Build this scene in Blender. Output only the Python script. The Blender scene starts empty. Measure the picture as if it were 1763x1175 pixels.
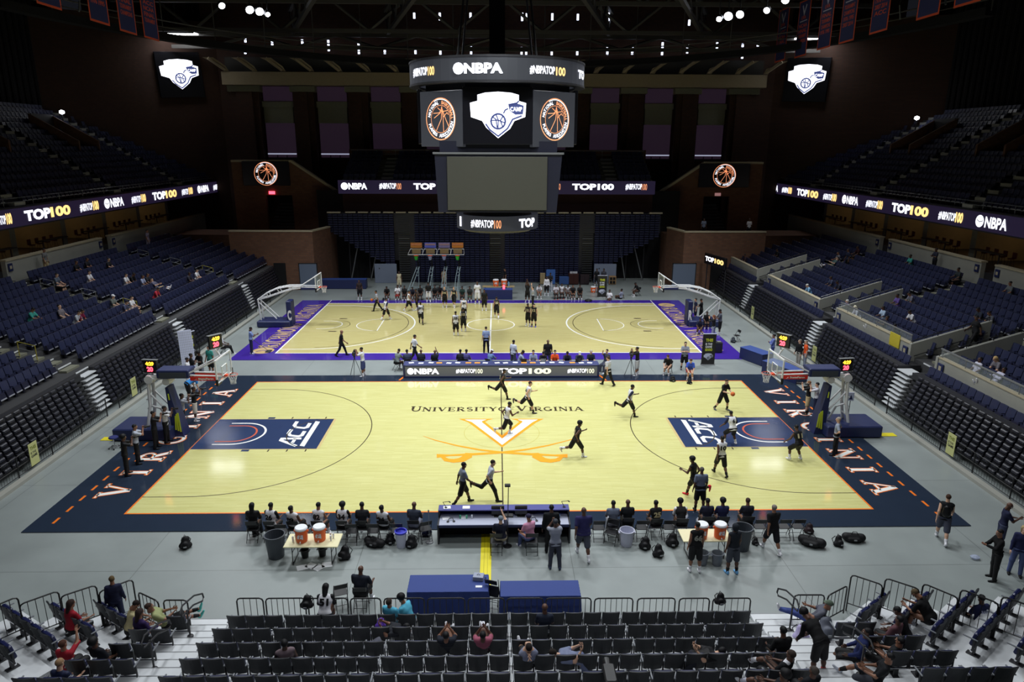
import bpy, math, random
import numpy as np
from mathutils import Vector, Matrix, Euler
random.seed(7)
rnd = random.random
PI = math.pi
SC = bpy.context.scene
COL = SC.collection
R = math.radians

# ------------------------------------------------------------------ camera
F_PX = 1205.94
CAM = Vector((-0.1987, -31.6853, 13.6084))
_yaw, _pit, _rol = 0.0214434, 0.2747466, 0.00436304
_f = Vector((math.sin(_yaw)*math.cos(_pit), math.cos(_yaw)*math.cos(_pit), -math.sin(_pit)))
_r0 = Vector((math.cos(_yaw), -math.sin(_yaw), 0)); _u0 = _r0.cross(_f)
_rt = _r0*math.cos(_rol) + _u0*math.sin(_rol); _up = -_r0*math.sin(_rol) + _u0*math.cos(_rol)
cam = bpy.data.cameras.new('camera'); cam_o = bpy.data.objects.new('camera', cam); COL.objects.link(cam_o)
m = Matrix((_rt, _up, -_f)).transposed().to_4x4(); m.translation = CAM; cam_o.matrix_world = m
cam.sensor_width = 36.0; cam.lens = 36.0*F_PX/1763.0; cam.clip_end = 400; cam.clip_start = 0.1
SC.camera = cam_o

def at(u, v, x=None, y=None, z=None):
    """surveying helper: the real place of a point seen in the photograph, on a known plane"""
    d = _f + _rt*((u-881.5)/F_PX) - _up*((v-587.5)/F_PX)
    t = (x-CAM.x)/d.x if x is not None else ((y-CAM.y)/d.y if y is not None else ((0 if z is None else z)-CAM.z)/d.z)
    return CAM + d*t

# ------------------------------------------------------------------ world, exposure, large lights
SC.view_settings.view_transform = 'Standard'
SC.view_settings.look = 'None'
SC.view_settings.exposure = 0.0
SC.view_settings.gamma = 1.0
SC.view_settings.use_curve_mapping = False
SC.cycles.use_denoising = True
SC.cycles.max_bounces = 5
SC.cycles.diffuse_bounces = 3
SC.cycles.glossy_bounces = 3
SC.cycles.sample_clamp_indirect = 3.0
SC.cycles.use_light_tree = True
w = bpy.data.worlds.new('world'); SC.world = w; w.use_nodes = True
w.node_tree.nodes['Background'].inputs[0].default_value = (0.55, 0.6, 0.8, 1)
w.node_tree.nodes['Background'].inputs[1].default_value = 0.012

def area(x, y, z, sx, sy, power, col, spread, tgt=None):
    l = bpy.data.lights.new('court_light', 'AREA'); l.shape = 'RECTANGLE'; l.size = sx; l.size_y = sy
    l.energy = power; l.color = col; l.spread = R(spread)
    o = bpy.data.objects.new('court_light', l); o.location = (x, y, z); COL.objects.link(o)
    if tgt is not None: o.rotation_euler = (Vector(tgt)-Vector((x, y, z))).to_track_quat('-Z', 'Y').to_euler()
    return o
LW = (0.93, 0.97, 1.0)
# arena sports lights over the two floors, hung above the top edge of the picture
for ly, lz, p in ((-13, 23.0, 300), (-3, 23.0, 1040), (7, 23.0, 1080), (20, 24.8, 1330)):
    for lx in ((-12, 0, 12) if ly < 20 else (-23, -9, 9, 23)):
        area(lx, ly, lz, 2.6 if ly < 20 else 4.2, 1.6 if ly < 20 else 2.4, p, LW, 138 if ly < 20 else 104, (lx*0.8 if ly < 20 else lx*.62, ly-1.0, 0))
# front bank lights over the near seating
area(0, -24, 21, 8, 1.2, 380, LW, 120, (0, -19, 0))

# ------------------------------------------------------------------ materials
MATS = {}
def mat(name, col, rough=0.6, metal=0.0, spec=0.5, em=None, ems=1.0, var=0.0, vs=4.0, coat=0.0, alpha=None, bump=0.0):
    if name in MATS: return MATS[name]
    m = bpy.data.materials.new(name); m.use_nodes = True; nt = m.node_tree; b = nt.nodes['Principled BSDF']
    b.inputs['Base Color'].default_value = (*col, 1); b.inputs['Roughness'].default_value = rough
    b.inputs['Metallic'].default_value = metal; b.inputs['Specular IOR Level'].default_value = spec
    if coat: b.inputs['Coat Weight'].default_value = coat; b.inputs['Coat Roughness'].default_value = 0.08
    if em: b.inputs['Emission Color'].default_value = (*em, 1); b.inputs['Emission Strength'].default_value = ems
    if alpha is not None: b.inputs['Alpha'].default_value = alpha
    if var or bump:
        tc = nt.nodes.new('ShaderNodeTexCoord'); n = nt.nodes.new('ShaderNodeTexNoise'); n.inputs['Scale'].default_value = vs; n.inputs['Detail'].default_value = 4
        nt.links.new(tc.outputs['Object'], n.inputs['Vector'])
        if var:
            r = nt.nodes.new('ShaderNodeMix'); r.data_type = 'RGBA'
            r.inputs[6].default_value = (*[c*(1-var) for c in col], 1); r.inputs[7].default_value = (*[min(1, c*(1+var)) for c in col], 1)
            nt.links.new(n.outputs['Fac'], r.inputs[0]); nt.links.new(r.outputs[2], b.inputs['Base Color'])
        if bump:
            bp = nt.nodes.new('ShaderNodeBump'); bp.inputs['Strength'].default_value = bump; nt.links.new(n.outputs['Fac'], bp.inputs['Height']); nt.links.new(bp.outputs[0], b.inputs['Normal'])
    MATS[name] = m; return m

def srgb(r, g, b):
    return tuple(((c/255)/12.92 if c/255 <= 0.04045 else ((c/255+0.055)/1.055)**2.4) for c in (r, g, b))

def cloth(c, r=0.85):
    n = 'cloth_%02x%02x%02x' % c
    return mat(n, srgb(*c), r, spec=0.25, var=0.12, vs=9)

def ngroup_mat(name): 
    m = bpy.data.materials.new(name); m.use_nodes = True; MATS[name] = m
    return m, m.node_tree, m.node_tree.nodes['Principled BSDF']

def wood_mat(name, c1, c2, c3, rough):
    m, nt, b = ngroup_mat(name); N = nt.nodes; L = nt.links
    tc = N.new('ShaderNodeTexCoord')
    br = N.new('ShaderNodeTexBrick'); br.inputs['Scale'].default_value = 1.0; br.inputs['Brick Width'].default_value = 0.9; br.inputs['Row Height'].default_value = 0.06
    br.inputs['Mortar Size'].default_value = 0.0015; br.inputs['Color1'].default_value = (*c1, 1); br.inputs['Color2'].default_value = (*c2, 1); br.inputs['Mortar'].default_value = (*[c*.75 for c in c2], 1)
    L.new(tc.outputs['Object'], br.inputs['Vector'])
    mp = N.new('ShaderNodeMapping'); mp.inputs['Scale'].default_value = (0.35, 3.0, 1); L.new(tc.outputs['Object'], mp.inputs[0])
    n = N.new('ShaderNodeTexNoise'); n.inputs['Scale'].default_value = 2.2; n.inputs['Detail'].default_value = 5; L.new(mp.outputs[0], n.inputs['Vector'])
    rp = N.new('ShaderNodeValToRGB'); rp.color_ramp.elements[0].position = 0.35; rp.color_ramp.elements[1].position = 0.7; L.new(n.outputs['Fac'], rp.inputs[0])
    mx = N.new('ShaderNodeMix'); mx.data_type = 'RGBA'; L.new(rp.outputs[0], mx.inputs[0]); L.new(br.outputs['Color'], mx.inputs[6]); mx.inputs[7].default_value = (*c3, 1)
    m2 = N.new('ShaderNodeMix'); m2.data_type = 'RGBA'; m2.inputs[0].default_value = 0.45; L.new(br.outputs['Color'], m2.inputs[6]); L.new(mx.outputs[2], m2.inputs[7])
    L.new(m2.outputs[2], b.inputs['Base Color']); b.inputs['Roughness'].default_value = rough
    b.inputs['Specular IOR Level'].default_value = 0.5
    return m

def brick_mat(name, c1, c2, mo):
    m, nt, b = ngroup_mat(name); N = nt.nodes; L = nt.links
    tc = N.new('ShaderNodeTexCoord'); sp = N.new('ShaderNodeSeparateXYZ'); L.new(tc.outputs['Object'], sp.inputs[0])
    ad = N.new('ShaderNodeMath'); ad.operation = 'ADD'; L.new(sp.outputs[0], ad.inputs[0]); L.new(sp.outputs[1], ad.inputs[1])
    cb = N.new('ShaderNodeCombineXYZ'); L.new(ad.outputs[0], cb.inputs[0]); L.new(sp.outputs[2], cb.inputs[1])
    br = N.new('ShaderNodeTexBrick'); br.inputs['Scale'].default_value = 1.0; br.inputs['Brick Width'].default_value = 0.4; br.inputs['Row Height'].default_value = 0.2; br.inputs['Mortar Size'].default_value = 0.012
    br.inputs['Color1'].default_value = (*c1, 1); br.inputs['Color2'].default_value = (*c2, 1); br.inputs['Mortar'].default_value = (*mo, 1)
    L.new(cb.outputs[0], br.inputs['Vector']); L.new(br.outputs['Color'], b.inputs['Base Color']); b.inputs['Roughness'].default_value = 0.85
    return m

def concrete_floor_mat(name, c):
    m, nt, b = ngroup_mat(name); N = nt.nodes; L = nt.links
    tc = N.new('ShaderNodeTexCoord')
    n = N.new('ShaderNodeTexNoise'); n.inputs['Scale'].default_value = 0.35; n.inputs['Detail'].default_value = 8; n.inputs['Roughness'].default_value = 0.6; L.new(tc.outputs['Object'], n.inputs['Vector'])
    mx = N.new('ShaderNodeMix'); mx.data_type = 'RGBA'; L.new(n.outputs['Fac'], mx.inputs[0]); mx.inputs[6].default_value = (*[k*.72 for k in c], 1); mx.inputs[7].default_value = (*[k*1.25 for k in c], 1)
    br = N.new('ShaderNodeTexBrick'); br.offset = 0; br.inputs['Scale'].default_value = 1; br.inputs['Brick Width'].default_value = 7.2; br.inputs['Row Height'].default_value = 6.1; br.inputs['Mortar Size'].default_value = 0.012
    br.inputs['Color1'].default_value = (1, 1, 1, 1); br.inputs['Color2'].default_value = (.96, .96, .96, 1); br.inputs['Mortar'].default_value = (.55, .55, .55, 1)
    mp = N.new('ShaderNodeMapping'); mp.inputs['Location'].default_value = (-2.3, 5.2, 0); L.new(tc.outputs['Object'], mp.inputs[0]); L.new(mp.outputs[0], br.inputs['Vector'])
    mu = N.new('ShaderNodeMix'); mu.data_type = 'RGBA'; mu.blend_type = 'MULTIPLY'; mu.inputs[0].default_value = 1; L.new(mx.outputs[2], mu.inputs[6]); L.new(br.outputs['Color'], mu.inputs[7])
    L.new(mu.outputs[2], b.inputs['Base Color'])
    mr = N.new('ShaderNodeMapRange'); mr.inputs[3].default_value = 0.2; mr.inputs[4].default_value = 0.48; L.new(n.outputs['Fac'], mr.inputs[0]); L.new(mr.outputs[0], b.inputs['Roughness'])
    return m

M_CONC = concrete_floor_mat('polished_concrete', (0.265, 0.295, 0.29))
M_WOOD = wood_mat('maple_near', srgb(213, 210, 146), srgb(204, 201, 136), srgb(192, 186, 114), 0.095)
M_WOOD2 = wood_mat('maple_far', srgb(205, 196, 138), srgb(197, 186, 126), srgb(184, 170, 110), 0.12)
M_NAVY = mat('court_navy_paint', srgb(40, 50, 66), 0.1, var=0.08, vs=1.5)
M_KEY = mat('lane_navy_paint', srgb(48, 62, 96), 0.12, var=0.08, vs=1.5)
M_PURP = mat('court_purple_paint', srgb(66, 44, 150), 0.13, var=0.08, vs=1.5)
M_ORG = mat('orange_paint', srgb(240, 120, 30), 0.3)
M_SAB = mat('sabre_orange_paint', srgb(245, 160, 40), 0.3)
M_WHT = mat('white_paint', (0.85, 0.85, 0.82), 0.35)
M_DKL = mat('dark_line_paint', srgb(60, 48, 30), 0.35)
M_YELR = mat('yellow_rail', srgb(150, 140, 40), 0.5)
M_YEL = mat('yellow_tape', srgb(225, 210, 30), 0.5)
M_TAN = mat('gold_lettering_paint', srgb(200, 170, 120), 0.35)
M_BRICK = brick_mat('brick', srgb(112, 78, 58), srgb(98, 66, 50), srgb(90, 74, 62))
M_CWALL = mat('concrete_wall', srgb(150, 150, 142), 0.8, var=0.15, vs=0.7)
M_LEDGE = mat('stone_ledge', srgb(170, 160, 135), 0.8, var=0.1)
M_BLACK = mat('black_drape_and_shade', (0.004, 0.004, 0.005), 0.95, var=0.3, vs=2)
M_DARK = mat('dark_steel', (0.02, 0.02, 0.024), 0.5, var=0.2)
M_BLK = mat('black_plastic', (0.012, 0.012, 0.013), 0.4, var=0.1)
M_GREY = mat('grey_steel', (0.25, 0.26, 0.27), 0.4, metal=0.5)
M_CHR = mat('chrome', (0.7, 0.7, 0.72), 0.25, metal=1.0)
M_WSTEEL = mat('white_steel', (0.72, 0.73, 0.74), 0.35)
M_SEATN = mat('navy_seat', srgb(40, 45, 74), 0.45, spec=0.5, var=0.12, vs=3)
M_SEATD = mat('folded_seat_shell', srgb(30, 31, 42), 0.32, spec=0.6, var=0.15, vs=3)
M_SEATW = mat('far_seat_blue', srgb(24, 28, 60), 0.5, var=0.15, vs=3)
M_SEATB = mat('dark_grey_seat_back', srgb(29, 32, 37), 0.55, spec=0.4, var=0.12, vs=5)
M_VINYL = mat('navy_vinyl', srgb(28, 34, 76), 0.35, spec=0.5, var=0.1, vs=5)
M_DECK = mat('deck_board', srgb(212, 215, 218), 0.3, var=0.06, vs=3)
M_STEP = mat('aisle_concrete', srgb(120, 120, 104), 0.8, var=0.12)
M_RISER = mat('dark_riser_concrete', srgb(58, 58, 60), 0.85, var=0.15)
M_TBLUE = mat('blue_tablecloth', srgb(42, 62, 128), 0.75, var=0.06, vs=2)
M_TNAVY = mat('navy_pad', srgb(30, 40, 84), 0.5, var=0.08, vs=2)
M_SCRN = mat('screen_off_black', (0.006, 0.006, 0.009), 0.3)
M_ROOF = mat('roof_deck', (0.014, 0.012, 0.011), 0.9, var=0.2)
M_TRUSS = mat('truss_steel', (0.07, 0.066, 0.06), 0.6, var=0.1)
M_LED = mat('led_white', (1, 1, 1), 0.5, em=(0.86, 0.88, 1.0), ems=1.7)
M_LEDD = mat('led_white_soft', (1, 1, 1), 0.5, em=(0.9, 0.9, 1.0), ems=1.3)
M_LEDO = mat('led_orange', (1, .5, .2), 0.5, em=(1.0, 0.36, 0.18), ems=.85)
M_LEDG = mat('led_gold', (1, .5, .2), 0.5, em=(0.95, 0.62, 0.22), ems=1.5)
M_LEDR = mat('led_red', (1, .1, .1), 0.5, em=(1.0, 0.06, 0.10), ems=4.0)
M_LEDY = mat('led_amber', (1, .6, .1), 0.5, em=(1.0, 0.42, 0.02), ems=4.0)
M_LEDP = mat('led_panel_dim', (0.012, 0.012, 0.02), 0.35, em=(0.06, 0.04, 0.12), ems=0.2)
M_LEDK = mat('led_panel_grey', (0.024, 0.026, 0.03), 0.55, em=(0.12, 0.13, 0.17), ems=0.17)
M_FLOOD = mat('flood_lens', (1, 1, 1), 0.5, em=(0.9, 0.93, 1.0), ems=14)
M_STRIP = mat('skylight_slit', (1, 1, 1), 0.5, em=(0.72, 0.78, 1.0), ems=2.6)
M_WARM = mat('warm_lit_wall', srgb(190, 130, 70), 0.8, em=(1.0, 0.55, 0.22), ems=0.6)  # emission stands in for lamplight falling on the suite walls

# ------------------------------------------------------------------ mesh building helpers
class MB:
    def __init__(s): s.v = []; s.f = []; s.m = []; s.mats = []
    def mi(s, m):
        if m not in s.mats: s.mats.append(m)
        return s.mats.index(m)
    def add(s, v, f, m=None, T=None):
        n = len(s.v)
        if T is not None: v = [T @ Vector(p) for p in v]
        s.v += [tuple(p) for p in v]; k = s.mi(m) if m is not None else 0
        s.f += [tuple(i+n for i in q) for q in f]; s.m += [k]*len(f); return s
    def box(s, a, b, m=None, T=None):
        x0, y0, z0 = a; x1, y1, z1 = b
        return s.add([(x0,y0,z0),(x1,y0,z0),(x1,y1,z0),(x0,y1,z0),(x0,y0,z1),(x1,y0,z1),(x1,y1,z1),(x0,y1,z1)],
                     [(3,2,1,0),(4,5,6,7),(0,1,5,4),(1,2,6,5),(2,3,7,6),(3,0,4,7)], m, T)
    def bbox(s, a, b, r, m=None, T=None):
        """box with bevelled edges"""
        x0,y0,z0=a; x1,y1,z1=b; pts=[]; 
        for z,i in ((z0,r),(z0+r,0),(z1-r,0),(z1,r)):
            for X,Y in ((x0+i,y0+i+r),(x0+i+r,y0+i),(x1-i-r,y0+i),(x1-i,y0+i+r),(x1-i,y1-i-r),(x1-i-r,y1-i),(x0+i+r,y1-i),(x0+i,y1-i-r)): pts.append((X,Y,z))
        f=[tuple(range(7,-1,-1)),tuple(range(24,32))]
        for k in range(3):
            for j in range(8): f.append((k*8+j,k*8+(j+1)%8,(k+1)*8+(j+1)%8,(k+1)*8+j))
        return s.add(pts,f,m,T)
    def tube(s, pts, r, m=None, n=6, closed=False, T=None, cap=True):
        pts = [Vector(p) for p in pts]; N = len(pts); rs = r if isinstance(r, (list, tuple)) else [r]*N
        v = []; f = []; ref = None
        for i, p in enumerate(pts):
            if closed: d = pts[(i+1) % N]-pts[i-1]
            else: d = pts[min(i+1, N-1)]-pts[max(i-1, 0)]
            d.normalize()
            if ref is None: ref = Vector((0, 0, 1)) if abs(d.z) < .9 else Vector((1, 0, 0))
            a = ref-d*ref.dot(d)
            if a.length < 1e-4: a = d.orthogonal()
            a.normalize(); ref = a; b = d.cross(a)
            for j in range(n):
                t = 2*PI*j/n; v.append(p+(a*math.cos(t)+b*math.sin(t))*rs[i])
        for i in range(N if closed else N-1):
            for j in range(n): f.append((i*n+j, i*n+(j+1)%n, ((i+1)%N)*n+(j+1)%n, ((i+1)%N)*n+j))
        if cap and not closed: f.append(tuple(range(n-1, -1, -1))); f.append(tuple((N-1)*n+j for j in range(n)))
        return s.add(v, f, m, T)
    def lathe(s, prof, m=None, n=16, c=(0,0,0), T=None, sx=1, sy=1):
        v = []; f = []
        for r, z in prof:
            for j in range(n): t = 2*PI*j/n; v.append((c[0]+r*sx*math.cos(t), c[1]+r*sy*math.sin(t), c[2]+z))
        for i in range(len(prof)-1):
            for j in range(n): f.append((i*n+j, i*n+(j+1)%n, (i+1)*n+(j+1)%n, (i+1)*n+j))
        if prof[0][0] > 1e-6: f.append(tuple(range(n-1, -1, -1)))
        if prof[-1][0] > 1e-6: f.append(tuple((len(prof)-1)*n+j for j in range(n)))
        return s.add(v, f, m, T)
    def prism(s, poly, h0, h1, m=None, T=None):
        """poly in XY extruded from z=h0 to h1"""
        n = len(poly); v = [(p[0],p[1],h0) for p in poly]+[(p[0],p[1],h1) for p in poly]
        f = [tuple(range(n-1,-1,-1)), tuple(range(n,2*n))]+[(i,(i+1)%n,n+(i+1)%n,n+i) for i in range(n)]
        return s.add(v, f, m, T)
    def flat(s, poly, z, m=None, T=None):
        return s.add([(p[0],p[1],z) for p in poly], [tuple(range(len(poly)))], m, T)
    def strip(s, pts, w, z, m=None, T=None, closed=False):
        """flat band of width w following 2D points"""
        P = [Vector((p[0],p[1])) for p in pts]; N = len(P); v = []; f = []
        for i in range(N):
            if closed: d0=(P[i]-P[i-1]).normalized(); d1=(P[(i+1)%N]-P[i]).normalized()
            else: d0=(P[i]-P[i-1]).normalized() if i else (P[1]-P[0]).normalized(); d1=(P[i+1]-P[i]).normalized() if i<N-1 else d0
            n0=Vector((-d0.y,d0.x)); n1=Vector((-d1.y,d1.x)); mm=(n0+n1); 
            if mm.length<1e-6: mm=n0.copy()
            mm.normalize(); k=(w if not isinstance(w,(list,tuple)) else w[i])/2/max(.35,mm.dot(n0))
            v += [(P[i].x+mm.x*k,P[i].y+mm.y*k,z),(P[i].x-mm.x*k,P[i].y-mm.y*k,z)]
        for i in range(N if closed else N-1):
            j=(i+1)%N; f.append((2*i,2*i+1,2*j+1,2*j))
        return s.add(v,f,m,T)
    def beam(s, a, b, w, h, m=None):
        a=Vector(a); b=Vector(b); d=b-a; L=d.length; d.normalize()
        up=Vector((0,0,1)) if abs(d.z)<.95 else Vector((0,1,0)); x=d.cross(up).normalized(); y=x.cross(d)
        T=Matrix((x,d,y)).transposed().to_4x4(); T.translation=a
        return s.box((-w/2,0,-h/2),(w/2,L,h/2),m,T)
    def mesh(s, name, m=None, smooth=False):
        me = bpy.data.meshes.new(name); me.from_pydata(s.v, [], s.f)
        ms = s.mats if s.mats else [m]
        for q in ms: me.materials.append(q)
        if len(ms) > 1: me.polygons.foreach_set('material_index', s.m)
        if smooth: me.polygons.foreach_set('use_smooth', [True]*len(me.polygons))
        me.update(); return me
    def obj(s, name, m=None, parent=None, smooth=False, **k):
        return link(name, s.mesh(name, m, smooth), parent, **k)

def link(name, me, parent=None, loc=None, rz=None, T=None, label=None, cat=None, group=None, kind=None):
    o = bpy.data.objects.new(name, me); COL.objects.link(o)
    if parent is not None: o.parent = parent
    if loc is not None: o.location = loc
    if rz is not None: o.rotation_euler = (0, 0, rz)
    if T is not None: o.matrix_local = T if parent is not None else T; 
    return tag(o, label, cat, group, kind)
def tag(o, label=None, cat=None, group=None, kind=None):
    if label: o['label'] = label
    if cat: o['category'] = cat
    if group: o['group'] = group
    if kind: o['kind'] = kind
    return o
def thing(name, label, cat, loc=(0,0,0), rz=0, group=None):
    return link(name, None, None, loc, rz, None, label, cat, group)
def struct(mb, name, m=None, label=None):
    return mb.obj(name, m, label=label, kind='structure')
def copy_tree(src, parent=None, **k):
    c = src.copy(); COL.objects.link(c); c.parent = parent
    for ch in list(src.children): copy_tree(ch, c)
    return c
def rot(z): return Matrix.Rotation(z, 4, 'Z')
def TL(x, y, z, rz=0): return Matrix.Translation((x, y, z)) @ rot(rz)

_txt = {}
def glyphs(s, bold=0.0, spacing=1.0):
    """text as (verts, faces, width, height) with lower left at the origin, cap height 1"""
    k = (s, bold, spacing)
    if k in _txt: return _txt[k]
    c = bpy.data.curves.new('t', 'FONT'); c.body = s; c.offset = bold; c.space_character = spacing; c.resolution_u = 3; c.fill_mode = 'FRONT' if hasattr(c,'fill_mode') else c.fill_mode
    o = bpy.data.objects.new('t', c); me = bpy.data.meshes.new_from_object(o)
    v = [tuple(p.co) for p in me.vertices]; f = [tuple(p.vertices) for p in me.polygons]
    bpy.data.objects.remove(o); bpy.data.curves.remove(c); bpy.data.meshes.remove(me)
    if not v: _txt[k] = ([], [], 0.3, 1); return _txt[k]
    x0 = min(p[0] for p in v); x1 = max(p[0] for p in v); y0 = min(p[1] for p in v); y1 = max(p[1] for p in v); h = y1-y0
    v = [((p[0]-x0)/h, (p[1]-y0)/h) for p in v]
    _txt[k] = (v, f, (x1-x0)/h, 1); return _txt[k]
def put_text(mb, s, T, w, h, m, bold=0.02, z=0.0, spacing=1.0):
    """text s filling w x h, its lower left corner at T's origin, in T's XY plane"""
    v, f, gw, gh = glyphs(s, bold, spacing)
    mb.add([(p[0]/gw*w, p[1]*h, z) for p in v], f, m, T)
def wallT(o, xdir, up=(0,0,1)):
    """matrix with X along xdir, Y along up, at o"""
    x = Vector(xdir).normalized(); y = Vector(up).normalized(); z = x.cross(y).normalized(); y = z.cross(x)
    T = Matrix((x, y, z)).transposed().to_4x4(); T.translation = Vector(o); return T
def arc(cx, cy, rx, ry, a0, a1, n=24):
    return [(cx+rx*math.cos(R(a0+(a1-a0)*i/n)), cy+ry*math.sin(R(a0+(a1-a0)*i/n))) for i in range(n+1)]
# ------------------------------------------------------------------ serif lettering drawn with broad strokes
TH, TN = 0.2, 0.085
SER = {
 'V': ([(TH,[(.14,1),(.5,.02)]),(TN,[(.86,1),(.5,.02)])], [(.14,1,.4),(.86,1,.3)], 1.0),
 'I': ([(TH,[(.25,0),(.25,1)])], [(.25,0,.42),(.25,1,.42)], .5),
 'N': ([(TN,[(.16,0),(.16,1)]),(TH,[(.16,1),(.84,0)]),(TN,[(.84,0),(.84,1)])], [(.16,0,.32),(.14,1,.3),(.84,1,.32)], 1.0),
 'A': ([(TN,[(.12,0),(.5,1)]),(TH,[(.5,1),(.88,0)]),(.08,[(.26,.34),(.74,.34)])], [(.12,0,.3),(.88,0,.4)], 1.0),
 'R': ([(TH,[(.22,0),(.22,1)]),(.1,[(.22,.95),(.5,.95)]+arc(.5,.72,.27,.23,90,-90,10)+[(.22,.49)]),(TH,[(.48,.49),(.84,0)])], [(.22,0,.4),(.22,1,.3),(.86,0,.28)], .96),
 'G': ([(.15,arc(.52,.5,.4,.45,48,312,20)),(TH,[(.82,.06),(.82,.42)])], [(.8,.44,.36)], 1.0),
 'C': ([(.15,arc(.52,.5,.4,.45,48,312,20))], [], .95),
 'O': ([(.15,arc(.5,.5,.4,.45,0,360,26))], [], 1.0),
 'U': ([(TH,[(.18,1),(.18,.4)]),(.13,[(.18,.42)]+arc(.48,.36,.3,.32,180,360,12)+[(.78,.42)]),(TN,[(.78,.4),(.78,1)])], [(.18,1,.38),(.78,1,.3)], .95),
 'E': ([(TH,[(.2,0),(.2,1)]),(.09,[(.2,.955),(.72,.955)]),(.09,[(.2,.5),(.6,.5)]),(.09,[(.2,.045),(.76,.045)]),(.07,[(.72,.96),(.72,.78)]),(.07,[(.76,.04),(.76,.25)]),(.06,[(.6,.38),(.6,.62)])], [(.2,0,.36),(.2,1,.36)], .85),
 'S': ([(.14,arc(.42,.73,.26,.22,30,270,14)+arc(.42,.28,.27,.23,90,-150,14))], [], .8),
 'T': ([(TH,[(.45,0),(.45,1)]),(.09,[(.06,.955),(.84,.955)]),(.07,[(.06,1),(.06,.76)]),(.07,[(.84,1),(.84,.76)])], [(.45,0,.38)], .9),
 'Y': ([(TH,[(.14,1),(.48,.45)]),(TN,[(.82,1),(.48,.45)]),(TH,[(.48,.5),(.48,0)])], [(.14,1,.36),(.82,1,.28),(.48,0,.36)], .95),
 'F': ([(TH,[(.2,0),(.2,1)]),(.09,[(.2,.955),(.72,.955)]),(.09,[(.2,.5),(.6,.5)])], [(.2,0,.36)], .8),
 'H': ([(TH,[(.18,0),(.18,1)]),(TH,[(.78,0),(.78,1)]),(.09,[(.18,.5),(.78,.5)])], [(.18,0,.34),(.78,0,.34),(.18,1,.34),(.78,1,.34)], .98),
 'M': ([(TN,[(.14,0),(.14,1)]),(TH,[(.14,1),(.5,.1)]),(TN,[(.5,.1),(.88,1)]),(TH,[(.88,1),(.88,0)])], [(.14,0,.3),(.88,0,.34)], 1.05),
 'D': ([(TH,[(.2,0),(.2,1)]),(.12,[(.2,.94),(.42,.94)]+arc(.42,.5,.4,.44,90,-90,14)+[(.2,.06)])], [(.2,0,.34),(.2,1,.34)], .95),
 ' ': ([], [], .5),
}
def serif(mb, s, T, W, H, m, z, grow=0.0, caps=None):
    """write s in serif capitals into W x H; grow thickens the strokes (for the orange edge)"""
    tot = sum(SER[c.upper()][2]*(1 if (caps is None or i in caps) else .8) for i, c in enumerate(s))+0.08*(len(s)-1)
    k = W/tot; x = 0; zz = z
    for i, c in enumerate(s):
        q = 1 if (caps is None or i in caps) else .8
        st, se, wd = SER[c.upper()]
        S = T @ Matrix.Translation((x*k, 0, 0)) @ Matrix.Diagonal((k*q, H*q, 1, 1))
        for j, (w, p) in enumerate(st):
            cl = len(p) > 20 and (Vector(p[0])-Vector(p[-1])).length < 1e-3
            mb.strip(p[:-1] if cl else p, w+grow, z, m, S, closed=cl)
        for (sx, sy, sw) in se:
            y0 = sy-.07 if sy > .9 else (sy if sy < .1 else sy-.04)
            mb.flat([(sx-sw/2-grow/2, y0-grow/2), (sx+sw/2+grow/2, y0-grow/2), (sx+sw/2+grow/2, y0+.07+grow/2), (sx-sw/2-grow/2, y0+.07+grow/2)], z, m, S)
        x += wd*q+0.08

# ------------------------------------------------------------------ arena floor
mb = MB(); mb.box((-46, -40, -0.3), (46, 62, 0), M_CONC); struct(mb, 'floor', label='grey polished concrete arena floor with saw-cut joints')
L2, W2 = 14.325, 7.62
def P(u, v): q = at(u, v, z=0); return (q.x, q.y)

# near court ---------------------------------------------------------
ct = thing('basketball_court', 'near yellow maple basketball court with navy border and orange edge lines, nearest the camera', 'court', (0, 0, 0))
mb = MB(); mb.box((-17.4, -8.88, 0.0), (17.36, 8.84, 0.035)); mb.obj('border', M_NAVY, ct)
mb = MB(); mb.box((-L2, -W2, 0.03), (L2, W2, 0.039)); mb.obj('playing_surface', M_WOOD, ct)
mb = MB(); Z = 0.041
mb.strip([(-L2, -W2), (L2, -W2), (L2, W2), (-L2, W2)], 0.07, Z, M_ORG, closed=True); mb.obj('boundary_line', None, ct)
for s in (-1, 1):
    mb = MB(); mb.prism([(s*L2, -1.83), (s*8.53, -1.83), (s*8.53, 1.83), (s*L2, 1.83)], 0.036, Z+.001, M_KEY); mb.obj('free_throw_lane', None, ct)
mb = MB(); Z2 = 0.0425
for s in (-1, 1):
    a = arc(s*8.53, 0, s*1.83, 1.83, -90, 90, 30); mb.strip(a, .05, Z2, M_DKL)
    mb.strip([(s*L2, -1.83), (s*8.53, -1.83), (s*8.53, 1.83), (s*L2, 1.83)], .03, Z2+.001, M_TAN)
    mb.strip([(s*8.46, -1.83), (s*8.46, 1.83)], .05, Z2, M_TAN)
    c = s*(L2-1.6); rr = 6.32
    mb.strip([(s*L2, -rr)]+[(c-s*rr*math.cos(R(t)), rr*math.sin(R(t))) for t in range(-90, 91, 4)]+[(s*L2, rr)], .045, Z2, M_DKL)
    for y in (-1, 1):
        mb.flat([(s*(L2-2.4), y*1.87), (s*(L2-2.4), y*2.07), (s*(L2-2.75), y*2.07), (s*(L2-2.75), y*1.87)], Z2, M_KEY)
        for k in (3.6, 4.45, 5.3): mb.flat([(s*(L2-k), y*1.87), (s*(L2-k), y*2.1), (s*(L2-k-.06), y*2.1), (s*(L2-k-.06), y*1.87)], Z2, M_DKL)
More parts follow.
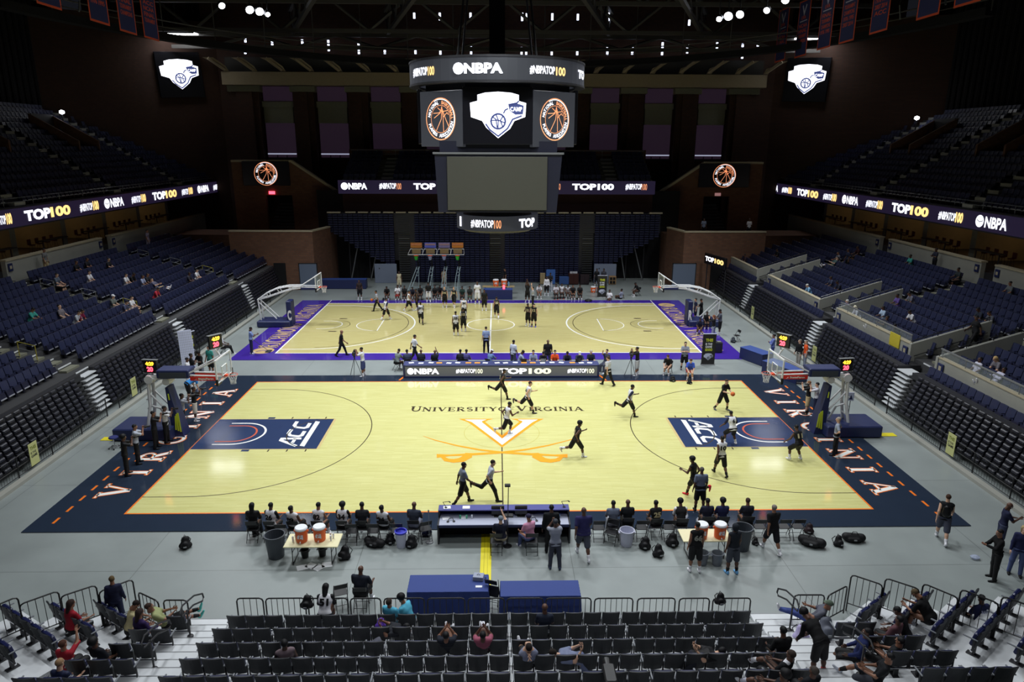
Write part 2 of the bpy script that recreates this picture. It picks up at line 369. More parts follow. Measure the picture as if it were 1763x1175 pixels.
mb.strip([(0, -W2), (0, W2)], .05, Z2, M_DKL); mb.strip(arc(0, 0, 1.83, 1.83, 0, 360, 40)[:-1], .02, Z2, mat('faint_line', srgb(190, 176, 92), .25), closed=True)
mb.obj('court_lines', None, ct)
for s in (-1, 1):
    mb = MB(); cx = s*(L2-1.55)
    mb.strip([(cx+s*.75, -1.28)]+[(cx-s*1.28*math.cos(R(t)), 1.28*math.sin(R(t))) for t in range(-90, 91, 6)]+[(cx+s*.75, 1.28)], .1, Z2+.001, M_WHT)
    mb.strip([(cx+s*.75, -.95)]+[(cx+s*.0-s*.86*math.cos(R(t)), .95*math.sin(R(t))) for t in range(-90, 91, 6)]+[(cx+s*.75, .95)], .09, Z2+.001, mat('rust_paint', srgb(200, 90, 60), .3))
    mb.obj('restricted_arc', None, ct)
# conference letters at the free throw lines
for s in (-1, 1):
    mb = MB(); T = TL(s*9.6, -1.45 if s < 0 else 1.45, 0, PI/2 if s < 0 else -PI/2)
    T = Matrix(((0, -1, 0, -9.55), (1, 0, 0, -1.5), (0, 0, 1, 0), (0, 0, 0, 1))) if s < 0 else Matrix(((0, 1, 0, 9.55), (-1, 0, 0, 1.5), (0, 0, 1, 0), (0, 0, 0, 1)))
    sh = Matrix(((1, .25, 0, 0), (0, 1, 0, 0), (0, 0, 1, 0), (0, 0, 0, 1)))
    ACC = [(.2, [(0, 0), (.42, .95), (.62, .95), (.85, 0)]), (.17, [(.3, .3), (.75, .3)]),
           (.2, [(1.75, .82), (1.25, .82), (1.05, .66), (1.05, .22), (1.2, .08), (1.7, .08)]), (.2, [(2.75, .82), (2.25, .82), (2.05, .66), (2.05, .22), (2.2, .08), (2.7, .08)])]
    for w_, p in ACC: mb.strip(p, w_, Z2, M_WHT, T @ sh @ Matrix.Diagonal((1.02, .95, 1, 1)))
    mb.flat([(-.05, -.38), (2.95, -.38), (3.03, -.14), (.03, -.14)], Z2, M_WHT, T @ Matrix.Diagonal((1, 1, 1, 1)))
    mb.obj('conference_logo', None, ct)
# VIRGINIA along both ends
for s in (-1, 1):
    T = Matrix(((0, -1, 0, -15.05), (1, 0, 0, -6.3), (0, 0, 1, 0), (0, 0, 0, 1))) if s < 0 else Matrix(((0, 1, 0, 15.05), (-1, 0, 0, 6.2), (0, 0, 1, 0), (0, 0, 0, 1)))
    word = 'VIRGINIA'; tot = sum(SER[c][2] for c in word); x = 0; span = 12.6; gap = (span-tot*1.12)/7
    for c in word:
        mb = MB(); S = T @ Matrix.Translation((x, 0, 0)); wd = SER[c][2]*1.12
        serif(mb, c, S, wd, 1.15, M_ORG, .0355+.002, .07); serif(mb, c, S, wd, 1.15, M_WHT, .0395+.001, -.01)
        x += wd+gap; mb.obj('end_letter', None, ct)
    mb = MB(); k = -8.3
    while k < 8.6:
        mb.box((s*16.62-.05, k, .035), (s*16.62+.05, k+.42, .0375)); k += .86
    mb.obj('coaching_box_dashes', M_ORG, ct)
mb = MB(); a, b = P(706, 710), P(1004, 707)
serif(mb, 'UNIVERSITYofVIRGINIA', TL(a[0], a[1], 0), b[0]-a[0], .72, M_DKL, Z2, .02, caps=(0, 12)); mb.obj('university_lettering', None, ct)
mb = MB()
VO = [(790, 722.8), (849, 722.8), (840, 725.2), (835, 728), (864.5, 751.5), (894, 728), (889, 725.2), (880, 722.8), (936, 722.8), (924, 728.6), (864.5, 772), (805.7, 728.6)]
VI = [(800, 724.2), (838, 724.2), (829.5, 727), (830, 729), (864.5, 757), (899, 729), (899.5, 727), (891, 724.2), (926, 724.2), (917, 728.6), (864.5, 768), (812.5, 728.6)]
ctr = P(864.5, 740)
for poly, m_, z_ in ((VO, M_SAB, Z2+.0008), (VI, M_WHT, Z2+.0024)):
    q = [P(*p) for p in poly]
    # two arms and the point, so that every face is convex
    for idx in ((0, 1, 2, 3, 11), (11, 3, 4, 10), (8, 9, 5, 6, 7), (9, 10, 4, 5)): mb.flat([q[i] for i in idx], z_, m_)
mb.obj('centre_letter', None, ct)
mb = MB()
for sgn in (1, -1):
    X = lambda u: 864.5+sgn*(u-864.5)
    bl = [(728.6, 752.7), (750, 760), (786, 769), (825, 776.3), (864.5, 781), (921, 784.5)]
    mb.strip([P(X(u), v) for u, v in bl], [.02, .07, .12, .16, .2, .24], Z2+.003+.0008*sgn, M_SAB)
    mb.strip([P(X(u), v) for u, v in [(921, 784.5), (955, 786), (977, 787)]], [.24, .16, .4], Z2+.003, M_SAB)
    mb.strip([P(X(u), v) for u, v in [(922, 782), (924, 788), (935, 794), (948, 795.5), (960, 794), (968, 788)]], [.3, .42, .42, .36, .28, .15], Z2+.0045, M_SAB)
mb.obj('crossed_sabres', None, ct)

# far court ------------------------------------------------------------
FX, FY = -0.72, 21.14
fc = thing('basketball_court', 'far tan maple basketball court with purple border, behind the press table', 'court', (FX, FY, 0))
mb = MB(); mb.box((-16.9, -9.1, 0), (16.9, 8.85, .035)); mb.obj('border', M_PURP, fc)
mb = MB(); mb.box((-L2, -W2, .03), (L2, W2, .039)); mb.obj('playing_surface', M_WOOD2, fc)
mb = MB(); mb.strip([(-L2, -W2), (L2, -W2), (L2, W2), (-L2, W2)], .1, .041, M_WHT, closed=True); mb.strip([(0, -W2), (0, W2)], .1, .043, M_WHT)
mb.strip([(-L2, W2), (-L2-.0, W2+1.2)], .06, .043, M_WHT); mb.strip([(L2, W2), (L2, W2+1.2)], .06, .043, M_WHT)
mb.strip(arc(0, 0, 1.83, 1.83, 0, 360, 40)[:-1], .08, .043, M_WHT, closed=True)
MFAINT = mat('worn_line', srgb(215, 200, 160), .3)
for s in (-1, 1):
    c = s*(L2-1.6); rr = 7.0
    mb.strip([(s*L2, -6.7)]+[(c+s*.2-s*rr*math.cos(R(t)), 6.7*math.sin(R(t))) for t in range(-90, 91, 4)]+[(s*L2, 6.7)], .11, .0432, M_WHT)
    mb.strip([(c-s*6.3*math.cos(R(t)), 6.3*math.sin(R(t))) for t in range(-84, 85, 4)], .05, .0424, M_DKL)
    mb.strip([(s*8.53, -1.83), (s*8.53, 1.83)], .07, .0434, M_WHT)
    for y in (-1.83, 1.83): mb.strip([(s*8.53, y), (s*L2, y)], .05, .0434, MFAINT)
    mb.strip(arc(s*8.53, 0, s*1.83, 1.83, -90, 90, 24), .06, .0434, M_WHT)
    mb.strip([(c+s*.5, -1.2)]+[(c-s*1.2*math.cos(R(t)), 1.2*math.sin(R(t))) for t in range(-90, 91, 8)]+[(c+s*.5, 1.2)], .07, .0434, M_WHT)
    mb.strip([(c-s*1.8*math.cos(R(t)), 1.6*math.sin(R(t))) for t in range(-90, 91, 8)], .04, .0434, M_DKL)
    for y in (-1, 1): mb.flat([(s*(L2-2.2), y*1.87), (s*(L2-2.2), y*2.07), (s*(L2-2.8), y*2.07), (s*(L2-2.8), y*1.87)], .0434, M_DKL)
mb.obj('court_lines', None, fc)
for s in (-1, 1):
    T = Matrix(((0, -1, 0, -14.65), (1, 0, 0, -6.3), (0, 0, 1, 0), (0, 0, 0, 1))) if s < 0 else Matrix(((0, 1, 0, 14.65), (-1, 0, 0, 5.9), (0, 0, 1, 0), (0, 0, 0, 1)))
    mb = MB(); serif(mb, 'RICHMOND VIRGINIA', T, 13.4, 1.3, M_TAN, .039, .02); mb.obj('end_lettering', None, fc)
    mb = MB(); c = (s*15.35, -s*-6.9 if s > 0 else -7.0)
    mb.lathe([(.72, 0), (.72, .004), (0, .004)], M_TAN, 24, (c[0], c[1], .035)); mb.strip([(c[0]-.4, c[1]-.2), (c[0], c[1]+.1), (c[0]+.4, c[1]-.1)], .1, .0395+.001, M_PURP)
    mb.obj('spider_roundel', None, fc)
# yellow cable ramps lying on the concrete
cab = []
for (x0, y0, x1, y1, lb) in ((-.79, -12.6, -.42, -8.95, 'flat yellow cable cover running from the scorers table toward the stands'), (-19.0, -.7, -17.4, -.3, 'yellow floor tape patch behind the left basket base'), (17.5, -.6, 19.2, -.2, 'yellow floor tape patch behind the right basket base')):
    mb = MB(); mb.bbox((x0, y0, 0.002), (x1, y1, 0.02), .004, M_YEL)
    if y1-y0 > 2:
        for t in (.33, .66): mb.box((x0+(x1-x0)*t-.01, y0+.02, .02), (x0+(x1-x0)*t+.01, y1-.02, .026), mat('yellow_groove', srgb(190, 175, 20), .6))
    mb.obj('floor_tape' if y1-y0 < 2 else 'cable_cover', None, label=lb, cat='floor tape' if y1-y0 < 2 else 'cable cover')
for (u, v, lb) in ((692, 653, 'left'), (1039, 653, 'right')):
    x, y = P(u, v); dx = .35 if lb == 'left' else -.35
    mb = MB(); mb.strip([(x+dx*.5, y+.6), (x-dx*.3, y-.35)], .12, .046, M_ORG)
    mb.obj('tape_mark', None, label='orange tape strip on the court just off the %s end of the press table' % lb, cat='tape')
# ------------------------------------------------------------------ seats: shared meshes
def seat_small_mb(mb, T, msh, mgl):
    """arena seat with its pan tipped up, looking along +Y, foot of the back at the origin"""
    b = []
    for i in range(5):
        x = -.24+.12*i; c = .03*(abs(i-2)/2)**2
        b += [(x, .0+c, .26), (x, -.14+c, .9), (x, -.20+c, .9), (x, -.07+c, .26)]
    f = []
    for i in range(4):
        for j in range(4): f.append((i*4+j, i*4+(j+1)%4, i*4+4+(j+1)%4, i*4+4+j))
    f += [(3, 2, 1, 0), (16, 17, 18, 19)]
    mb.add(b, f, msh, T)
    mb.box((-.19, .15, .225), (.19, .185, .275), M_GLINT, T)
    mb.add([(-.22,.03,.24),(.22,.03,.24),(.21,.17,.22),(-.21,.17,.22),(-.22,-.0,.50),(.22,-.0,.50),(.21,.09,.52),(-.21,.09,.52)],
           [(3,2,1,0),(4,5,6,7),(0,1,5,4),(1,2,6,5),(2,3,7,6),(3,0,4,7)], mgl, T)
    mb.box((-.26, -.12, .56), (-.235, .14, .60), mgl, T)
    mb.box((-.05, -.1, 0), (.05, .0, .3), mgl, T)
M_GLINT = mat('seat_pan_glint', srgb(165, 168, 178), .3)  # pale strip paints the glint of light along the tipped-up pan edge
M_SEATG = mat('seat_pan_gloss', srgb(34, 36, 56), .28, spec=.7)
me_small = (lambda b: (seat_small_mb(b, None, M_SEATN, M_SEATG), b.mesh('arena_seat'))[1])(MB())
def folded_mb(mb, T, m1, m2):
    """one folded seat shell in a retracted stack, front toward +Y"""
    mb.add([(-.19,-.14,.0),(.19,-.14,.0),(.19,.07,.02),(-.19,.07,.02),(-.2,-.14,.19),(.2,-.14,.19),(.2,.04,.165),(-.2,.04,.165),(-.16,.11,.05),(.16,.11,.05),(.16,.10,.13),(-.16,.10,.13)],
           [(3,2,1,0),(0,1,5,4),(4,5,6,7),(1,2,6,5),(3,0,4,7),(2,3,8,9),(3,7,11,8),(7,6,10,11),(6,2,9,10),(8,11,10,9)], m1, T)
    mb.box((-.22, .07, -.035), (.22, .09, -.005), m2, T)
me_fold = (lambda b: (folded_mb(b, None, M_SEATD, M_BLK), b.mesh('folded_seat'))[1])(MB())
rest_seats = MB(); rest_fold = MB()

def ord_(n):
    W = ['first','second','third','fourth','fifth','sixth','seventh','eighth','ninth','tenth','eleventh','twelfth','thirteenth','fourteenth','fifteenth','sixteenth','seventeenth','eighteenth','nineteenth','twentieth']
    if n <= 20: return W[n-1]
    t = {2: 'twenty', 3: 'thirty', 4: 'forty'}[n//10]
    return (t+'-'+W[n % 10-1]) if n % 10 else {2: 'twentieth', 3: 'thirtieth', 4: 'fortieth'}[n//10]

# ------------------------------------------------------------------ side stands
AISLES = (2.9, 13.3, 26.0)
SECT = ((-13.8, 2.3), (3.5, 12.7), (13.9, 25.4), (26.6, 34.2))
ROWS = {-1: [(21.95+.85*k, 2.35+.22*k) for k in range(12)], 1: [(22.95+.85*k, 2.45+.225*k) for k in range(11)]}
def occupied(y):
    return any(a < y-.26 and y+.26 < b for a, b in ((-13.8, 2.3), (3.5, 12.7), (13.9, 25.4), (26.6, 37.5)))
for s in (-1, 1):
    sd = 'left' if s < 0 else 'right'
    F = Matrix.Diagonal((s, 1, 1, 1))
    X = lambda a, b: (min(s*a, s*b), max(s*a, s*b))
    def bx(mb, x0, x1, y0, y1, z0, z1, m=None):
        a, b = X(x0, x1); mb.box((a, y0, z0), (b, y1, z1), m)
    mb = MB(); bx(mb, 19.75, 20.05, -15, 34.5, 0, .14); struct(mb, 'trim_%d' % (1 if s < 0 else 2), M_CWALL, 'low concrete curb along the foot of the %s retracted stand' % sd)
    # guard fence panels
    for i, (a, b) in enumerate(SECT):
        fo = thing('guard_fence', 'black wire guard fence in front of the %s retracted seats, %s section from the camera' % (sd, ord_(i+1)), 'fence', (s*20.22, a, 0), 0, 'guard fences of the %s stand' % sd)
        n = max(2, int((b-a)/2.3)); mb = MB()
        for k in range(n+1):
            y = (b-a)*k/n; q = MB(); q.tube([(0, y, 0), (0, y, .98)], .03, M_BLK, 6); q.obj('post', None, fo)
        for z in (.12, .5, .96): mb.tube([(0, 0, z), (0, b-a, z)], .02, M_BLK, 5)
        k = .16
        while k < b-a: mb.box((-.004, k-.006, .12), (.004, k+.006, .96), M_BLK); k += .16
        mb.obj('wire_panel', None, fo)
    # retracted telescopic stack body
    mb = MB()
    for i, (a, b) in enumerate(SECT):
        for r in range(9):
            x0 = 20.5+.085*r; z = .34+.222*r; bx(mb, x0+.16, 22.0, a, b, z-.2, z-.02, M_BLK)
        bx(mb, 21.25, 22.4 if s > 0 else 21.85, a, b, 2.0, 2.32 if s < 0 else 2.3, M_DARK)
    for a_ in AISLES:
        for r in range(9):
            z = .3+.225*r; bx(mb, 20.55+.07*r, 21.9, a_-.55, a_+.55, z, z+.05, M_DECK); bx(mb, 20.75+.07*r, 21.9, a_-.55, a_+.55, z-.17, z, M_BLK)
    mb.obj('retracted_stand', None, label='dark retracted telescopic stand with pale step edges below the %s seating bank' % sd, cat='stand')
    # folded seats
    cnt = 0
    for i, (a, b) in enumerate(SECT):
        n = int((b-a)/.52)
        cols = [a+.26+.52*j for j in range(n)]
        vis = [y for y in cols if y > (-7.6 if s < 0 else -9.2)]
        for r in range(9 if s < 0 else 9):
            for y in cols:
                T = Matrix.Translation((s*(20.62+.085*r), y, .34+.222*r)) @ rot(PI/2 if s < 0 else -PI/2)
                if s < 0: T = Matrix.Translation((s*(20.62+.085*r), y, .34+.222*r)) @ rot(-PI/2)
                else: T = Matrix.Translation((s*(20.62+.085*r), y, .34+.222*r)) @ rot(PI/2)
                if y in vis and i == 0 and y < .95 and r >= 1:
                    c = vis.index(y)+1
                    o = link('folded_seat', me_fold, label='glossy dark folded seat, %s tier down, %s column along the %s stack' % (ord_(9-r), ord_(c), sd), cat='folded seat', group='folded seats of the %s retracted stand' % sd)
                    o.matrix_world = T; cnt += 1
                elif y > -9.5: folded_mb(rest_fold, T, M_SEATD, M_BLK)
    # right stand keeps one open row in front of its parapet
    if s > 0:
        q = 0
        for (a, b) in SECT:
            for j in range(int((b-a-.3)/.52)):
                y = a+.4+.52*j
                if y < -7: continue
                q += 1
                T = Matrix.Translation((21.75, y, 1.85)) @ rot(PI/2)
                if y < 12 and q <= 36:
                    o = link('arena_seat', me_small, label='navy seat in the open row under the parapet, %s from the near end' % ord_(q), cat='seat', group='seats in the open row under the right parapet'); o.matrix_world = T
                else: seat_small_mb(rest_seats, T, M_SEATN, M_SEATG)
    # fixed bank: stepped concrete
    mb = MB()
    yend = 37.8
    for k, (x, z) in enumerate(ROWS[s]):
        bx(mb, x-.45, x+.42, -15, yend, 0 if k > 0 else 1.2, z, M_RISER)
    for a_ in AISLES:
        for k, (x, z) in enumerate(ROWS[s]): bx(mb, x-.02, x+.42, a_-.55, a_+.55, z, z+.11, M_STEP); bx(mb, x-.47, x-.43, a_-.55, a_+.55, z-.05, z+.015, M_DECK)
    struct(mb, 'wall_%s_stand' % sd, label='stepped concrete bank of the %s lower seating' % sd)
    # fixed seats
    q = 0
    for k, (x, z) in enumerate(ROWS[s]):
        seq = 0
        if k == len(ROWS[s])-1: continue
        y = -14+.26
        while y < yend-.3-(k*.25):
            if occupied(y):
                vis = at_vis = y > (-5.9+.62*k*1.5 if s < 0 else -6.5+.62*k*1.5)
                T = Matrix.Translation((s*(x+.28), y, z)) @ rot(PI/2 if s > 0 else -PI/2)
                if vis:
                    seq += 1
                    lim = (7.0+.9*k if s < 0 else 6.0+.9*k)
                    if y < lim and q < 132 and seq <= 22:
                        q += 1
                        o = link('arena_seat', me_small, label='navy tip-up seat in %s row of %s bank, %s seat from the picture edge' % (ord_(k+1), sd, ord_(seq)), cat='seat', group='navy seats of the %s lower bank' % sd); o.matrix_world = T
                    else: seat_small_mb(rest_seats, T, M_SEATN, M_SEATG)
            y += .53
    # concourse wall with its two openings
    mb = MB(); segs = [(-15, 12.6), (13.9, 25.4), (26.7, 46)]
    for a, b in segs:
        bx(mb, 32.0, 32.3, a, b, 3.5, 6.12, M_CWALL); bx(mb, 31.95, 32.4, a, b, 6.12, 6.22, M_LEDGE)
    for a_ in (13.25, 26.05): bx(mb, 32.0, 36, a_-.65, a_+.65, 3.4, 4.75, M_STEP)
    struct(mb, 'wall_%s' % sd, label='grey concrete concourse wall behind the %s lower bank' % sd)
    for a_ in (12.6, 13.9, 25.4, 26.7):
        y = a_-.35 if a_ in (12.6, 25.4) else a_+.35
        mb = MB(); bx(mb, 31.93, 31.99, y-.2, y+.2, 5.45, 5.95, M_TNAVY); bx(mb, 31.92, 31.93, y-.1, y+.1, 5.6, 5.8, M_LEDGE)
        mb.obj('section_sign', None, label='small navy sign %s the %s stair opening in the %s concourse wall' % ('before' if a_ in (12.6, 25.4) else 'beyond', 'near' if a_ < 20 else 'far', sd), cat='sign')
    # suite level
    mb = MB(); bx(mb, 32.3, 40, -15, 50, 5.0, 5.5, M_DARK); bx(mb, 38.6, 39.2, -15, 50, 5.5, 9.2, M_BLACK)
    bx(mb, 31.95, 39.2, -15, 51.5, 9.38, 9.5, M_DARK)
    struct(mb, 'wall_%s_suites' % sd, label='dark suite level under the %s upper deck' % sd)
    for i, y in enumerate((-2, 4, 10, 16, 22, 28, 34, 40)):
        mb = MB(); bx(mb, 34.6, 38.6, y+2.6, y+3.2, 5.5, 9.38, M_STEP); mb.obj('wall_%s_pier' % sd, None, kind='structure', label='brown pier between suites on the %s side' % sd)
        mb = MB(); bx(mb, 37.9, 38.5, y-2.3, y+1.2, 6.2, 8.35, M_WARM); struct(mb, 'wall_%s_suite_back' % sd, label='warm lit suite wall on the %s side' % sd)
        # table and stools in every suite
        tb = thing('suite_table', 'dark high table with stools in the %s %s side suite from the camera' % (ord_(i+1), sd), 'table', (s*33.9, y+.2, 5.5), 0, 'suite tables on the %s side' % sd)
        mb = MB(); mb.bbox((-.3, -1.5, .98), (.3, 1.5, 1.04), .01, M_DARK); mb.obj('table_top', None, tb)
        for yy in (-1.2, 1.2): mb = MB(); mb.tube([(0, yy, 0), (0, yy, .98)], .05, M_DARK, 8); mb.obj('leg', None, tb)
        for yy in (-1.4, -.5, .4, 1.3):
            st = thing('bar_stool', 'reddish dark bar stool at the %s %s side suite table, %s one' % (ord_(i+1), sd, ord_(int((yy+1.4)/.9)+1)), 'stool', (s*34.6, y+.2+yy, 5.5), 0, 'suite bar stools on the %s side' % sd)
            mb = MB(); mb.lathe([(.2, .7), (.22, .72), (.22, .77), (.0, .79)], mat('stool_seat', srgb(90, 36, 30), .5), 10); mb.box((-.02+s*.2, -.2, .75), (.02+s*.2, .2, 1.15), mat('stool_seat', (0, 0, 0))); mb.obj('seat', None, st)
            mb = MB(); [mb.tube([(.18*a, .18*b, 0), (.1*a, .1*b, .7)], .014, M_DARK, 5) for a in (-1, 1) for b in (-1, 1)]; mb.obj('leg_frame', None, st)
    # ribbon board
    rb = thing('ribbon_board', 'long LED ribbon board with white and gold lettering along the %s upper deck' % sd, 'LED board', (0, 0, 0))
    mb = MB(); bx(mb, 31.85, 32.0, -12, 51.2, 8.2, 9.38, M_LEDP); mb.obj('panel', None, rb)
    mb = MB(); bx(mb, 31.8, 32.05, -12, 51.2, 9.38, 9.46, M_DARK); bx(mb, 31.8, 32.05, -12, 51.2, 8.12, 8.2, M_DARK); mb.obj('edge_trim', None, rb)
    mb = MB()
    def rtext(txt, ya, yb, m_, h=.72, bold=.03, z0=8.43):
        if s < 0: T = wallT((-31.83, min(ya, yb), z0), (0, 1, 0))
        else: T = wallT((31.83, max(ya, yb), z0), (0, -1, 0))
        put_text(mb, txt, T, abs(yb-ya), h, m_, bold)
    def disc(yc, r):
        T = wallT((s*31.835, yc, 8.79), (0, -s, 0)); mb.flat([(r*math.cos(t*PI/10), r*math.sin(t*PI/10)) for t in range(20)], 0, M_LED, T)
        mb.strip([(-r*.7, r*.2), (0, -.05), (r*.8, r*.1)], .05, .004*1, M_LEDP, T)
    if s < 0:
        def Y(u): return at(u, 350, x=-31.85).y
        U = [('TOP', 38, 84), ('100', 84, 119), ('#NBPATOP', 136, 158), ('100', 159, 169), ('N', 178, 213), ('#NBPATOP', 227, 243), ('100', 244, 252), ('TOP', 264, 287), ('100', 287, 306), ('#NBPATOP', 315, 326), ('100', 327, 334), ('N', 342, 362), ('#NBPA', 370, 379), ('100', 380, 386), ('#NBPATOP', -20, 4), ('100', 5, 15)]
    else:
        def Y(u): return at(u, 360, x=31.85).y
        U = [('N', 1318, 1336), ('#NBPA', 1343, 1354), ('100', 1354, 1360), ('TOP', 1369, 1388), ('100', 1388, 1406), ('#NBPATOP', 1415, 1430), ('100', 1430, 1438), ('N', 1447, 1476), ('#NBPATOP', 1490, 1510), ('100', 1510, 1519), ('TOP', 1535, 1568), ('100', 1568, 1600), ('#NBPATOP', 1618, 1648), ('100', 1648, 1661), ('N', 1682, 1740)]
    for txt, a, b in U:
        mb = MB(); ya, yb = Y(a), Y(b)
        if txt == 'N':
            d = abs(yb-ya); y0, y1 = min(ya, yb), max(ya, yb)
            if s < 0: disc(y0+d*.16, min(.4, d*.17)); rtext('NBPA', y0+d*.33, y1, M_LED)
            else: disc(y1-d*.16, min(.4, d*.17)); rtext('NBPA', y1-d*.33, y0, M_LED)
        else: rtext(txt, ya, yb, M_LED if txt[0] != '1' else M_LEDG, .72 if txt[0] in 'T1' else .62, .05 if txt[0] in 'T1' else .02)
        mb.obj('lettering', None, rb)
    # upper deck
    mb = MB()
    for k in range(16): bx(mb, 32.1+.8*k, 44.9, -15, 50.5-max(0, k-1)*.62, 9.5+.47*(k-1) if k else 9.4, 9.5+.47*k, M_RISER if k else M_DARK)
    struct(mb, 'wall_%s_upper_deck' % sd, label='steep dark upper deck steps on the %s' % sd)
    UA = (4.5, 16.5, 29.0, 41.0)
    for k in range(15):
        y = 2.0 if True else 0
        y = -6+.8*k
        while y < 49.6-k*.62:
            if not any(abs(y-a_) < .85 for a_ in UA) and not (k in (7, 8, 9, 10) and any(abs(y-v_) < 1.7 for v_ in (23.0, 35.5))):
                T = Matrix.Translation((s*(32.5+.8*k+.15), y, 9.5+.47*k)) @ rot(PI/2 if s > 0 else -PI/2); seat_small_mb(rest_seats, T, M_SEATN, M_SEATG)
            y += .55
    mb = MB()
    for a_ in UA:
        for k in range(15): bx(mb, 32.1+.8*k-.02, 32.1+.8*k+.42, a_-.55, a_+.55, 9.5+.47*k, 9.5+.47*k+.23, M_CWALL)
    struct(mb, 'wall_%s_upper_aisles' % sd, label='pale concrete aisle steps climbing the %s upper deck' % sd)
    for i, v_ in enumerate((23.0, 35.5)):
        mb = MB()
        for yy in (-1.6, 1.6):
            a, b = X(37.4, 41.4); T = Matrix.Translation((0, v_+yy, 0))
            mb.add([(s*37.4, -.1, 12.6), (s*41.4, -.1, 14.7), (s*41.4, -.1, 16.0), (s*37.4, -.1, 13.7), (s*37.4, .1, 12.6), (s*41.4, .1, 14.7), (s*41.4, .1, 16.0), (s*37.4, .1, 13.7)], [(0, 1, 2, 3), (7, 6, 5, 4), (0, 4, 5, 1), (1, 5, 6, 2), (2, 6, 7, 3), (3, 7, 4, 0)], M_BRICK, T)
        bx(mb, 41.2, 41.5, v_-1.6, v_+1.6, 13.5, 16.0, M_DARK)
        struct(mb, 'wall_%s_portal' % sd, label='brick sided stair portal in the %s upper deck' % sd)
    # handrails on the deck edge
    mb = MB()
    for z in (9.75, 10.0): mb.tube([(s*32.15, -12, z), (s*32.15, 51, z)], .02, M_GREY, 5)
    for y in range(-12, 51, 3): mb.tube([(s*32.15, y, 9.46), (s*32.15, y, 10.0)], .02, M_GREY, 5)
    mb.obj('edge_railing', None, label='thin steel railing along the front edge of the %s upper deck' % sd, cat='railing')
    mb = MB(); bx(mb, 44.9, 45.3, -20, 46, 0, 32, M_BLACK)
    y = -19
    while y < 45: mb.tube([(s*44.85, y, 16.2), (s*44.85, y, 31)], .22, M_BLACK, 6); y += .9
    struct(mb, 'wall_%s_drape' % sd, label='black pleated drape hanging behind the %s upper deck' % sd)

# right parapet and stair side walls
mb = MB()
for a, b in ((-15, 2.0), (4.4, 13.0), (15.6, 25.2), (27.8, 38)):
    mb.box((22.25, a, 1.9), (22.45, b, 3.2), M_CWALL); mb.box((22.22, a, 3.2), (22.5, b, 3.25), M_LEDGE)
struct(mb, 'wall_parapet', label='concrete parapet in front of the right lower bank')
for i, (a, b) in enumerate(((2.0, 4.4), (13.0, 15.6), (25.2, 27.8))):
    mb = MB()
    for y in (a, b):
        mb.add([(22.2, y-.09, 1.5), (26.4, y-.09, 3.0), (26.4, y-.09, 4.55), (22.2, y-.09, 3.25), (22.2, y+.09, 1.5), (26.4, y+.09, 3.0), (26.4, y+.09, 4.55), (22.2, y+.09, 3.25)], [(0, 1, 2, 3), (7, 6, 5, 4), (0, 4, 5, 1), (1, 5, 6, 2), (2, 6, 7, 3), (3, 7, 4, 0)], M_CWALL)
    mb.box((22.2, a, .4), (26.4, b, 1.7), M_STEP)
    struct(mb, 'wall_vomitory', label='concrete side walls of the stair cut through the right parapet')
    mb = MB()
    for y in (a, b):
        dy = -.13 if y == a else .13
        mb.tube([(22.3, y+dy*0, 3.42), (26.3, y+dy*0, 4.72)], .03, M_BLK, 6)
        for t in (0, .33, .66, 1): mb.tube([(22.3+4*t, y, 3.2+1.3*t), (22.3+4*t, y, 3.42+1.3*t)], .02, M_BLK, 5)
        inn = .16 if y == a else -.16
        mb.tube([(22.4, y+inn, 2.6), (26.2, y+inn, 3.9)], .025, M_BLK, 6)
        for t in (.05, .5, .95): mb.tube([(22.4+3.8*t, y+inn, 2.6+1.3*t), (22.4+3.8*t, y+inn*.5, 2.55+1.3*t)], .018, M_BLK, 5)
    mb.obj('stair_handrail', None, label='black handrails on the %s vomitory stair walls of the right stand' % ('nearest', 'middle', 'farthest')[i], cat='handrail')
for (a, b, nm) in ((-9, 2.0, 'nearest'), (4.6, 12.8, 'middle')):
    go = thing('glass_guard', '%s steel topped glass guard along the right parapet' % nm, 'railing', (22.35, a, 3.25))
    mb = MB(); mb.bbox((-.03, 0, .38), (.05, b-a, .46), .01, M_GREY); mb.obj('top_rail', None, go)
    for k in range(int((b-a)/1.8)+1): mb = MB(); mb.box((-.015, k*1.8, 0), (.015, k*1.8+.03, .38), M_GREY); mb.obj('post', None, go)
    mb = MB(); mb.box((-.004, .05, .02), (.004, b-a-.05, .37), mat('guard_glass', (.8, .9, .9), .3, spec=.05, alpha=.07)); mb.obj('glass_panel', None, go)
for i, (y, z) in enumerate(((1.6, 2.75), (4.8, 2.75), (12.6, 2.75), (16.0, 2.75), (24.8, 2.75))):
    mb = MB(); mb.bbox((22.16, y-.22, z-.25), (22.22, y+.22, z+.25), .01, M_TNAVY); mb.box((22.15, y-.1, z-.12), (22.16, y+.1, z+.12), M_LEDGE)
    mb.obj('section_sign', None, label='navy section sign on the right parapet, %s from the camera' % ord_(i+1), cat='sign')
# small yellow edged rails on the left aisles
for i, a_ in enumerate(AISLES):
    for j, (k0, k1) in enumerate(((2, 3), (5, 6), (8, 9))):
        x0, z0 = ROWS[-1][k0]; x1, z1 = ROWS[-1][k1]
        mb = MB(); y = a_; mb.tube([(-x0, y, z0), (-x0, y, z0+.85), (-x1, y, z1+.85), (-x1, y, z1)], .025, M_GREY if j else M_YELR, 6); mb.tube([(-x0, y, z0+.5), (-x1, y, z1+.5)], .02, M_GREY, 6)
        mb.obj('aisle_handrail', None, label='%s handrail in the %s aisle of the left bank' % (('yellow lower', 'grey middle', 'grey upper')[j], ord_(i+1)), cat='handrail')
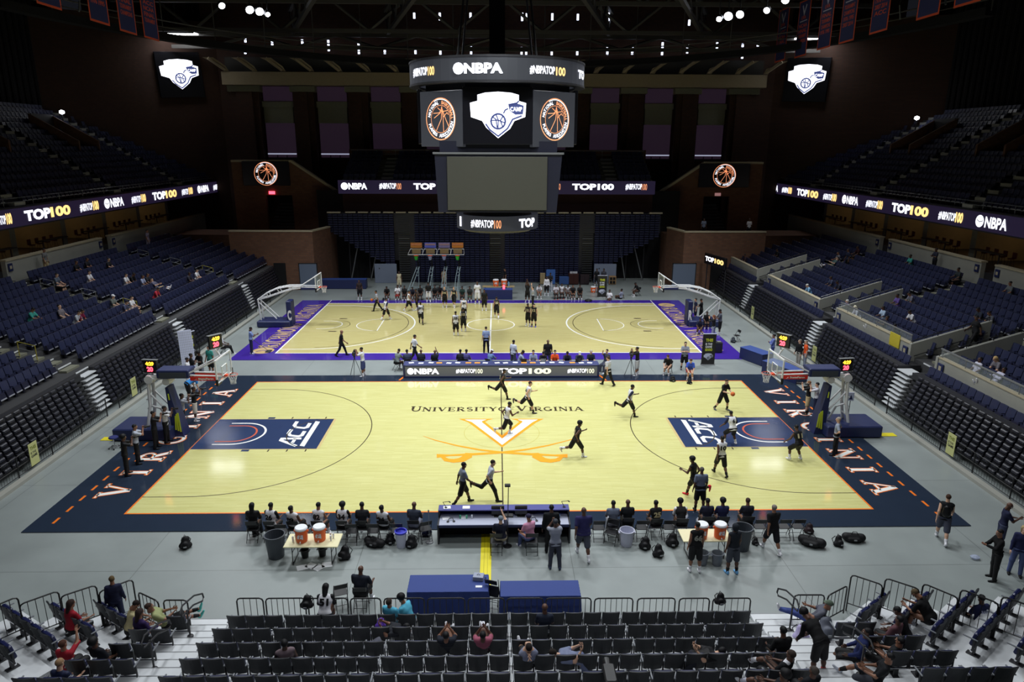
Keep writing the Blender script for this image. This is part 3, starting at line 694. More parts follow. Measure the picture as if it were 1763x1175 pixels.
# ------------------------------------------------------------------ emblems shown on the screens
M_LEDB = mat('led_logo_blue', (0.03, 0.04, 0.12), .5, em=(0.05, 0.07, 0.22), ems=.8)
def put_shield(mb, T, w, mw=None, mk=None, z=0.0):
    mw = mw or M_LED; mk = mk or M_LEDB; k = w/282.0
    def q(p): return [((x-811)*k, (580-y)*k) for x, y in p]
    mb.flat(q([(707, 483), (745, 473), (811, 468), (877, 473), (915, 483), (915, 512), (707, 512)]), z, mw, T)
    mb.flat(q([(707, 512), (915, 512), (952, 522), (948, 588), (893, 608), (730, 608), (674, 590), (669, 522)]), z, mw, T)
    mb.flat(q([(730, 608), (893, 608), (872, 645), (811, 692), (750, 640)]), z, mw, T)
    e = z+.006
    mb.flat(q([(862, 530), (900, 522), (940, 534), (936, 575), (898, 578), (870, 560)]), e, mk, T)
    mb.strip(q([(748, 622), (768, 650), (811, 682), (858, 645), (884, 600), (930, 583)]), 8*k, e, mk, T)
    mb.strip([((811-811)*k+36*k*math.cos(t*PI/9), (580-610)*k+36*k*math.sin(t*PI/9)) for t in range(18)], 9*k, e, mk, T, closed=True)
    for p in ([(800, 576), (812, 605), (810, 646)], [(776, 606), (812, 604), (846, 618)], [(782, 588), (800, 600), (806, 640)], [(836, 584), (822, 606), (834, 636)]): mb.strip(q(p), 6*k, e, mk, T)
    for p in ([(862, 548), (846, 556), (838, 572)], [(915, 512), (905, 522), (862, 530)]): mb.strip(q(p), 7*k, e, mk, T)
    put_text(mb, 'CAMP', T @ Matrix.Translation(((872-811)*k, (580-562)*k, 0)), 60*k, 22*k, mw, .03, e+.006)
def put_roundel(mb, T, r, txt=True, mo=None, mw=None):
    mo = mo or M_LEDO; mw = mw or M_LEDD
    mb.strip([(r*math.cos(t*PI/20), r*math.sin(t*PI/20)) for t in range(40)], r*.05, 0, mo, T, closed=True)
    mb.strip([(r*.95*math.cos(t*PI/20), r*.95*math.sin(t*PI/20)) for t in range(-8, 14)], r*.04, .004, mw, T)
    mb.strip([(r*.66*math.cos(t*PI/20), r*.66*math.sin(t*PI/20)) for t in range(40)], r*.025, 0, mo, T, closed=True)
    for p in ([(-.5, .28), (-.1, .3), (.15, .45)], [(-.45, .05), (0, .3), (.1, .6)], [(.1, .6), (.18, .1), (.2, -.6)], [(-.3, -.55), (.05, 0), (.12, .5)], [(.55, -.35), (.3, .1), (.12, .5)], [(.2, .1), (.45, .3), (.55, .2)], [(-.2, .55), (.1, .35), (.5, .4)]):
        mb.strip([(a*r, b*r) for a, b in p], r*.035, 0, mo, T)
    if txt:
        for word, a0, a1, flip in (('NATIONAL', 172, 98, 0), ('BASKETBALL', 84, -2, 0), ('PLAYERS', 196, 252, 1), ('ASSOCIATION', 264, 350, 1)):
            n = len(word)
            for i, c in enumerate(word):
                a = a0+(a1-a0)*(i+.5)/n; v, f, gw, gh = glyphs(c, .03); hh = r*.17; ww = min(hh*1.1, hh*gw*.9)
                ang = R(a-90) if not flip else R(a+90)
                S = T @ Matrix.Translation((r*.8*math.cos(R(a)), r*.8*math.sin(R(a)), .003)) @ rot(ang)
                mb.add([(p[0]/gw*ww-ww/2, (p[1]-.5)*hh, 0) for p in v], f, mw if a0 > 90 else mo, S)
def nbpa(mb, T, w, h, m, mk):
    """disc mark and letters, lower left at T"""
    r = h*.56; mb.flat([(r+r*math.cos(t*PI/14), h/2+r*math.sin(t*PI/14)) for t in range(28)], 0, m, T)
    for p in ([(.3, .75), (1.0, .6), (1.75, .95)], [(.3, .9), (.9, 1.2), (1.2, 1.8)], [(.9, 1.2), (1.3, .7), (1.7, .45)]): mb.strip([(a*r, h/2-r+b*r) for a, b in p], r*.05, .004, mk, T)
    put_text(mb, 'NBPA', T @ Matrix.Translation((2.12*r, 0, 0)), w-2.12*r, h, m, .045)

# ------------------------------------------------------------------ far end
YB = 38.5
mb = MB(); mb.box((-46, 53.5, 0), (46, 54, 34), M_BRICK); struct(mb, 'wall_far', label='dark brick far end wall')
# retracted blue seating wall: boxes row by row
back = thing('retracted_seat_wall', 'tall navy wall of retracted seats at the far end of the floor', 'stand', (0, YB, 0))
def bxy(u, z=4): return at(u, 430, y=YB).x
bl, br_ = bxy(567), bxy(1137); stripsX = [(bxy(686), bxy(706)), (bxy(843), bxy(863)), (bxy(1002), bxy(1021))]
mb = MB(); ztop = 6.95
def zlow(x):
    a = abs(x+.1)
    if a < 11.6: return 0.0
    return min(5.0, 1.9+(a-11.6)*.62)
mb.box((bl+.1, .25, 5.0), (br_-.1, .9, ztop), M_SEATD); mb.box((stripsX[0][0], .3, 0), (stripsX[2][1], .9, 5.0), M_SEATD)
mb.box((stripsX[0][0]-2.2, .5, 2.2), (stripsX[2][1]+2.2, .9, 5.0), M_DARK)
mb.obj('seat_wall_frame', None, back)
for r in range(30):
    z = .06+.228*r
    x = bl+.26
    while x < br_-.2:
        if z >= zlow(x) and not any(a-.22 < x < b+.22 for a, b in stripsX):
            rest_fold.add([(-.225, 0, 0), (.225, 0, 0), (.235, 0, .17), (-.235, 0, .17), (-.2, -.09, .03), (.2, -.09, .03), (.2, -.08, .14), (-.2, -.08, .14)], [(4, 5, 6, 7), (0, 1, 5, 4), (1, 2, 6, 5), (2, 3, 7, 6), (3, 0, 4, 7)], M_SEATW, Matrix.Translation((x, YB+.1, z)))
        x += .5
mb = MB()
for a, b in stripsX:
    for r in range(30): z = .1+.228*r; mb.box((a+.05, -.02+.008*r, z), (b-.05, .3, z+.03), M_GREY if r in (17, 19) else mat('dull_step_edge', (.05, .055, .06), .5))
mb.obj('step_edges', None, back)
mb = MB(); k = at(594, 364, y=YB).x
while k < br_-2.2: mb.box((k, 0, ztop+.02), (k+1.0, .25, ztop+.13), M_LEDGE); k += 1.24
mb.box((bl, .0, ztop), (bl+1.3, .3, ztop+.12), M_LEDGE); mb.box((br_-1.3, 0, ztop), (br_, .3, ztop+.12), M_LEDGE)
mb.obj('cap_rail', None, back)
# under the stand: black sheet painting the shade of the void, and two grey panels
mb = MB(); mb.box((-18.5, 41.0, 0), (18.5, 41.3, 9), M_BLACK); struct(mb, 'wall_far_void_shade', label='black sheet standing in for the shade under the far stand')
for i, (a, b, lb) in enumerate(((646, 684, 'left'), (1022, 1060, 'right'))):
    x0, x1 = at(a, 487, y=YB-.2).x, at(b, 487, y=YB-.2).x
    mb = MB(); mb.bbox((x0, YB-.25, .0), (x1, YB-.15, 1.95), .02, mat('blue_grey_board', srgb(120, 130, 150), .6)); mb.lathe([(.06, 0), (.06, .02)], M_BLK, 8, T=Matrix.Translation((x0+.5, YB-.26, 1.5)) @ Matrix.Rotation(PI/2, 4, 'X'))
    mb.obj('plywood_board', None, label='pale blue grey panel standing at the %s foot of the far seat wall' % lb, cat='panel')
# bracing struts in the voids
for i, (xa, xb) in enumerate(((-15.2, -14.2), (-13.2, -12.2), (13.0, 12.2), (14.8, 13.6))):
    mb = MB(); mb.tube([(xa, 39.6, 0), (xb, 39.6, 4.2)], .06, M_GREY, 6); mb.tube([(xa, 39.6, 0), (xa, 39.6, 4)], .05, M_DARK, 6)
    mb.obj('stand_brace', None, label='steel brace in the dark void under the far stand, %s from the left' % ord_(i+1), cat='brace')

# brick corner blocks with terrace and diagonal wall
for s in (-1, 1):
    sd = 'left' if s < 0 else 'right'
    mb = MB()
    xa, xb = (17.4, 25.2)
    pl = [(s*25.4, 34.8), (s*17.6, 34.8), (s*16.75, 38.4), (s*16.75, 42.2), (s*34, 42.2), (s*34, 38.0), (s*25.4, 37.6)]
    if s > 0: pl = pl[::-1]
    # closed prism up to the terrace
    mb.prism(pl, 0, 4.9, M_BRICK)
    w_ = [(25.4, 34.8), (17.6, 34.8), (16.75, 38.4)]
    for (a, b) in ((w_[0], w_[1]), (w_[1], w_[2])):
        A = Vector((s*a[0], a[1], 0)); B = Vector((s*b[0], b[1], 0)); d = (B-A).normalized(); n = Vector((-d.y, d.x, 0))*(.28 if s < 0 else -.28)
        q = [(A.x, A.y), (B.x, B.y), (B.x+n.x, B.y+n.y), (A.x+n.x, A.y+n.y)]
        mb.prism(q, 4.9, 5.55, M_BRICK); o = [(p[0]-n.x*.2, p[1]-n.y*.2) for p in q[:2]]+[(p[0]+n.x*.2, p[1]+n.y*.2) for p in q[2:]]
        mb.prism(o, 5.55, 5.68, M_LEDGE)
    # rear wall with the sloping top, doorway hole left as three pieces
    y0, y1 = 42.2, 42.6
    dx0, dx1 = 21.3, 24.0
    def wallpoly(P_, m_):
        T = Matrix(((1, 0, 0, 0), (0, 0, 1, y0), (0, 1, 0, 0), (0, 0, 0, 1))); mb.prism([(s*p[0], p[1]) for p in P_], 0, .4, m_, T)
    wallpoly([(16.8, 4.9), (dx0, 4.9), (dx0, 11.7), (21.2, 11.7), (16.8, 8.75)], M_BRICK)
    wallpoly([(dx0, 8.4), (dx1, 8.4), (dx1, 11.7), (dx0, 11.7)], M_BRICK)
    wallpoly([(dx1, 4.9), (27.2, 4.9), (27.2, 11.7), (dx1, 11.7)], M_BRICK)
    T = Matrix(((1, 0, 0, 0), (0, 0, 1, y0-.1), (0, 1, 0, 0), (0, 0, 0, 1)))
    mb.prism([(s*21.2, 11.7), (s*27.2, 11.7), (s*27.2, 11.9), (s*21.1, 11.9)], 0, .6, M_LEDGE, T); mb.prism([(s*16.8, 8.75), (s*21.2, 11.7), (s*21.1, 11.9), (s*16.7, 8.95)], 0, .6, M_LEDGE, T)
    struct(mb, 'wall_%s_corner' % sd, label='brick corner block with a terrace at the far %s of the arena' % sd)
    mb = MB()
    for k in range(8): mb.box((min(s*dx0, s*dx1), 42.7+.5*k, 4.9+.3*k), (max(s*dx0, s*dx1), 43.2+.5*k, 5.1+.3*k), M_DARK)
    mb.box((min(s*(dx0-.3), s*(dx1+.3)), 47, 4.9), (max(s*(dx0-.3), s*(dx1+.3)), 47.2, 10), M_BLACK)
    struct(mb, 'wall_%s_corner_stair' % sd, label='dark stair inside the far %s corner doorway' % sd)
    mb = MB(); a, b = (at(535 if s < 0 else 1160, 480, y=34.75).x, at(547 if s < 0 else 1196, 480, y=34.75).x)
    xx = (at(517, 480, y=34.7).x, at(546, 480, y=34.7).x) if s < 0 else (at(1158, 480, y=34.7).x, at(1196, 480, y=34.7).x)
    zt = at(530, 455, y=34.7).z if s < 0 else at(1170, 455, y=34.7).z
    mb.box((xx[0], 34.68, .02), (xx[1], 34.8, zt), mat('door_grey_blue', srgb(100, 112, 132), .5)); mb.box((xx[0]-.08, 34.7, 0), (xx[0], 34.8, zt+.08), M_DARK); mb.box((xx[1], 34.7, 0), (xx[1]+.08, 34.8, zt+.08), M_DARK); mb.box((xx[0]-.08, 34.7, zt), (xx[1]+.08, 34.8, zt+.08), M_DARK)
    struct(mb, 'door_%d' % (1 if s < 0 else 2), label='blue grey metal door in the %s brick corner' % sd)
    mb = MB(); x = s*20.0-(.5 if s > 0 else -.3); mb.box((s*20.9-.55, 34.74, 0), (s*20.9+.55, 34.86, 2.6), M_BLACK)  # flat black panel paints the darkness of the tunnel opening
    struct(mb, 'door_%d' % (3 if s < 0 else 4), label='black panel painting the dark inside of the tunnel doorway in the %s brick corner' % sd)
    # small red exit lamp
    q = at(468 if s < 0 else 1236, 332 if s < 0 else 335, y=42.1)
    mb = MB(); mb.box((q.x-.3, 42.08, q.z-.15), (q.x+.3, 42.18, q.z+.15), M_LEDR if s < 0 else mat('exit_sign_dim', (.3, .1, .1), em=(.5, .25, .25), ems=.5))
    mb.obj('exit_sign', None, label='small %s exit sign above the far %s corner doorway' % ('red' if s < 0 else 'pale red', sd), cat='sign')
    q0, q1 = (at(416, 278, y=42.0), at(500, 320, y=42.0)) if s < 0 else (at(1205, 282, y=42.0), at(1288, 323, y=42.0))
    so = thing('corner_screen', 'black screen with a small basketball roundel on the %s corner brick wall' % sd, 'screen', ((q0.x+q1.x)/2, 42.0, (q0.z+q1.z)/2))
    hw, hh = (q1.x-q0.x)/2, (q0.z-q1.z)/2
    mb = MB(); mb.bbox((-hw, -.1, -hh), (hw, .15, hh), .03, M_SCRN); mb.obj('screen_body', None, so)
    mb = MB(); put_roundel(mb, wallT(((-.03*0), -.12, 0), (1, 0, 0)), 1.15); mb.obj('roundel', None, so)
    # diagonal upper corner wall with the shield screen
    A = Vector((s*29.2, 51.5, 0)); B = Vector((s*45.2, 41.5, 0))
    mb = MB(); d = (B-A).normalized(); n = Vector((-d.y, d.x, 0)); n = n if n.y > 0 else -n
    q = [(A.x, A.y), (B.x, B.y), (B.x+n.x*.5, B.y+n.y*.5), (A.x+n.x*.5, A.y+n.y*.5)]
    if s < 0: q = q[::-1]
    mb.prism(q, 4, 26, brick_mat('upper_brick', srgb(66, 42, 30), srgb(58, 36, 26), srgb(50, 38, 32)) if s < 0 else MATS['upper_brick'])
    struct(mb, 'wall_%s_diagonal' % sd, label='diagonal brick wall at the upper far %s corner' % sd)
    u0, u1, v0, v1 = (270, 347, 90, 168) if s < 0 else (1352, 1427, 100, 175)
    # place the screen on the diagonal wall
    def ond(u, v):
        dd = at(u, v, y=10)-CAM; dd.normalize(); nn = n; t = (A-CAM).dot(nn)/dd.dot(nn); return CAM+dd*t
    p0, p1 = ond(u0, (v0+v1)/2), ond(u1, (v0+v1)/2); pt, pb = ond((u0+u1)/2, v0), ond((u0+u1)/2, v1)
    c = (p0+p1)/2; c -= n*.25; wx = (p1-p0); wd = wx.length; ht = pt.z-pb.z; c.z = (pt.z+pb.z)/2
    so = thing('wall_screen', 'black wall screen showing a glowing white camp shield, high on the %s' % sd, 'screen', c)
    T = wallT((0, 0, 0), wx); mb = MB(); mb.bbox((-wd/2, -ht/2, -.15), (wd/2, ht/2, .1), .03, M_SCRN, T); mb.obj('screen_body', None, so)
    mb = MB(); put_shield(mb, wallT(-n*.12, wx) @ Matrix.Translation((0, .05, 0)), wd*.86); mb.obj('shield_emblem', None, so)

# far balcony: ribbon, seats, recess
yr = 39.4
rb = thing('ribbon_board', 'short LED ribbon board across the far end balcony behind the scoreboard', 'LED board', (0, yr, 0))
def bX(u): return at(u, 322, y=yr).x
def bZ(v): return at(700, v, y=yr).z
mb = MB(); mb.box((bX(582), 0, bZ(334)), (bX(1128), .3, bZ(311)), M_LEDP); mb.obj('panel', None, rb)
mb = MB(); h = .62; zb = bZ(326.5)
nbpa(mb, wallT((bX(587), -.02, zb), (1, 0, 0)), bX(632)-bX(587), h, M_LED, M_LEDP); mb.obj('lettering', None, rb)
for t, a, b, m_ in (('#NBPATOP', 653, 682, M_LED), ('100', 683, 691, M_LEDO), ('TOP', 712, 750, M_LED), ('0', 962, 965, M_LEDO), ('TOP100', 985, 1057, M_LED), ('#NBPATOP', 1077, 1105, M_LED), ('100', 1105, 1114, M_LEDO)):
    mb = MB(); put_text(mb, t, wallT((bX(a), -.02, zb), (1, 0, 0)), bX(b)-bX(a), h, m_, .05 if t[0] == 'T' else .02); mb.obj('lettering', None, rb)
mb = MB()
for k in range(7): mb.box((-15.7, yr+.3+.85*k, 9.0), (15.5, yr+.3+.85*(k+1), 9.75+.36*k), M_STEP)
mb.box((-15.9, 45.6, 7), (15.7, 46.0, 13.0), M_BRICK)
struct(mb, 'wall_far_balcony', label='stepped concrete far end balcony')
mb = MB()
for sx in (-11.2, 11.3):
    for k in range(7): mb.box((sx-.6, yr+.25+.85*k, 9.75+.36*k), (sx+.6, yr+.7+.85*k, 9.95+.36*k), M_CWALL)
struct(mb, 'wall_far_balcony_aisles', label='pale aisle steps on the far balcony')
for k in range(7):
    x = -15.3
    while x < 15.3:
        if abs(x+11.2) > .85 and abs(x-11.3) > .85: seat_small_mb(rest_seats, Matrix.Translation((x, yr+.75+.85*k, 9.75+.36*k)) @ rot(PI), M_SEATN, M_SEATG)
        x += .55
mb = MB()
for z in (.5, .9): mb.tube([(-15.7, 45.5, 12.0+z), (15.5, 45.5, 12.0+z)], .035, M_GREY, 5)
for x in range(-15, 16, 2): mb.tube([(x, 45.5, 11.9), (x, 45.5, 12.9)], .03, M_GREY, 5)
mb.obj('balcony_railing', None, label='grey railing at the top of the far balcony seats', cat='railing')
mb = MB(); mb.box((-15.8, 40.6, 6.9), (15.6, 40.8, 8.9), mat('dark_red_recess', srgb(44, 16, 12), .8, var=.3, vs=.8)); struct(mb, 'wall_far_recess', label='dark red recess under the far ribbon board')

# upper far wall: piers, windows, beam and brackets
YW = 50.0
def wX(u): return at(u, 200, y=YW).x
def wZ(v): return at(700, v, y=YW).z
wins = [(455, 505), (548, 598), (640, 690), (733, 783), (925, 975), (1017, 1065), (1110, 1157), (1202, 1248)]
M_PIER = brick_mat('pier_brick', srgb(70, 44, 32), srgb(60, 38, 28), srgb(48, 38, 32))
mb = MB(); mb.box((-32, YW+.6, 0), (32, YW+1.2, 30), M_PIER); struct(mb, 'wall_far_upper', label='upper far brick wall')
mb = MB()
edges = [400]+[x for w_ in wins for x in w_]+[1300]
for i in range(0, len(edges), 2):
    a, b = wX(edges[i]), wX(edges[i+1]); mb.box((a+.25, YW-.5, 6), (b-.25, YW+.6, wZ(158)), M_PIER); mb.box((a, YW-.8, wZ(160)), (b, YW+.6, wZ(150)), M_STEP); mb.box((a+.9, YW-.75, 6), (b-.9, YW-.5, wZ(160)), M_PIER)
struct(mb, 'wall_far_piers', label='row of brown brick piers on the upper far wall')
for i, (a, b) in enumerate(wins):
    a, b = wX(a), wX(b); mb = MB(); g = mat('purple_lit_glass', srgb(60, 44, 62), .4, em=(.07, .04, .075), ems=.16)
    mb.box((a, YW+.2, wZ(274)), (b, YW+.3, wZ(213)), g); mb.box((a, YW+.2, wZ(175)), (b, YW+.3, wZ(150)), g)
    mb.box((a-.1, YW-.1, wZ(186)), (b+.1, YW+.5, wZ(176)), M_STEP); mb.box((a, YW+.0, wZ(213)), (b, YW+.5, wZ(186)), M_STEP)
    mb.box((a, YW+.15, wZ(267)), (b, YW+.2, wZ(265)), mat('lit_bar_counter', (.8, .8, 1), em=(.7, .75, 1), ems=.45)); mb.box((a, YW+.05, wZ(276)), (b, YW+.3, wZ(272)), M_DARK)
    for t in (.33, .66): mb.box((a+(b-a)*t-.04, YW+.12, wZ(274)), (a+(b-a)*t+.04, YW+.3, wZ(268)), M_DARK)
    struct(mb, 'window_%d' % (i+1), label='tall window with dim purple light on the far wall, %s from the left' % ord_(i+1))
mb = MB(); mb.box((wX(395), YW-1.2, wZ(149)), (wX(1308), YW+.4, wZ(127)), mat('beige_beam', srgb(158, 144, 118), .8, var=.1)); struct(mb, 'trim_3', label='long beige beam above the far piers')
mb = MB()
for i in range(20):
    u = 402+i*47.5; 
    if u > 1310: break
    x = wX(u); dd = 1 if u < 856 else -1
    mb.add([(x-.2, YW-1, wZ(126)), (x+.35, YW-1, wZ(126)), (x+.35-dd*.2, YW-1.3, wZ(118)), (x-dd*1.1+.35, YW-2.2, wZ(105)), (x-dd*1.9+.0, YW-2.2, wZ(105)), (x-.2-dd*.2, YW-1.3, wZ(117))], [(0, 1, 2, 3, 4, 5)], mat('beige_beam', (0, 0, 0)))
    mb.tube([(x-dd*1.3, YW-2.2, wZ(106)), (x, YW-1.2, wZ(124))], .18, mat('beige_beam', (0, 0, 0)), 5)
mb.box((wX(395), YW+.2, wZ(127)), (wX(1308), YW+.4, wZ(100)), mat('dim_clerestory', srgb(50, 48, 42), .6))
struct(mb, 'trim_4', label='row of slanted beam brackets under the roof at the far end')

# ------------------------------------------------------------------ roof
mb = MB(); mb.box((-46, -42, 31), (46, 56, 31.4), M_ROOF)
struct(mb, 'ceiling', label='dark arena roof deck')
def truss(name, lab, p, q, z0, z1, n=14, r=.16):
    o = thing(name, lab, 'roof truss', (0, 0, 0), 0, 'steel roof trusses')
    p = Vector((p[0], p[1], 0)); q = Vector((q[0], q[1], 0))
    mb = MB(); mb.beam(p+Vector((0, 0, z0)), q+Vector((0, 0, z0)), .35, .35, M_TRUSS); mb.beam(p+Vector((0, 0, z1)), q+Vector((0, 0, z1)), .35, .35, M_TRUSS); mb.obj('chord', None, o)
    mb = MB()
    for i in range(n):
        a = p.lerp(q, i/n); b = p.lerp(q, (i+1)/n)
        if i % 2: mb.tube([a+Vector((0, 0, z0)), b+Vector((0, 0, z1))], r, M_TRUSS, 5)
        else: mb.tube([a+Vector((0, 0, z1)), b+Vector((0, 0, z0))], r, M_TRUSS, 5)
    mb.obj('web', None, o)
for i, (y, z0, z1) in enumerate(((47.5, 23.2, 24.4), (43, 24.2, 27.5), (36, 25.6, 29), (29, 25.6, 29.6))):
    truss('roof_truss', 'dark steel roof truss crossing the hall, %s from the far wall' % ord_(i+1), (-34, y), (34, y), z0, z1, 16)
for i, (xa, xb) in enumerate(((-22, -12), (-12, -5), (12, 5), (22, 12))):
    truss('roof_truss', 'slanting steel roof truss running toward the camera, %s from the left' % ord_((1, 2, 4, 3)[i]), (xa, 49), (xb, 22), 24.6, 27, 10, .1)
# curved catwalk ring
ring = thing('catwalk_ring', 'black curved catwalk ring hanging under the far roof', 'catwalk', (0, 0, 0))
pts = [(34*math.cos(R(a)), 14+33*math.sin(R(a)), 21.6+.9*abs(math.cos(R(a)))**3) for a in range(10, 171, 4)]
mb = MB(); 
for i in range(len(pts)-1): mb.beam(pts[i], pts[i+1], .9, .55, M_BLACK)
mb.obj('walkway', None, ring)
mb = MB(); mb.tube([(x, y, z+1.3) for x, y, z in pts], .06, M_TRUSS, 5); mb.tube([(x*1.0, y, z+.8) for x, y, z in pts], .04, M_TRUSS, 5)
for p in pts[::2]: mb.tube([p, (p[0], p[1], p[2]+9)], .05, M_TRUSS, 4)
mb.obj('rail', None, ring)
# slits of light between roof bays
for i, (u, v0, v1) in enumerate([(422, 65, 73), (468, 68, 78), (520, 68, 85), (565, 69, 88), (617, 72, 93), (662, 78, 93), (715, 81, 94), (758, 81, 94), (811, 80, 95), (854, 82, 94), (898, 81, 95), (906, 82, 95), (950, 83, 95), (994, 83, 95), (1046, 81, 95), (1089, 78, 94), (1141, 73, 95), (1184, 76, 92), (1235, 73, 88), (1279, 75, 81), (1305, 75, 80), (713, 22, 32), (757, 22, 35), (810, 22, 33), (899, 22, 36), (907, 23, 32), (951, 23, 35), (995, 24, 35), (1048, 22, 36), (517, 27, 37), (1187, 34, 44), (422, 88, 93), (1278, 97, 101)]):
    p = at(u, v0, y=49.4 if v0 > 60 else 47.9); q = at(u, v1, y=49.4 if v0 > 60 else 47.9)
    mb = MB(); mb.bbox((p.x-.11, p.y-.04, q.z), (p.x+.11, p.y+.04, p.z), .01, M_STRIP)
    mb.obj('window_%d' % (20+i), None, label='narrow pale slit of light between the roof bays', kind='structure')
mb = MB(); mb.box((-34, 52.0, 20), (34, 52.4, 31), M_ROOF); struct(mb, 'wall_far_top', label='dark wall band under the roof at the far end')

# flood light clusters
M_BANK = mat('flood_bank_lens', (1, 1, 1), .5, em=(.93, .95, 1), ems=8)
n_ = 0
for (u, v, big) in ((382, 10, .8), (430, 17, 1), (447, 20, 1), (461, 25, .6), (1238, 33, .7), (1254, 28, 1.1), (1274, 25, 1), (1320, 18, .8), (1352, 0, 1)):
    p = at(u, v, y=33.5); n_ += 1
    fo = thing('flood_light', 'bright white flood lamp on the catwalk, %s from the left' % ord_(n_), 'flood light', p, 0, 'catwalk flood lamps')
    d = (Vector((0, 2, 0))-p).normalized(); T = d.to_track_quat('-Z', 'Y').to_matrix().to_4x4()
    mb = MB(); mb.lathe([(.12, .5), (.3, .3), (.38*big, 0), (.36*big, .0)], M_DARK, 12, T=T); mb.obj('housing', None, fo)
    mb = MB(); mb.lathe([(.33*big, -.01), (.0, -.05)], M_FLOOD, 12, T=T); mb.obj('lens', None, fo)
    mb = MB(); mb.tube([(0, 0, .3), (0, 0, 1.6)], .05, M_DARK, 5); mb.obj('hanger', None, fo)
for sx in (-1, 1):
    fo = thing('flood_bank', 'wide shaded flood light bank under the roof at the far %s' % ('left' if sx < 0 else 'right'), 'flood light', (sx*33.0, 46.6, 24.3))
    mb = MB(); mb.box((-2.2, -1.2, .1), (2.2, 1.2, .3), M_DARK); mb.box((-2.2, -1.25, -.1), (2.2, -1.15, .3), M_DARK); mb.tube([(0, 0, .3), (0, 0, 6.4)], .08, M_DARK, 6); mb.obj('housing', None, fo)
    mb = MB(); mb.box((-1.9, -1.0, 0), (-.1, 1.0, .1), M_BANK); mb.box((.1, -1.0, 0), (1.9, 1.0, .1), M_BANK); mb.obj('lens', None, fo)

# upper deck lamps seen as small bright points
for (u, v, lb) in ((107, 197, 'left'), (1578, 207, 'right')):
    p = at(u, v, x=-41.0 if lb == 'left' else 41.0); mb = MB(); mb.lathe([(.0, 0), (.22, .1), (.22, .3), (0, .4)], M_FLOOD, 8, (p.x, p.y, p.z)); mb.tube([(p.x, p.y, p.z), (p.x, p.y, p.z-2.2)], .06, M_DARK, 5)
    mb.obj('deck_lamp', None, label='single small bright lamp at the top of the %s upper deck' % lb, cat='lamp')

# banners
def banner(i, u, vb, x, sd, w=2.4, h=4.6, lines=4):
    p = at(u, vb, x=x)
    o = thing('championship_banner', 'navy hanging banner with orange border, %s from the far end on the %s' % (ord_(i+1), sd), 'banner', (p.x, p.y, p.z), 0, 'banners hanging on the %s' % sd)
    s = -1 if sd == 'left' else 1
    T = wallT((0, 0, 0), (0, -s, 0)) @ Matrix.Translation((-w/2, 0, 0))
    mb = MB(); mb.box((0, 0, -.02), (w, h, 0.0), M_ORGB, T); mb.obj('border', None, o)
    mb = MB(); mb.box((.13, .13, -.03), (w-.13, h-.1, .012), M_BANN, T); mb.obj('field', None, o)
    mb = MB(); mb.strip([(w/2-.4, h-.4), (w/2, h-1.1), (w/2+.4, h-.4)], .2, .016, M_WHB, T)
    mb.box((w/2-.75, h-1.72, .014), (w/2+.75, h-1.64, .017), M_WHB, T)
    WD = ('ACC', 'NCAA', 'FINAL', 'TOURNAMENT', 'CHAMPIONS', '1976 1995', '2007 2014')
    put_text(mb, 'UVA', T @ Matrix.Translation((w/2-.45, h-1.55, 0)), .9, .3, M_ORGB, .02, .017)
    for k in range(lines): wd = WD[(i+k) % 7]; put_text(mb, wd, T @ Matrix.Translation((w*.16, h-2.2-.42*k, 0)), w*.68, .3, M_ORGB, .02, .017)
    mb.obj('lettering', None, o)
    mb = MB(); mb.tube([(0, -w/2-.1, h+.05), (0, w/2+.1, h+.05)], .05, M_DARK, 6); mb.tube([(0, 0, h), (0, 0, h+7)], .03, M_DARK, 4); mb.obj('hanging_rod', None, o)
M_BANN = mat('banner_navy', srgb(44, 50, 104), .8, var=.1); M_ORGB = mat('banner_orange', srgb(225, 90, 50), .8); M_WHB = mat('banner_white', srgb(190, 195, 215), .8)
for i, (u, v) in enumerate(((1342, 106), (1377, 98), (1417, 84), (1456, 73), (1511, 56), (1596, 30), (1664, 8))): banner(i, u, v, 26.5, 'right')
for i, (u, v) in enumerate(((262, 68), (222, 57), (173, 40), (86, 12))): banner(i, u, v, -26.5, 'left')
for i, (u, v, lb) in enumerate(((136, 20, 'left'), (1550, 33, 'right'), (1628, 8, 'right'))):
    p = at(u, v, x=-27 if lb == 'left' else 27); mb = MB(); mb.tube([(p.x, p.y, p.z), (p.x, p.y+.3, p.z+.9)], .06, M_GREY, 6); mb.tube([(p.x, p.y+.3, p.z+.9), (p.x, p.y+.3, 31)], .02, M_DARK, 4); mb.obj('speaker_bracket', None, label='short grey bracket hanging between the banners, %s in the picture' % ('at the left', 'at right near the centre', 'at far right')[i], cat='bracket')

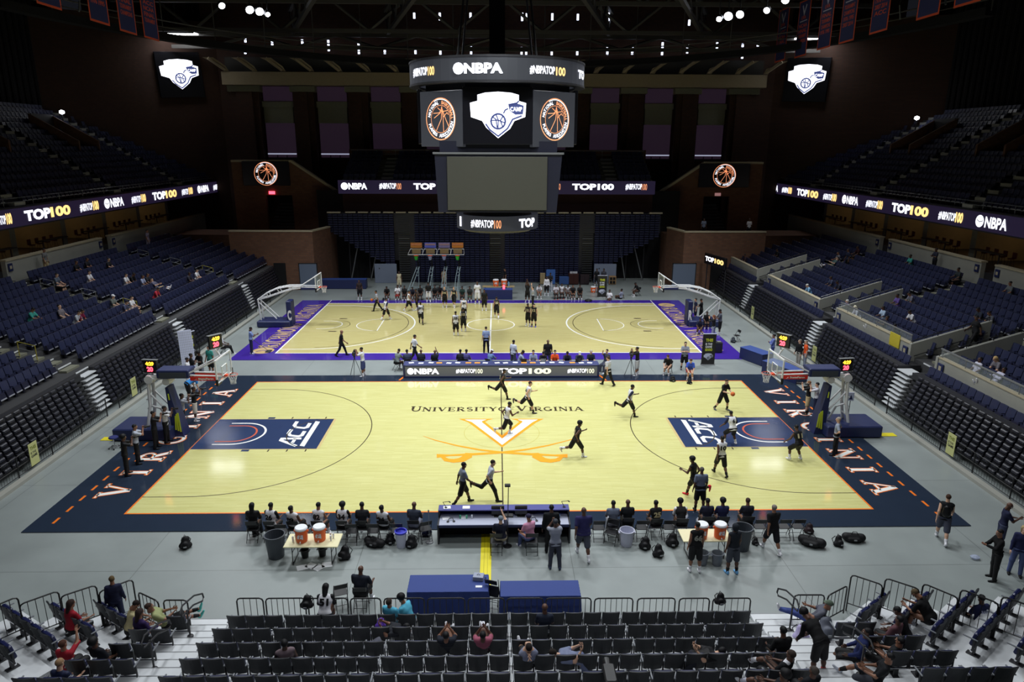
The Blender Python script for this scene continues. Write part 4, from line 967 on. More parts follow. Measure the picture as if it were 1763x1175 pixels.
# ------------------------------------------------------------------ centre scoreboard
SY = 17.0
sb = thing('centre_scoreboard', 'large black hanging centre scoreboard with LED rings, screens and a fabric panel', 'scoreboard', (0, 0, 0))
cx = at(856, 115, y=SY).x; Rr = (at(1006, 120, y=SY).x-at(707, 120, y=SY).x)/2; yf = SY-Rr
z1 = at(856, 97, y=yf).z; z0 = at(856, 137, y=yf).z
def ringmesh(name, cx, cy, r, z0, z1, mpan, dep=.5, a0=180, a1=360):
    mb = MB(); P_ = [(cx+r*math.cos(R(a)), cy+r*math.sin(R(a))) for a in range(0, 360, 6)]; q = [(cx+(r-dep)*math.cos(R(a)), cy+(r-dep)*math.sin(R(a))) for a in range(0, 360, 6)]; n = len(P_)
    v = [(x, y, z0) for x, y in P_]+[(x, y, z1) for x, y in P_]+[(x, y, z0) for x, y in q]+[(x, y, z1) for x, y in q]; f = []; 
    for i in range(n): j = (i+1) % n; f += [(i, j, n+j, n+i), (n+i, n+j, 3*n+j, 3*n+i), (3*n+i, 3*n+j, 2*n+j, 2*n+i), (2*n+i, 2*n+j, j, i)]
    mb.add(v, f, mpan); return mb.obj(name, None, sb)
ringmesh('upper_led_ring', cx, SY, Rr, z0, z1, M_LEDK)
ringmesh('upper_ring_edge', cx, SY, Rr+.04, z1, z1+.12, M_DARK, .6); ringmesh('upper_ring_lower_edge', cx, SY, Rr+.04, z0-.12, z0, M_DARK, .6)
def curved(mb, txt, cx, cy, r, u0, u1, zb, h, m, bold=.03):
    """text wrapped on the ring between two sight columns"""
    def ang(u):
        dd = (at(u, 115, y=cy)-CAM); dd.z = 0; dd.normalize(); o = Vector((CAM.x-cx, CAM.y-cy, 0)); b = o.dot(dd); t = -b-math.sqrt(max(0, b*b-(o.length_squared-r*r))); p = o+dd*t
        return math.atan2(p.y, p.x)
    a0, a1 = ang(u0), ang(u1); v, f, gw, gh = glyphs(txt, bold)
    mb.add([(cx+(r+.03)*math.cos(a0+(a1-a0)*p[0]/gw), cy+(r+.03)*math.sin(a0+(a1-a0)*p[0]/gw), zb+p[1]*h) for p in v], f, m)
mb = MB(); zm = z0+(z1-z0)*.27; h = (z1-z0)*.46
curved(mb, '#NBPATOP', cx, SY, Rr, 712, 736, zm, h*.9, M_LED); curved(mb, '100', cx, SY, Rr, 737, 748, zm, h*.9, M_LEDG)
curved(mb, 'NBPA', cx, SY, Rr, 799, 866, zm, h, M_LED, .05); curved(mb, '#NBPATOP', cx, SY, Rr, 912, 955, zm, h*.85, M_LED); curved(mb, '100', cx, SY, Rr, 957, 973, zm, h*.85, M_LEDG); curved(mb, 'TO', cx, SY, Rr, 995, 1005, zm, h*.9, M_LED, .05)
T = wallT((at(788.5, 115, y=yf+.1).x, SY-math.sqrt(Rr**2-(at(788.5, 115, y=yf+.1).x-cx)**2)-.06, zm+h/2), (1, -.22, 0)); r = h*.56
mb.flat([(r*math.cos(t*PI/14), r*math.sin(t*PI/14)) for t in range(28)], 0, M_LED, T)
mb.obj('upper_ring_lettering', None, sb)
# middle octagon with three visible screens
yfm = SY-4.6; xa, xb = at(797, 200, y=yfm).x, at(917, 200, y=yfm).x; zt, zb = at(856, 150, y=yfm).z, at(856, 249, y=yfm).z
hw = (xb-xa)/2; xm = (xa+xb)/2; sw = 2.75; dep = 2.3
oct_ = [(xm-hw, yfm), (xm+hw, yfm), (xm+hw+sw, yfm+dep), (xm+hw+sw, yfm+dep+4.2), (xm+hw, yfm+2*dep+4.2), (xm-hw, yfm+2*dep+4.2), (xm-hw-sw, yfm+dep+4.2), (xm-hw-sw, yfm+dep)]
mb = MB(); mb.prism([(xm+(x-xm)*.93, SY+(y-SY)*.93) for x, y in oct_], zb+.1, z0, M_DARK); mb.prism([(xm+(x-xm)*.78, SY+(y-SY)*.78) for x, y in oct_], z0, z1-.2, M_DARK); mb.obj('core_frame', None, sb)
mb = MB(); mb.bbox((xm-hw, yfm-.12, zb), (xm+hw, yfm+.2, zt), .03, M_SCRN); mb.obj('front_screen', None, sb)
mb = MB(); put_shield(mb, wallT((xm+.02, yfm-.15, (zt+zb)/2+.05), (1, 0, 0)), (xb-xa)*.8); mb.obj('front_shield_emblem', None, sb)
for sg in (-1, 1):
    a = Vector((xm+sg*hw, yfm, 0)); b = Vector((xm+sg*(hw+sw), yfm+dep, 0)); dd = (b-a)*sg; L_ = dd.length
    zc = (zt+zb)/2-.15; o_ = (a+b)/2; T = wallT((o_.x, o_.y, zc), dd)
    mb = MB(); mb.bbox((-L_/2, -(zt-zb)/2, -.25), (L_/2, (zt-zb)/2, .05), .03, M_LEDK, T); mb.obj('side_screen', None, sb)
    mb = MB(); put_roundel(mb, T @ Matrix.Translation((0, 0, .08)), 1.22 if sg else 1); mb.obj('side_roundel', None, sb)
for i in (2, 3, 4, 5, 6):
    a, b = Vector((*oct_[i], 0)), Vector((*oct_[i+1], 0)); mb = MB(); T = wallT(((a.x+b.x)/2, (a.y+b.y)/2, (zt+zb)/2), b-a); L_ = (b-a).length; mb.bbox((-L_/2, -(zt-zb)/2, -.05), (L_/2, (zt-zb)/2, .2), .03, M_SCRN, T); mb.obj('rear_screen', None, sb)
# lower block with the fabric front
yl = yfm+.1; X0, X1 = at(748, 268, y=yl).x, at(968, 268, y=yl).x; x0, x1 = at(755, 362, y=yl).x, at(958, 362, y=yl).x; zt2, zb2 = at(856, 266, y=yl).z, at(856, 366, y=yl).z
mb = MB(); D = 7.6
mb.add([(x0, yl, zb2), (x1, yl, zb2), (x1, yl+D, zb2), (x0, yl+D, zb2), (X0, yl, zt2), (X1, yl, zt2), (X1, yl+D, zt2), (X0, yl+D, zt2)], [(3, 2, 1, 0), (4, 5, 6, 7), (0, 1, 5, 4), (1, 2, 6, 5), (2, 3, 7, 6), (3, 0, 4, 7)], mat('scoreboard_navy', srgb(24, 26, 44), .5))
mb.box((X0+.3, yl+.2, zt2), (X1-.3, yl+D-.3, zb+.2), mat('scoreboard_navy', (0, 0, 0))); mb.box((X0-.1, yl-.08, zt2), (X1+.1, yl+.1, zt2+.12), M_GREY)
mb.obj('lower_frame', None, sb)
fx0, fx1, fz0, fz1 = at(770, 300, y=yl).x, at(942, 300, y=yl).x, at(856, 362, y=yl).z, at(856, 270, y=yl).z
mb = MB(); mb.bbox((fx0, yl-.12, fz0), (fx1, yl+.02, fz1), .02, mat('grey_projection_fabric', srgb(66, 66, 58), .8, var=.05)); mb.obj('fabric_screen', None, sb)
# bottom ring
yb2 = yl+3.8; rb2 = (at(926, 385, y=yb2).x-at(787, 385, y=yb2).x)/2+.0; zc1, zc0 = at(856, 374, y=yb2-rb2).z, at(856, 399, y=yb2-rb2).z
ringmesh('lower_led_ring', cx, yb2, rb2, zc0, zc1, M_LEDK, .3)
mb = MB(); mb.lathe([(rb2-.2, 0), (rb2-.5, -.18), (.2, -.3), (0, -.3)], M_DARK, 40, (cx, yb2, zc0)); mb.lathe([(rb2-.3, zc0), (rb2-.5, zb2)], M_DARK, 40, (cx, yb2, 0)); mb.obj('bottom_cap', None, sb)
mb = MB(); h = (zc1-zc0)*.58; zz = zc0+(zc1-zc0)*.2
curved(mb, '#NBPATOP', cx, yb2, rb2, 808, 849, zz, h, M_LED, .02); curved(mb, '100', cx, yb2, rb2, 850, 863, zz, h, M_LEDO, .02); curved(mb, 'TOP', cx, yb2, rb2, 895, 923, zz, h*1.1, M_LED, .05); curved(mb, 'I', cx, yb2, rb2, 788, 791, zz-.0, h*1.2, M_LED)
mb.obj('lower_ring_lettering', None, sb)
mb = MB()
for x, y in ((-2.5, -2.5), (2.5, -2.5), (2.5, 2.5), (-2.5, 2.5)): mb.tube([(cx+x, SY+y, z1-.3), (cx+x*.4, SY+y*.4, 31)], .07, M_DARK, 6)
mb.box((cx-.5, SY-.5, z1), (cx+.5, SY+.5, 31), M_BLACK); mb.obj('hoist', None, sb)

tag(rest_seats.obj('arena_seat'), 'remaining navy arena seats filling both banks, the upper decks and the far balcony', 'seat', None, 'stuff')
tag(rest_fold.obj('folded_seat'), 'remaining dark folded seats of the retracted side stands and far seat wall', 'folded seat', None, 'stuff')
# ------------------------------------------------------------------ near seating: decks
RY = lambda k: -14.65-.89*k          # seat line of row k
RZ = lambda k: .1+.275*k             # deck height of row k
mb = MB()
for k in range(9):
    mb.box((-8.0, RY(k)-.5, max(0, RZ(k)-.32)), (7.35, RY(k)+.42, RZ(k)), M_DECK)
    mb.box((-8.0, RY(k)+.36, RZ(k)-.04), (7.35, RY(k)+.43, RZ(k)+.004), M_GREY)
struct(mb, 'trim_5', label='pale stepped deck under the nearest centre seats')
for sg in (-1, 1):
    mb = MB(); xa, xb = (-9.35, -8.0) if sg < 0 else (7.35, 8.75)
    for k in range(18):
        y1 = -13.85-.445*k; z = .08+.1375*k
        mb.box((xa, y1-.5, max(0, z-.2)), (xb, y1, z), M_DECK); mb.box((xa, y1-.03, z-.06), (xb, y1+.004, z+.003), M_GREY)
    struct(mb, 'trim_%d' % (6 if sg < 0 else 7), label='bright white aisle steps on the %s of the nearest centre seats' % ('left' if sg < 0 else 'right'))
# corner decks
CO = {-1: (-10.35, -14.75), 1: (9.95, -14.8)}
UD = {-1: Vector((-.847, .533, 0)), 1: Vector((.80, .60, 0))}
ND = {-1: Vector((-.533, -.847, 0)), 1: Vector((.60, -.80, 0))}
for sg in (-1, 1):
    mb = MB(); u, n = UD[sg], ND[sg]; o = Vector((*CO[sg], 0))
    for k in range(9):
        p = o+n*(.9*k); z = RZ(k); a = p-u*.3-n*.42; b = p+u*(.4+.53*(3, 4, 5, 6, 7, 8, 9, 10, 11)[k]+.1*k)-n*.42; c = b+n*3.2; d = a+n*3.2
        q = [(a.x, a.y), (b.x, b.y), (c.x, c.y), (d.x, d.y)]
        if sg > 0: pass
        mb.prism(q if sg > 0 else q[::-1], max(0, z-.4), z, M_DECK)
    for k in range(9):
        xa, xb = (-10.9-.1*k, -9.35) if sg < 0 else (8.75, 10.3+.1*k); mb.box((xa, RY(k)-.6, max(0, RZ(k)-.4)), (xb, RY(k)+.42, RZ(k)+.003), M_DECK)
    struct(mb, 'trim_%d' % (8 if sg < 0 else 9), label='pale stepped deck under the angled %s corner seats' % ('left' if sg < 0 else 'right'))

# ------------------------------------------------------------------ the near folding arena chairs with all their parts
def chair_parts():
    P = {}
    mb = MB(); v = []; n = 7
    for i in range(n):
        t = (i/(n-1))*2-1; x = .235*t; c = .045*t*t
        for (y, z) in ((-.13, .34), (-.17, .5), (-.235, .80), (-.27-.0, .875), (-.30, .87), (-.275, .78), (-.215, .5), (-.17, .34)):
            zz = z-(.012*t*t if z > .8 else 0); v.append((x*(1.03 if z > .7 else .96), y+c, zz))
    f = []
    for i in range(n-1):
        for j in range(8): f.append((i*8+j, i*8+(j+1) % 8, i*8+8+(j+1) % 8, i*8+8+j))
    f += [tuple(range(7, -1, -1)), tuple((n-1)*8+j for j in range(8))]
    mb.add(v, f, M_SEATB); P['backrest'] = mb.mesh('backrest', smooth=False)
    mb = MB(); mb.bbox((-.225, -.11, 0), (.225, .0, .42), .03, M_VINYL, Matrix.Translation((0, .0, .36)) @ Matrix.Rotation(R(12), 4, 'X')); P['seat_pan'] = mb.mesh('seat_pan')
    mb = MB(); mb.bbox((-.018, -.2, .58), (.018, .14, .61), .006, mat('armrest_grey', srgb(120, 124, 130), .4)); mb.box((-.012, -.14, .25), (.012, -.1, .58), M_DARK); P['armrest'] = mb.mesh('armrest')
    mb = MB(); mb.tube([(-.26, -.1, .24), (.26, -.1, .24)], .03, M_CHR, 8); mb.box((-.05, -.13, .02), (.05, -.07, .24), M_DARK); mb.bbox((-.08, -.24, 0), (.08, .06, .03), .008, M_DARK); P['support_leg'] = mb.mesh('support_leg')
    return P
CP = chair_parts()
def near_chair(x, y, z, rz, label, group):
    o = thing('folding_arena_chair', label, 'chair', (x, y, z), rz, group)
    link('backrest', CP['backrest'], o); link('seat_pan', CP['seat_pan'], o); link('armrest', CP['armrest'], o, (-.255, 0, 0)); link('armrest', CP['armrest'], o, (.255, 0, 0)); link('support_leg', CP['support_leg'], o)
    return o
ROWX = [(-7.75, 6.95), (-7.78, 6.95), (-7.8, 6.98), (-7.8, 7.0), (-7.85, 7.05), (-7.85, 7.05)]
for k in range(6):
    a, b = ROWX[k]; n = 28; gaps = (3, 9, 15, 21, 25)
    st = (b-a-.05*len(gaps))/n; x = a+st/2
    for i in range(n):
        near_chair(x, RY(k), RZ(k), 0, 'dark backed arena chair, %s from left in %s row of near centre block' % (ord_(i+1), ord_(k+1) if k else 'front'), 'near centre block chairs, row %s' % ord_(k+1))
        x += st+(.05 if i+1 in gaps else 0)
# straight chairs beside the aisles and angled corner chairs
for sg in (-1, 1):
    sd = 'left' if sg < 0 else 'right'
    for k, n in enumerate((1, 2, 2, 3, 4)):
        if sg > 0: n = (0, 2, 3, 3, 4)[k]
        for i in range(n):
            x = -9.15-.56*i if sg < 0 else (9.2+.56*i+.22*(k-1))
            near_chair(x, RY(k)-.0, RZ(k)+.004, 0, 'dark chair beside the near %s aisle, row %s, %s from the aisle' % (sd, ord_(k+1), ord_(i+1)), 'chairs beside the near %s aisle' % sd)
    u, n_ = UD[sg], ND[sg]; o = Vector((*CO[sg], 0)); ang = math.atan2(-n_.y, -n_.x)-PI/2
    for k in range(6):
        cnt = (3, 4, 5, 6, 7, 8)[k]
        for i in range(cnt):
            if sg > 0 and k == 5: continue
            p = o+n_*(.9*k+.0)+u*(.28+.53*i+.1*k)
            near_chair(p.x, p.y, RZ(k)+.002, ang, 'navy cushioned chair in angled near %s corner, row %s, %s from aisle' % (sd, ord_(k+1), ord_(i+1)), 'angled navy chairs of the near %s corner' % sd)

# ------------------------------------------------------------------ steel guard rails
def rail(p, q, h, lab, grp, bars=None, dz=0.0, r=.022):
    p, q = Vector(p), Vector(q); L = (q-p).length; d = (q-p).normalized()
    o = thing('guard_rail', lab, 'railing', p, 0, grp)
    rr = .1; mb = MB(); up = Vector((0, 0, 1))
    path = [Vector((0, 0, -dz)), up*(h-rr), up*(h-rr*.3)+d*rr*.3, up*h+d*rr, up*h+d*(L-rr), up*(h-rr*.3)+d*(L-rr*.3), up*(h-rr)+d*L, d*L+Vector((0, 0, -dz))]
    mb.tube(path, r, M_BLK, 7); mb.tube([up*.12, up*.12+d*L], r*.8, M_BLK, 6); mb.obj('frame', None, o)
    n = bars or max(3, int(L/.16)); 
    for i in range(1, n): mb = MB(); mb.tube([up*.12+d*(L*i/n), up*(h-.01)+d*(L*i/n)], r*.45, M_BLK, 5); mb.obj('bar', None, o)
for i, (a, b) in enumerate(((407, 452), (457, 525), (530, 598), (603, 655), (661, 730), (736, 800), (806, 868), (873, 935), (940, 1018), (1024, 1090), (1098, 1163), (1170, 1222), (1228, 1293))):
    pa, pb = at(a, 1031, y=-14.12), at(b, 1029, y=-14.12)
    rail((pa.x, -14.12, .04), (pb.x, -14.12, .04), pa.z-.04, 'black barred guard rail before the near centre seats, %s from the left' % ord_(i+1), 'straight guard rails before the near centre seats')
for i, (u1, v1, u2, v2, zt) in enumerate(((-30, 1053, 30, 1028, 2.0), (33, 1042, 100, 1018, 1.75), (104, 1028, 165, 1008, 1.5), (170, 1020, 228, 998, 1.25))):
    a, b = at(u1, v1, z=zt), at(u2, v2, z=zt)
    rail((a.x, a.y, zt-1.1), (b.x, b.y, zt-1.1), 1.1, 'tall black guard rail slanting along the near left corner, %s from the left' % ord_(i+1), 'slanting guard rails of the near left corner', dz=.25)
for i, (u1, v1, u2, v2, zt) in enumerate(((1466, 990, 1520, 1008, 1.25), (1525, 996, 1583, 1015, 1.5), (1590, 1005, 1650, 1030, 1.75), (1655, 1015, 1720, 1040, 2.0), (1726, 1027, 1790, 1050, 2.25))):
    a, b = at(u1, v1, z=zt), at(u2, v2, z=zt)
    rail((a.x, a.y, zt-1.1), (b.x, b.y, zt-1.1), 1.1, 'tall black guard rail slanting along the near right corner, %s from its left end' % ord_(i+1), 'slanting guard rails of the near right corner', dz=.25)
for nm, (u1, v1, u2, v2, lab) in enumerate(((238, 1020, 272, 1036, 'short'), (281, 1034, 322, 1034, 'level'), (1368, 1025, 1420, 1025, 'level'), (1426, 1026, 1459, 1009, 'short'))):
    a, b = at(u1, v1, z=1.05), at(u2, v2, z=1.05)
    rail((a.x, a.y, .1), (b.x, b.y, .1), .95, '%s black guard rail beside the near %s aisle head' % (lab, 'left' if nm < 2 else 'right'), None)
# looped aisle handrails
for i, (x, k, lab) in enumerate(((-8.75, 1, 'upper loop handrail standing in the near left aisle'), (-8.75, 3.2, 'lower handrail standing in the near left aisle'), (8.05, 1, 'upper loop handrail standing in the near right aisle'), (8.6, 4, 'lower loop handrail standing in the near right aisle'))):
    y, z = -14.1-.89*k, .1+.275*k
    mb = MB(); s = 1 if x < 0 else -1
    mb.tube([(x, y, z), (x, y, z+.85)], .025, M_DARK, 7); mb.lathe([(.09, 0), (.08, .03), (.03, .06)], M_DARK, 10, (x, y, z))
    pth = [(x, y-.3, z+.86), (x, y+.4, z+.72), (x, y+.95, z+.45), (x+.0, y+1.05, z+.5), (x, y+1.0, z+.66), (x, y+.5, z+.95), (x, y-.2, z+1.14), (x, y-.36, z+1.05)]
    mb.tube(pth, .025, M_DARK, 7, closed=True); mb.obj('handrail', None, label=lab, cat='handrail')
# ------------------------------------------------------------------ figures
def surf(prims, h, cut=None, smooth=.035, pad=.03):
    """one continuous surface around tapered limbs (a,b,ra,rb,k) and ellipsoids"""
    lo = np.array([1e9]*3); hi = -lo
    for p in prims:
        a, b, ra, rb = p[:4]; s = p[4] if len(p) > 4 else (1, 1, 1); r = max(ra, rb)*max(s)+pad
        lo = np.minimum(lo, np.minimum(a, b)-r); hi = np.maximum(hi, np.maximum(a, b)+r)
    lo = np.floor(lo/h)*h; n = np.ceil((hi-lo)/h).astype(int)+1
    G = np.full(n, 9.0, np.float32)
    for p in prims:
        a, b, ra, rb = np.array(p[0], float), np.array(p[1], float), p[2], p[3]; s = np.array(p[4] if len(p) > 4 else (1, 1, 1), float)
        r = max(ra, rb)*s.max()+.08
        l0 = np.maximum(((np.minimum(a, b)-r-lo)/h).astype(int), 0); h0 = np.minimum(np.ceil((np.maximum(a, b)+r-lo)/h).astype(int)+1, n)
        X = lo[0]+h*np.arange(l0[0], h0[0]); Y = lo[1]+h*np.arange(l0[1], h0[1]); Z = lo[2]+h*np.arange(l0[2], h0[2])
        x, y, z = X[:, None, None]-a[0], Y[None, :, None]-a[1], Z[None, None, :]-a[2]
        d = b-a; L = max(float(d@d), 1e-9)
        t = np.clip((x*d[0]+y*d[1]+z*d[2])/L, 0, 1)
        q = np.sqrt(((x-t*d[0])/s[0])**2+((y-t*d[1])/s[1])**2+((z-t*d[2])/s[2])**2)-(ra+(rb-ra)*t)
        S = G[l0[0]:h0[0], l0[1]:h0[1], l0[2]:h0[2]]; k = smooth
        hh = np.clip(.5+.5*(S-q)/k, 0, 1); S[...] = S*(1-hh)+q*hh-k*hh*(1-hh)
    if cut is not None:
        X = lo[0]+h*np.arange(n[0]); Y = lo[1]+h*np.arange(n[1]); Z = lo[2]+h*np.arange(n[2])
        for (o, nn) in cut:
            o = np.array(o, float); nn = np.array(nn, float); nn /= np.linalg.norm(nn)
            G = np.maximum(G, (X[:, None, None]-o[0])*nn[0]+(Y[None, :, None]-o[1])*nn[1]+(Z[None, None, :]-o[2])*nn[2])
    return nets(G, lo, h)
def nets(G, lo, h):
    C = [G[i:G.shape[0]-1+i, j:G.shape[1]-1+j, k:G.shape[2]-1+k] for i in (0, 1) for j in (0, 1) for k in (0, 1)]
    ins = [c < 0 for c in C]; cnt = sum(c.astype(np.int8) for c in ins); act = (cnt > 0) & (cnt < 8)
    idx = -np.ones(act.shape, np.int64); pos = np.argwhere(act); idx[act] = np.arange(len(pos))
    if len(pos) == 0: return [], []
    cor = np.array([(i, j, k) for i in (0, 1) for j in (0, 1) for k in (0, 1)], float); vals = np.stack([c[act] for c in C], 1)
    acc = np.zeros((len(pos), 3)); w = np.zeros(len(pos))
    for a in range(8):
        for b in range(a+1, 8):
            if abs(cor[a]-cor[b]).sum() == 1:
                va, vb = vals[:, a], vals[:, b]; m_ = (va < 0) != (vb < 0); t = np.where(m_, va/np.where(m_, va-vb, 1), 0)
                acc += m_[:, None]*(cor[a]+(cor[b]-cor[a])*t[:, None]); w += m_
    V = lo+h*(pos+acc/w[:, None]); F = []
    inside = G < 0
    for ax in range(3):
        a, b = inside.take(range(0, G.shape[ax]-1), ax), inside.take(range(1, G.shape[ax]), ax)
        e = np.argwhere(a != b); s0 = a[tuple(e.T)]
        u, v = [(1, 2), (2, 0), (0, 1)][ax]
        ok = (e[:, u] > 0) & (e[:, v] > 0) & (e[:, u] < act.shape[u]) & (e[:, v] < act.shape[v]); e = e[ok]; s0 = s0[ok]
        def I(du, dv): q = e.copy(); q[:, u] -= du; q[:, v] -= dv; return idx[tuple(q.T)]
        Q = np.stack([I(1, 1), I(0, 1), I(0, 0), I(1, 0)], 1); Q[~s0] = Q[~s0][:, ::-1]; F.append(Q)
    F = np.concatenate(F); F = F[(F >= 0).all(1)]
    return V, F
def npmesh(name, parts, mats, smooth=True):
    V = []; F = []; M = []; n = 0
    for v, f, mi in parts:
        if len(v) == 0: continue
        V.append(np.asarray(v, float)); F += [tuple(int(i)+n for i in q) for q in f]; M += [mi]*len(f); n += len(v)
    me = bpy.data.meshes.new(name); me.from_pydata(np.concatenate(V).tolist() if V else [], [], F)
    for m_ in mats: me.materials.append(m_)
    me.polygons.foreach_set('material_index', M); me.polygons.foreach_set('use_smooth', [smooth]*len(M)); me.update(); return me
Z3 = lambda *a: np.array(a, float)
# head: faces +Y, centre at the origin, height about 0.235
HEAD = surf([(Z3(0, -.012, .03), Z3(0, -.005, .03), .092, .09, (.84, 1.02, .96)), (Z3(0, .02, -.05), Z3(0, .03, -.06), .062, .055, (.95, 1, 1)), (Z3(0, .055, -.093), Z3(0, .055, -.093), .026, .026),
    (Z3(0, .088, .02), Z3(0, .108, -.022), .010, .017), (Z3(-.02, .075, .035), Z3(.02, .075, .035), .022, .022), (Z3(-.014, .082, -.055), Z3(.014, .082, -.055), .011, .011), (Z3(-.078, -.008, -.002), Z3(-.08, -.014, .028), .013, .017, (.6, 1, 1)), (Z3(.078, -.008, -.002), Z3(.08, -.014, .028), .013, .017, (.6, 1, 1)),
    (Z3(0, -.02, -.05), Z3(0, -.03, -.13), .058, .056)], .0115, smooth=.012)
def ball(c, r, n=6):
    v = []; f = []
    for i in range(n+1):
        for j in range(8): a = PI*i/n; b = 2*PI*j/8; v.append((c[0]+r*math.sin(a)*math.cos(b), c[1]+r*math.sin(a)*math.sin(b), c[2]+r*math.cos(a)))
    for i in range(n):
        for j in range(8): f.append((i*8+j, (i+1)*8+j, (i+1)*8+(j+1) % 8, i*8+(j+1) % 8))
    return np.array(v), f
EYES = [ball((-.031, .083, .012), .0115), ball((.031, .083, .012), .0115)]; IRIS = [ball((-.031, .0905, .012), .006, 4), ball((.031, .0905, .012), .006, 4)]
LIP = surf([(Z3(-.02, .09, -.052), Z3(.02, .09, -.052), .006, .006, (1, 1, .8))], .006, smooth=.004)
def hand(curl):
    """left-to-right palm: fingers along -Z, palm facing +X... thumb toward +Y"""
    pr = [(Z3(0, -.02, -.02), Z3(0, -.024, -.075), .017, .016, (.8, 1.3, 1)), (Z3(0, .016, -.02), Z3(0, .018, -.078), .017, .016, (.8, 1.3, 1))]
    for i, (y, L) in enumerate(((.030, .072), (.010, .08), (-.011, .074), (-.031, .058))):
        p = Z3(0, y, -.085); a = R(curl*.5+3*i)
        for s_, c_ in ((.45, 1), (.3, 1.25), (.25, 1.1)):
            q = p+Z3(math.sin(a), (y*.12)*s_, -math.cos(a))*L*s_; pr.append((p, q, .0088, .008)); p = q; a += R(curl)*c_*.7
    t0 = Z3(.005, .03, -.025); t1 = Z3(.02, .058, -.058); t2 = Z3(.03, .062, -.088); pr += [(t0, t1, .013, .0105), (t1, t2, .0105, .009)]
    return surf(pr, .0062, smooth=.006)
HANDS = {'r': hand(18), 'g': hand(58)}
HAIR = {
 'short': surf([(Z3(0, -.022, .045), Z3(0, -.012, .045), .094, .09, (.88, 1.04, .96))], .0125, cut=[((0, .05, .045), (0, .75, -1.0)), ((0, 0, -.05), (0, 0, -1))]),
 'afro': surf([(Z3(0, -.028, .06), Z3(0, -.012, .06), .125, .12, (.92, 1, .92))], .015, cut=[((0, .06, .05), (0, .75, -1.0)), ((0, 0, -.05), (0, 0, -1))]),
 'long': surf([(Z3(0, -.022, .045), Z3(0, -.012, .045), .1, .096, (.92, 1.04, .96)), (Z3(0, -.07, .0), Z3(0, -.11, -.24), .085, .06, (1.1, .6, 1))], .015, cut=[((0, .045, .055), (0, .8, -.5))]),
 'cap': surf([(Z3(0, -.02, .045), Z3(0, -.012, .05), .1, .098, (.88, 1.04, .92)), (Z3(-.03, .09, .045), Z3(.03, .09, .045), .045, .045, (1, 1.2, .2))], .012, cut=[((0, 0, .02), (0, 0, -1))]),
 'hood': surf([(Z3(0, -.03, .03), Z3(0, -.03, -.03), .118, .11, (.92, 1, 1))], .015, cut=[((0, .05, 0), (0, 1, -.1))]),
}
for k_, (V_, F_) in list(HAIR.items()): HAIR[k_] = (V_, F_)
SHOE = surf([(Z3(0, -.035, .045), Z3(0, .05, .035), .045, .04, (.95, 1, 1)), (Z3(0, .07, .03), Z3(0, .16, .026), .043, .034, (1.05, 1, .8)), (Z3(0, -.05, .07), Z3(0, -.03, .1), .04, .042)], .0125, cut=[((0, 0, .0), (0, 0, -1))], smooth=.03)
def mat_skin(k): return mat('skin_'+k, {'d': srgb(92, 62, 48), 'm': srgb(140, 98, 76), 'l': srgb(206, 164, 138)}[k], .55, var=.06)
_cache = {}
def shared(name, key, VF, m_):
    k = (name, key, m_.name)
    if k not in _cache: _cache[k] = npmesh(name, [(VF[0], VF[1], 0)], [m_])
    return _cache[k]
BLKC, WHTC, NVYC, GRYC = (22, 22, 25), (222, 222, 228), (32, 38, 66), (128, 136, 148)
def rotx(a): c, s = math.cos(R(a)), math.sin(R(a)); return np.array([[1, 0, 0], [0, c, -s], [0, s, c]])
def roty(a): c, s = math.cos(R(a)), math.sin(R(a)); return np.array([[c, 0, s], [0, 1, 0], [-s, 0, c]])
def rotz(a): c, s = math.cos(R(a)), math.sin(R(a)); return np.array([[c, -s, 0], [s, c, 0], [0, 0, 1]])
DOWN = Z3(0, 0, -1)
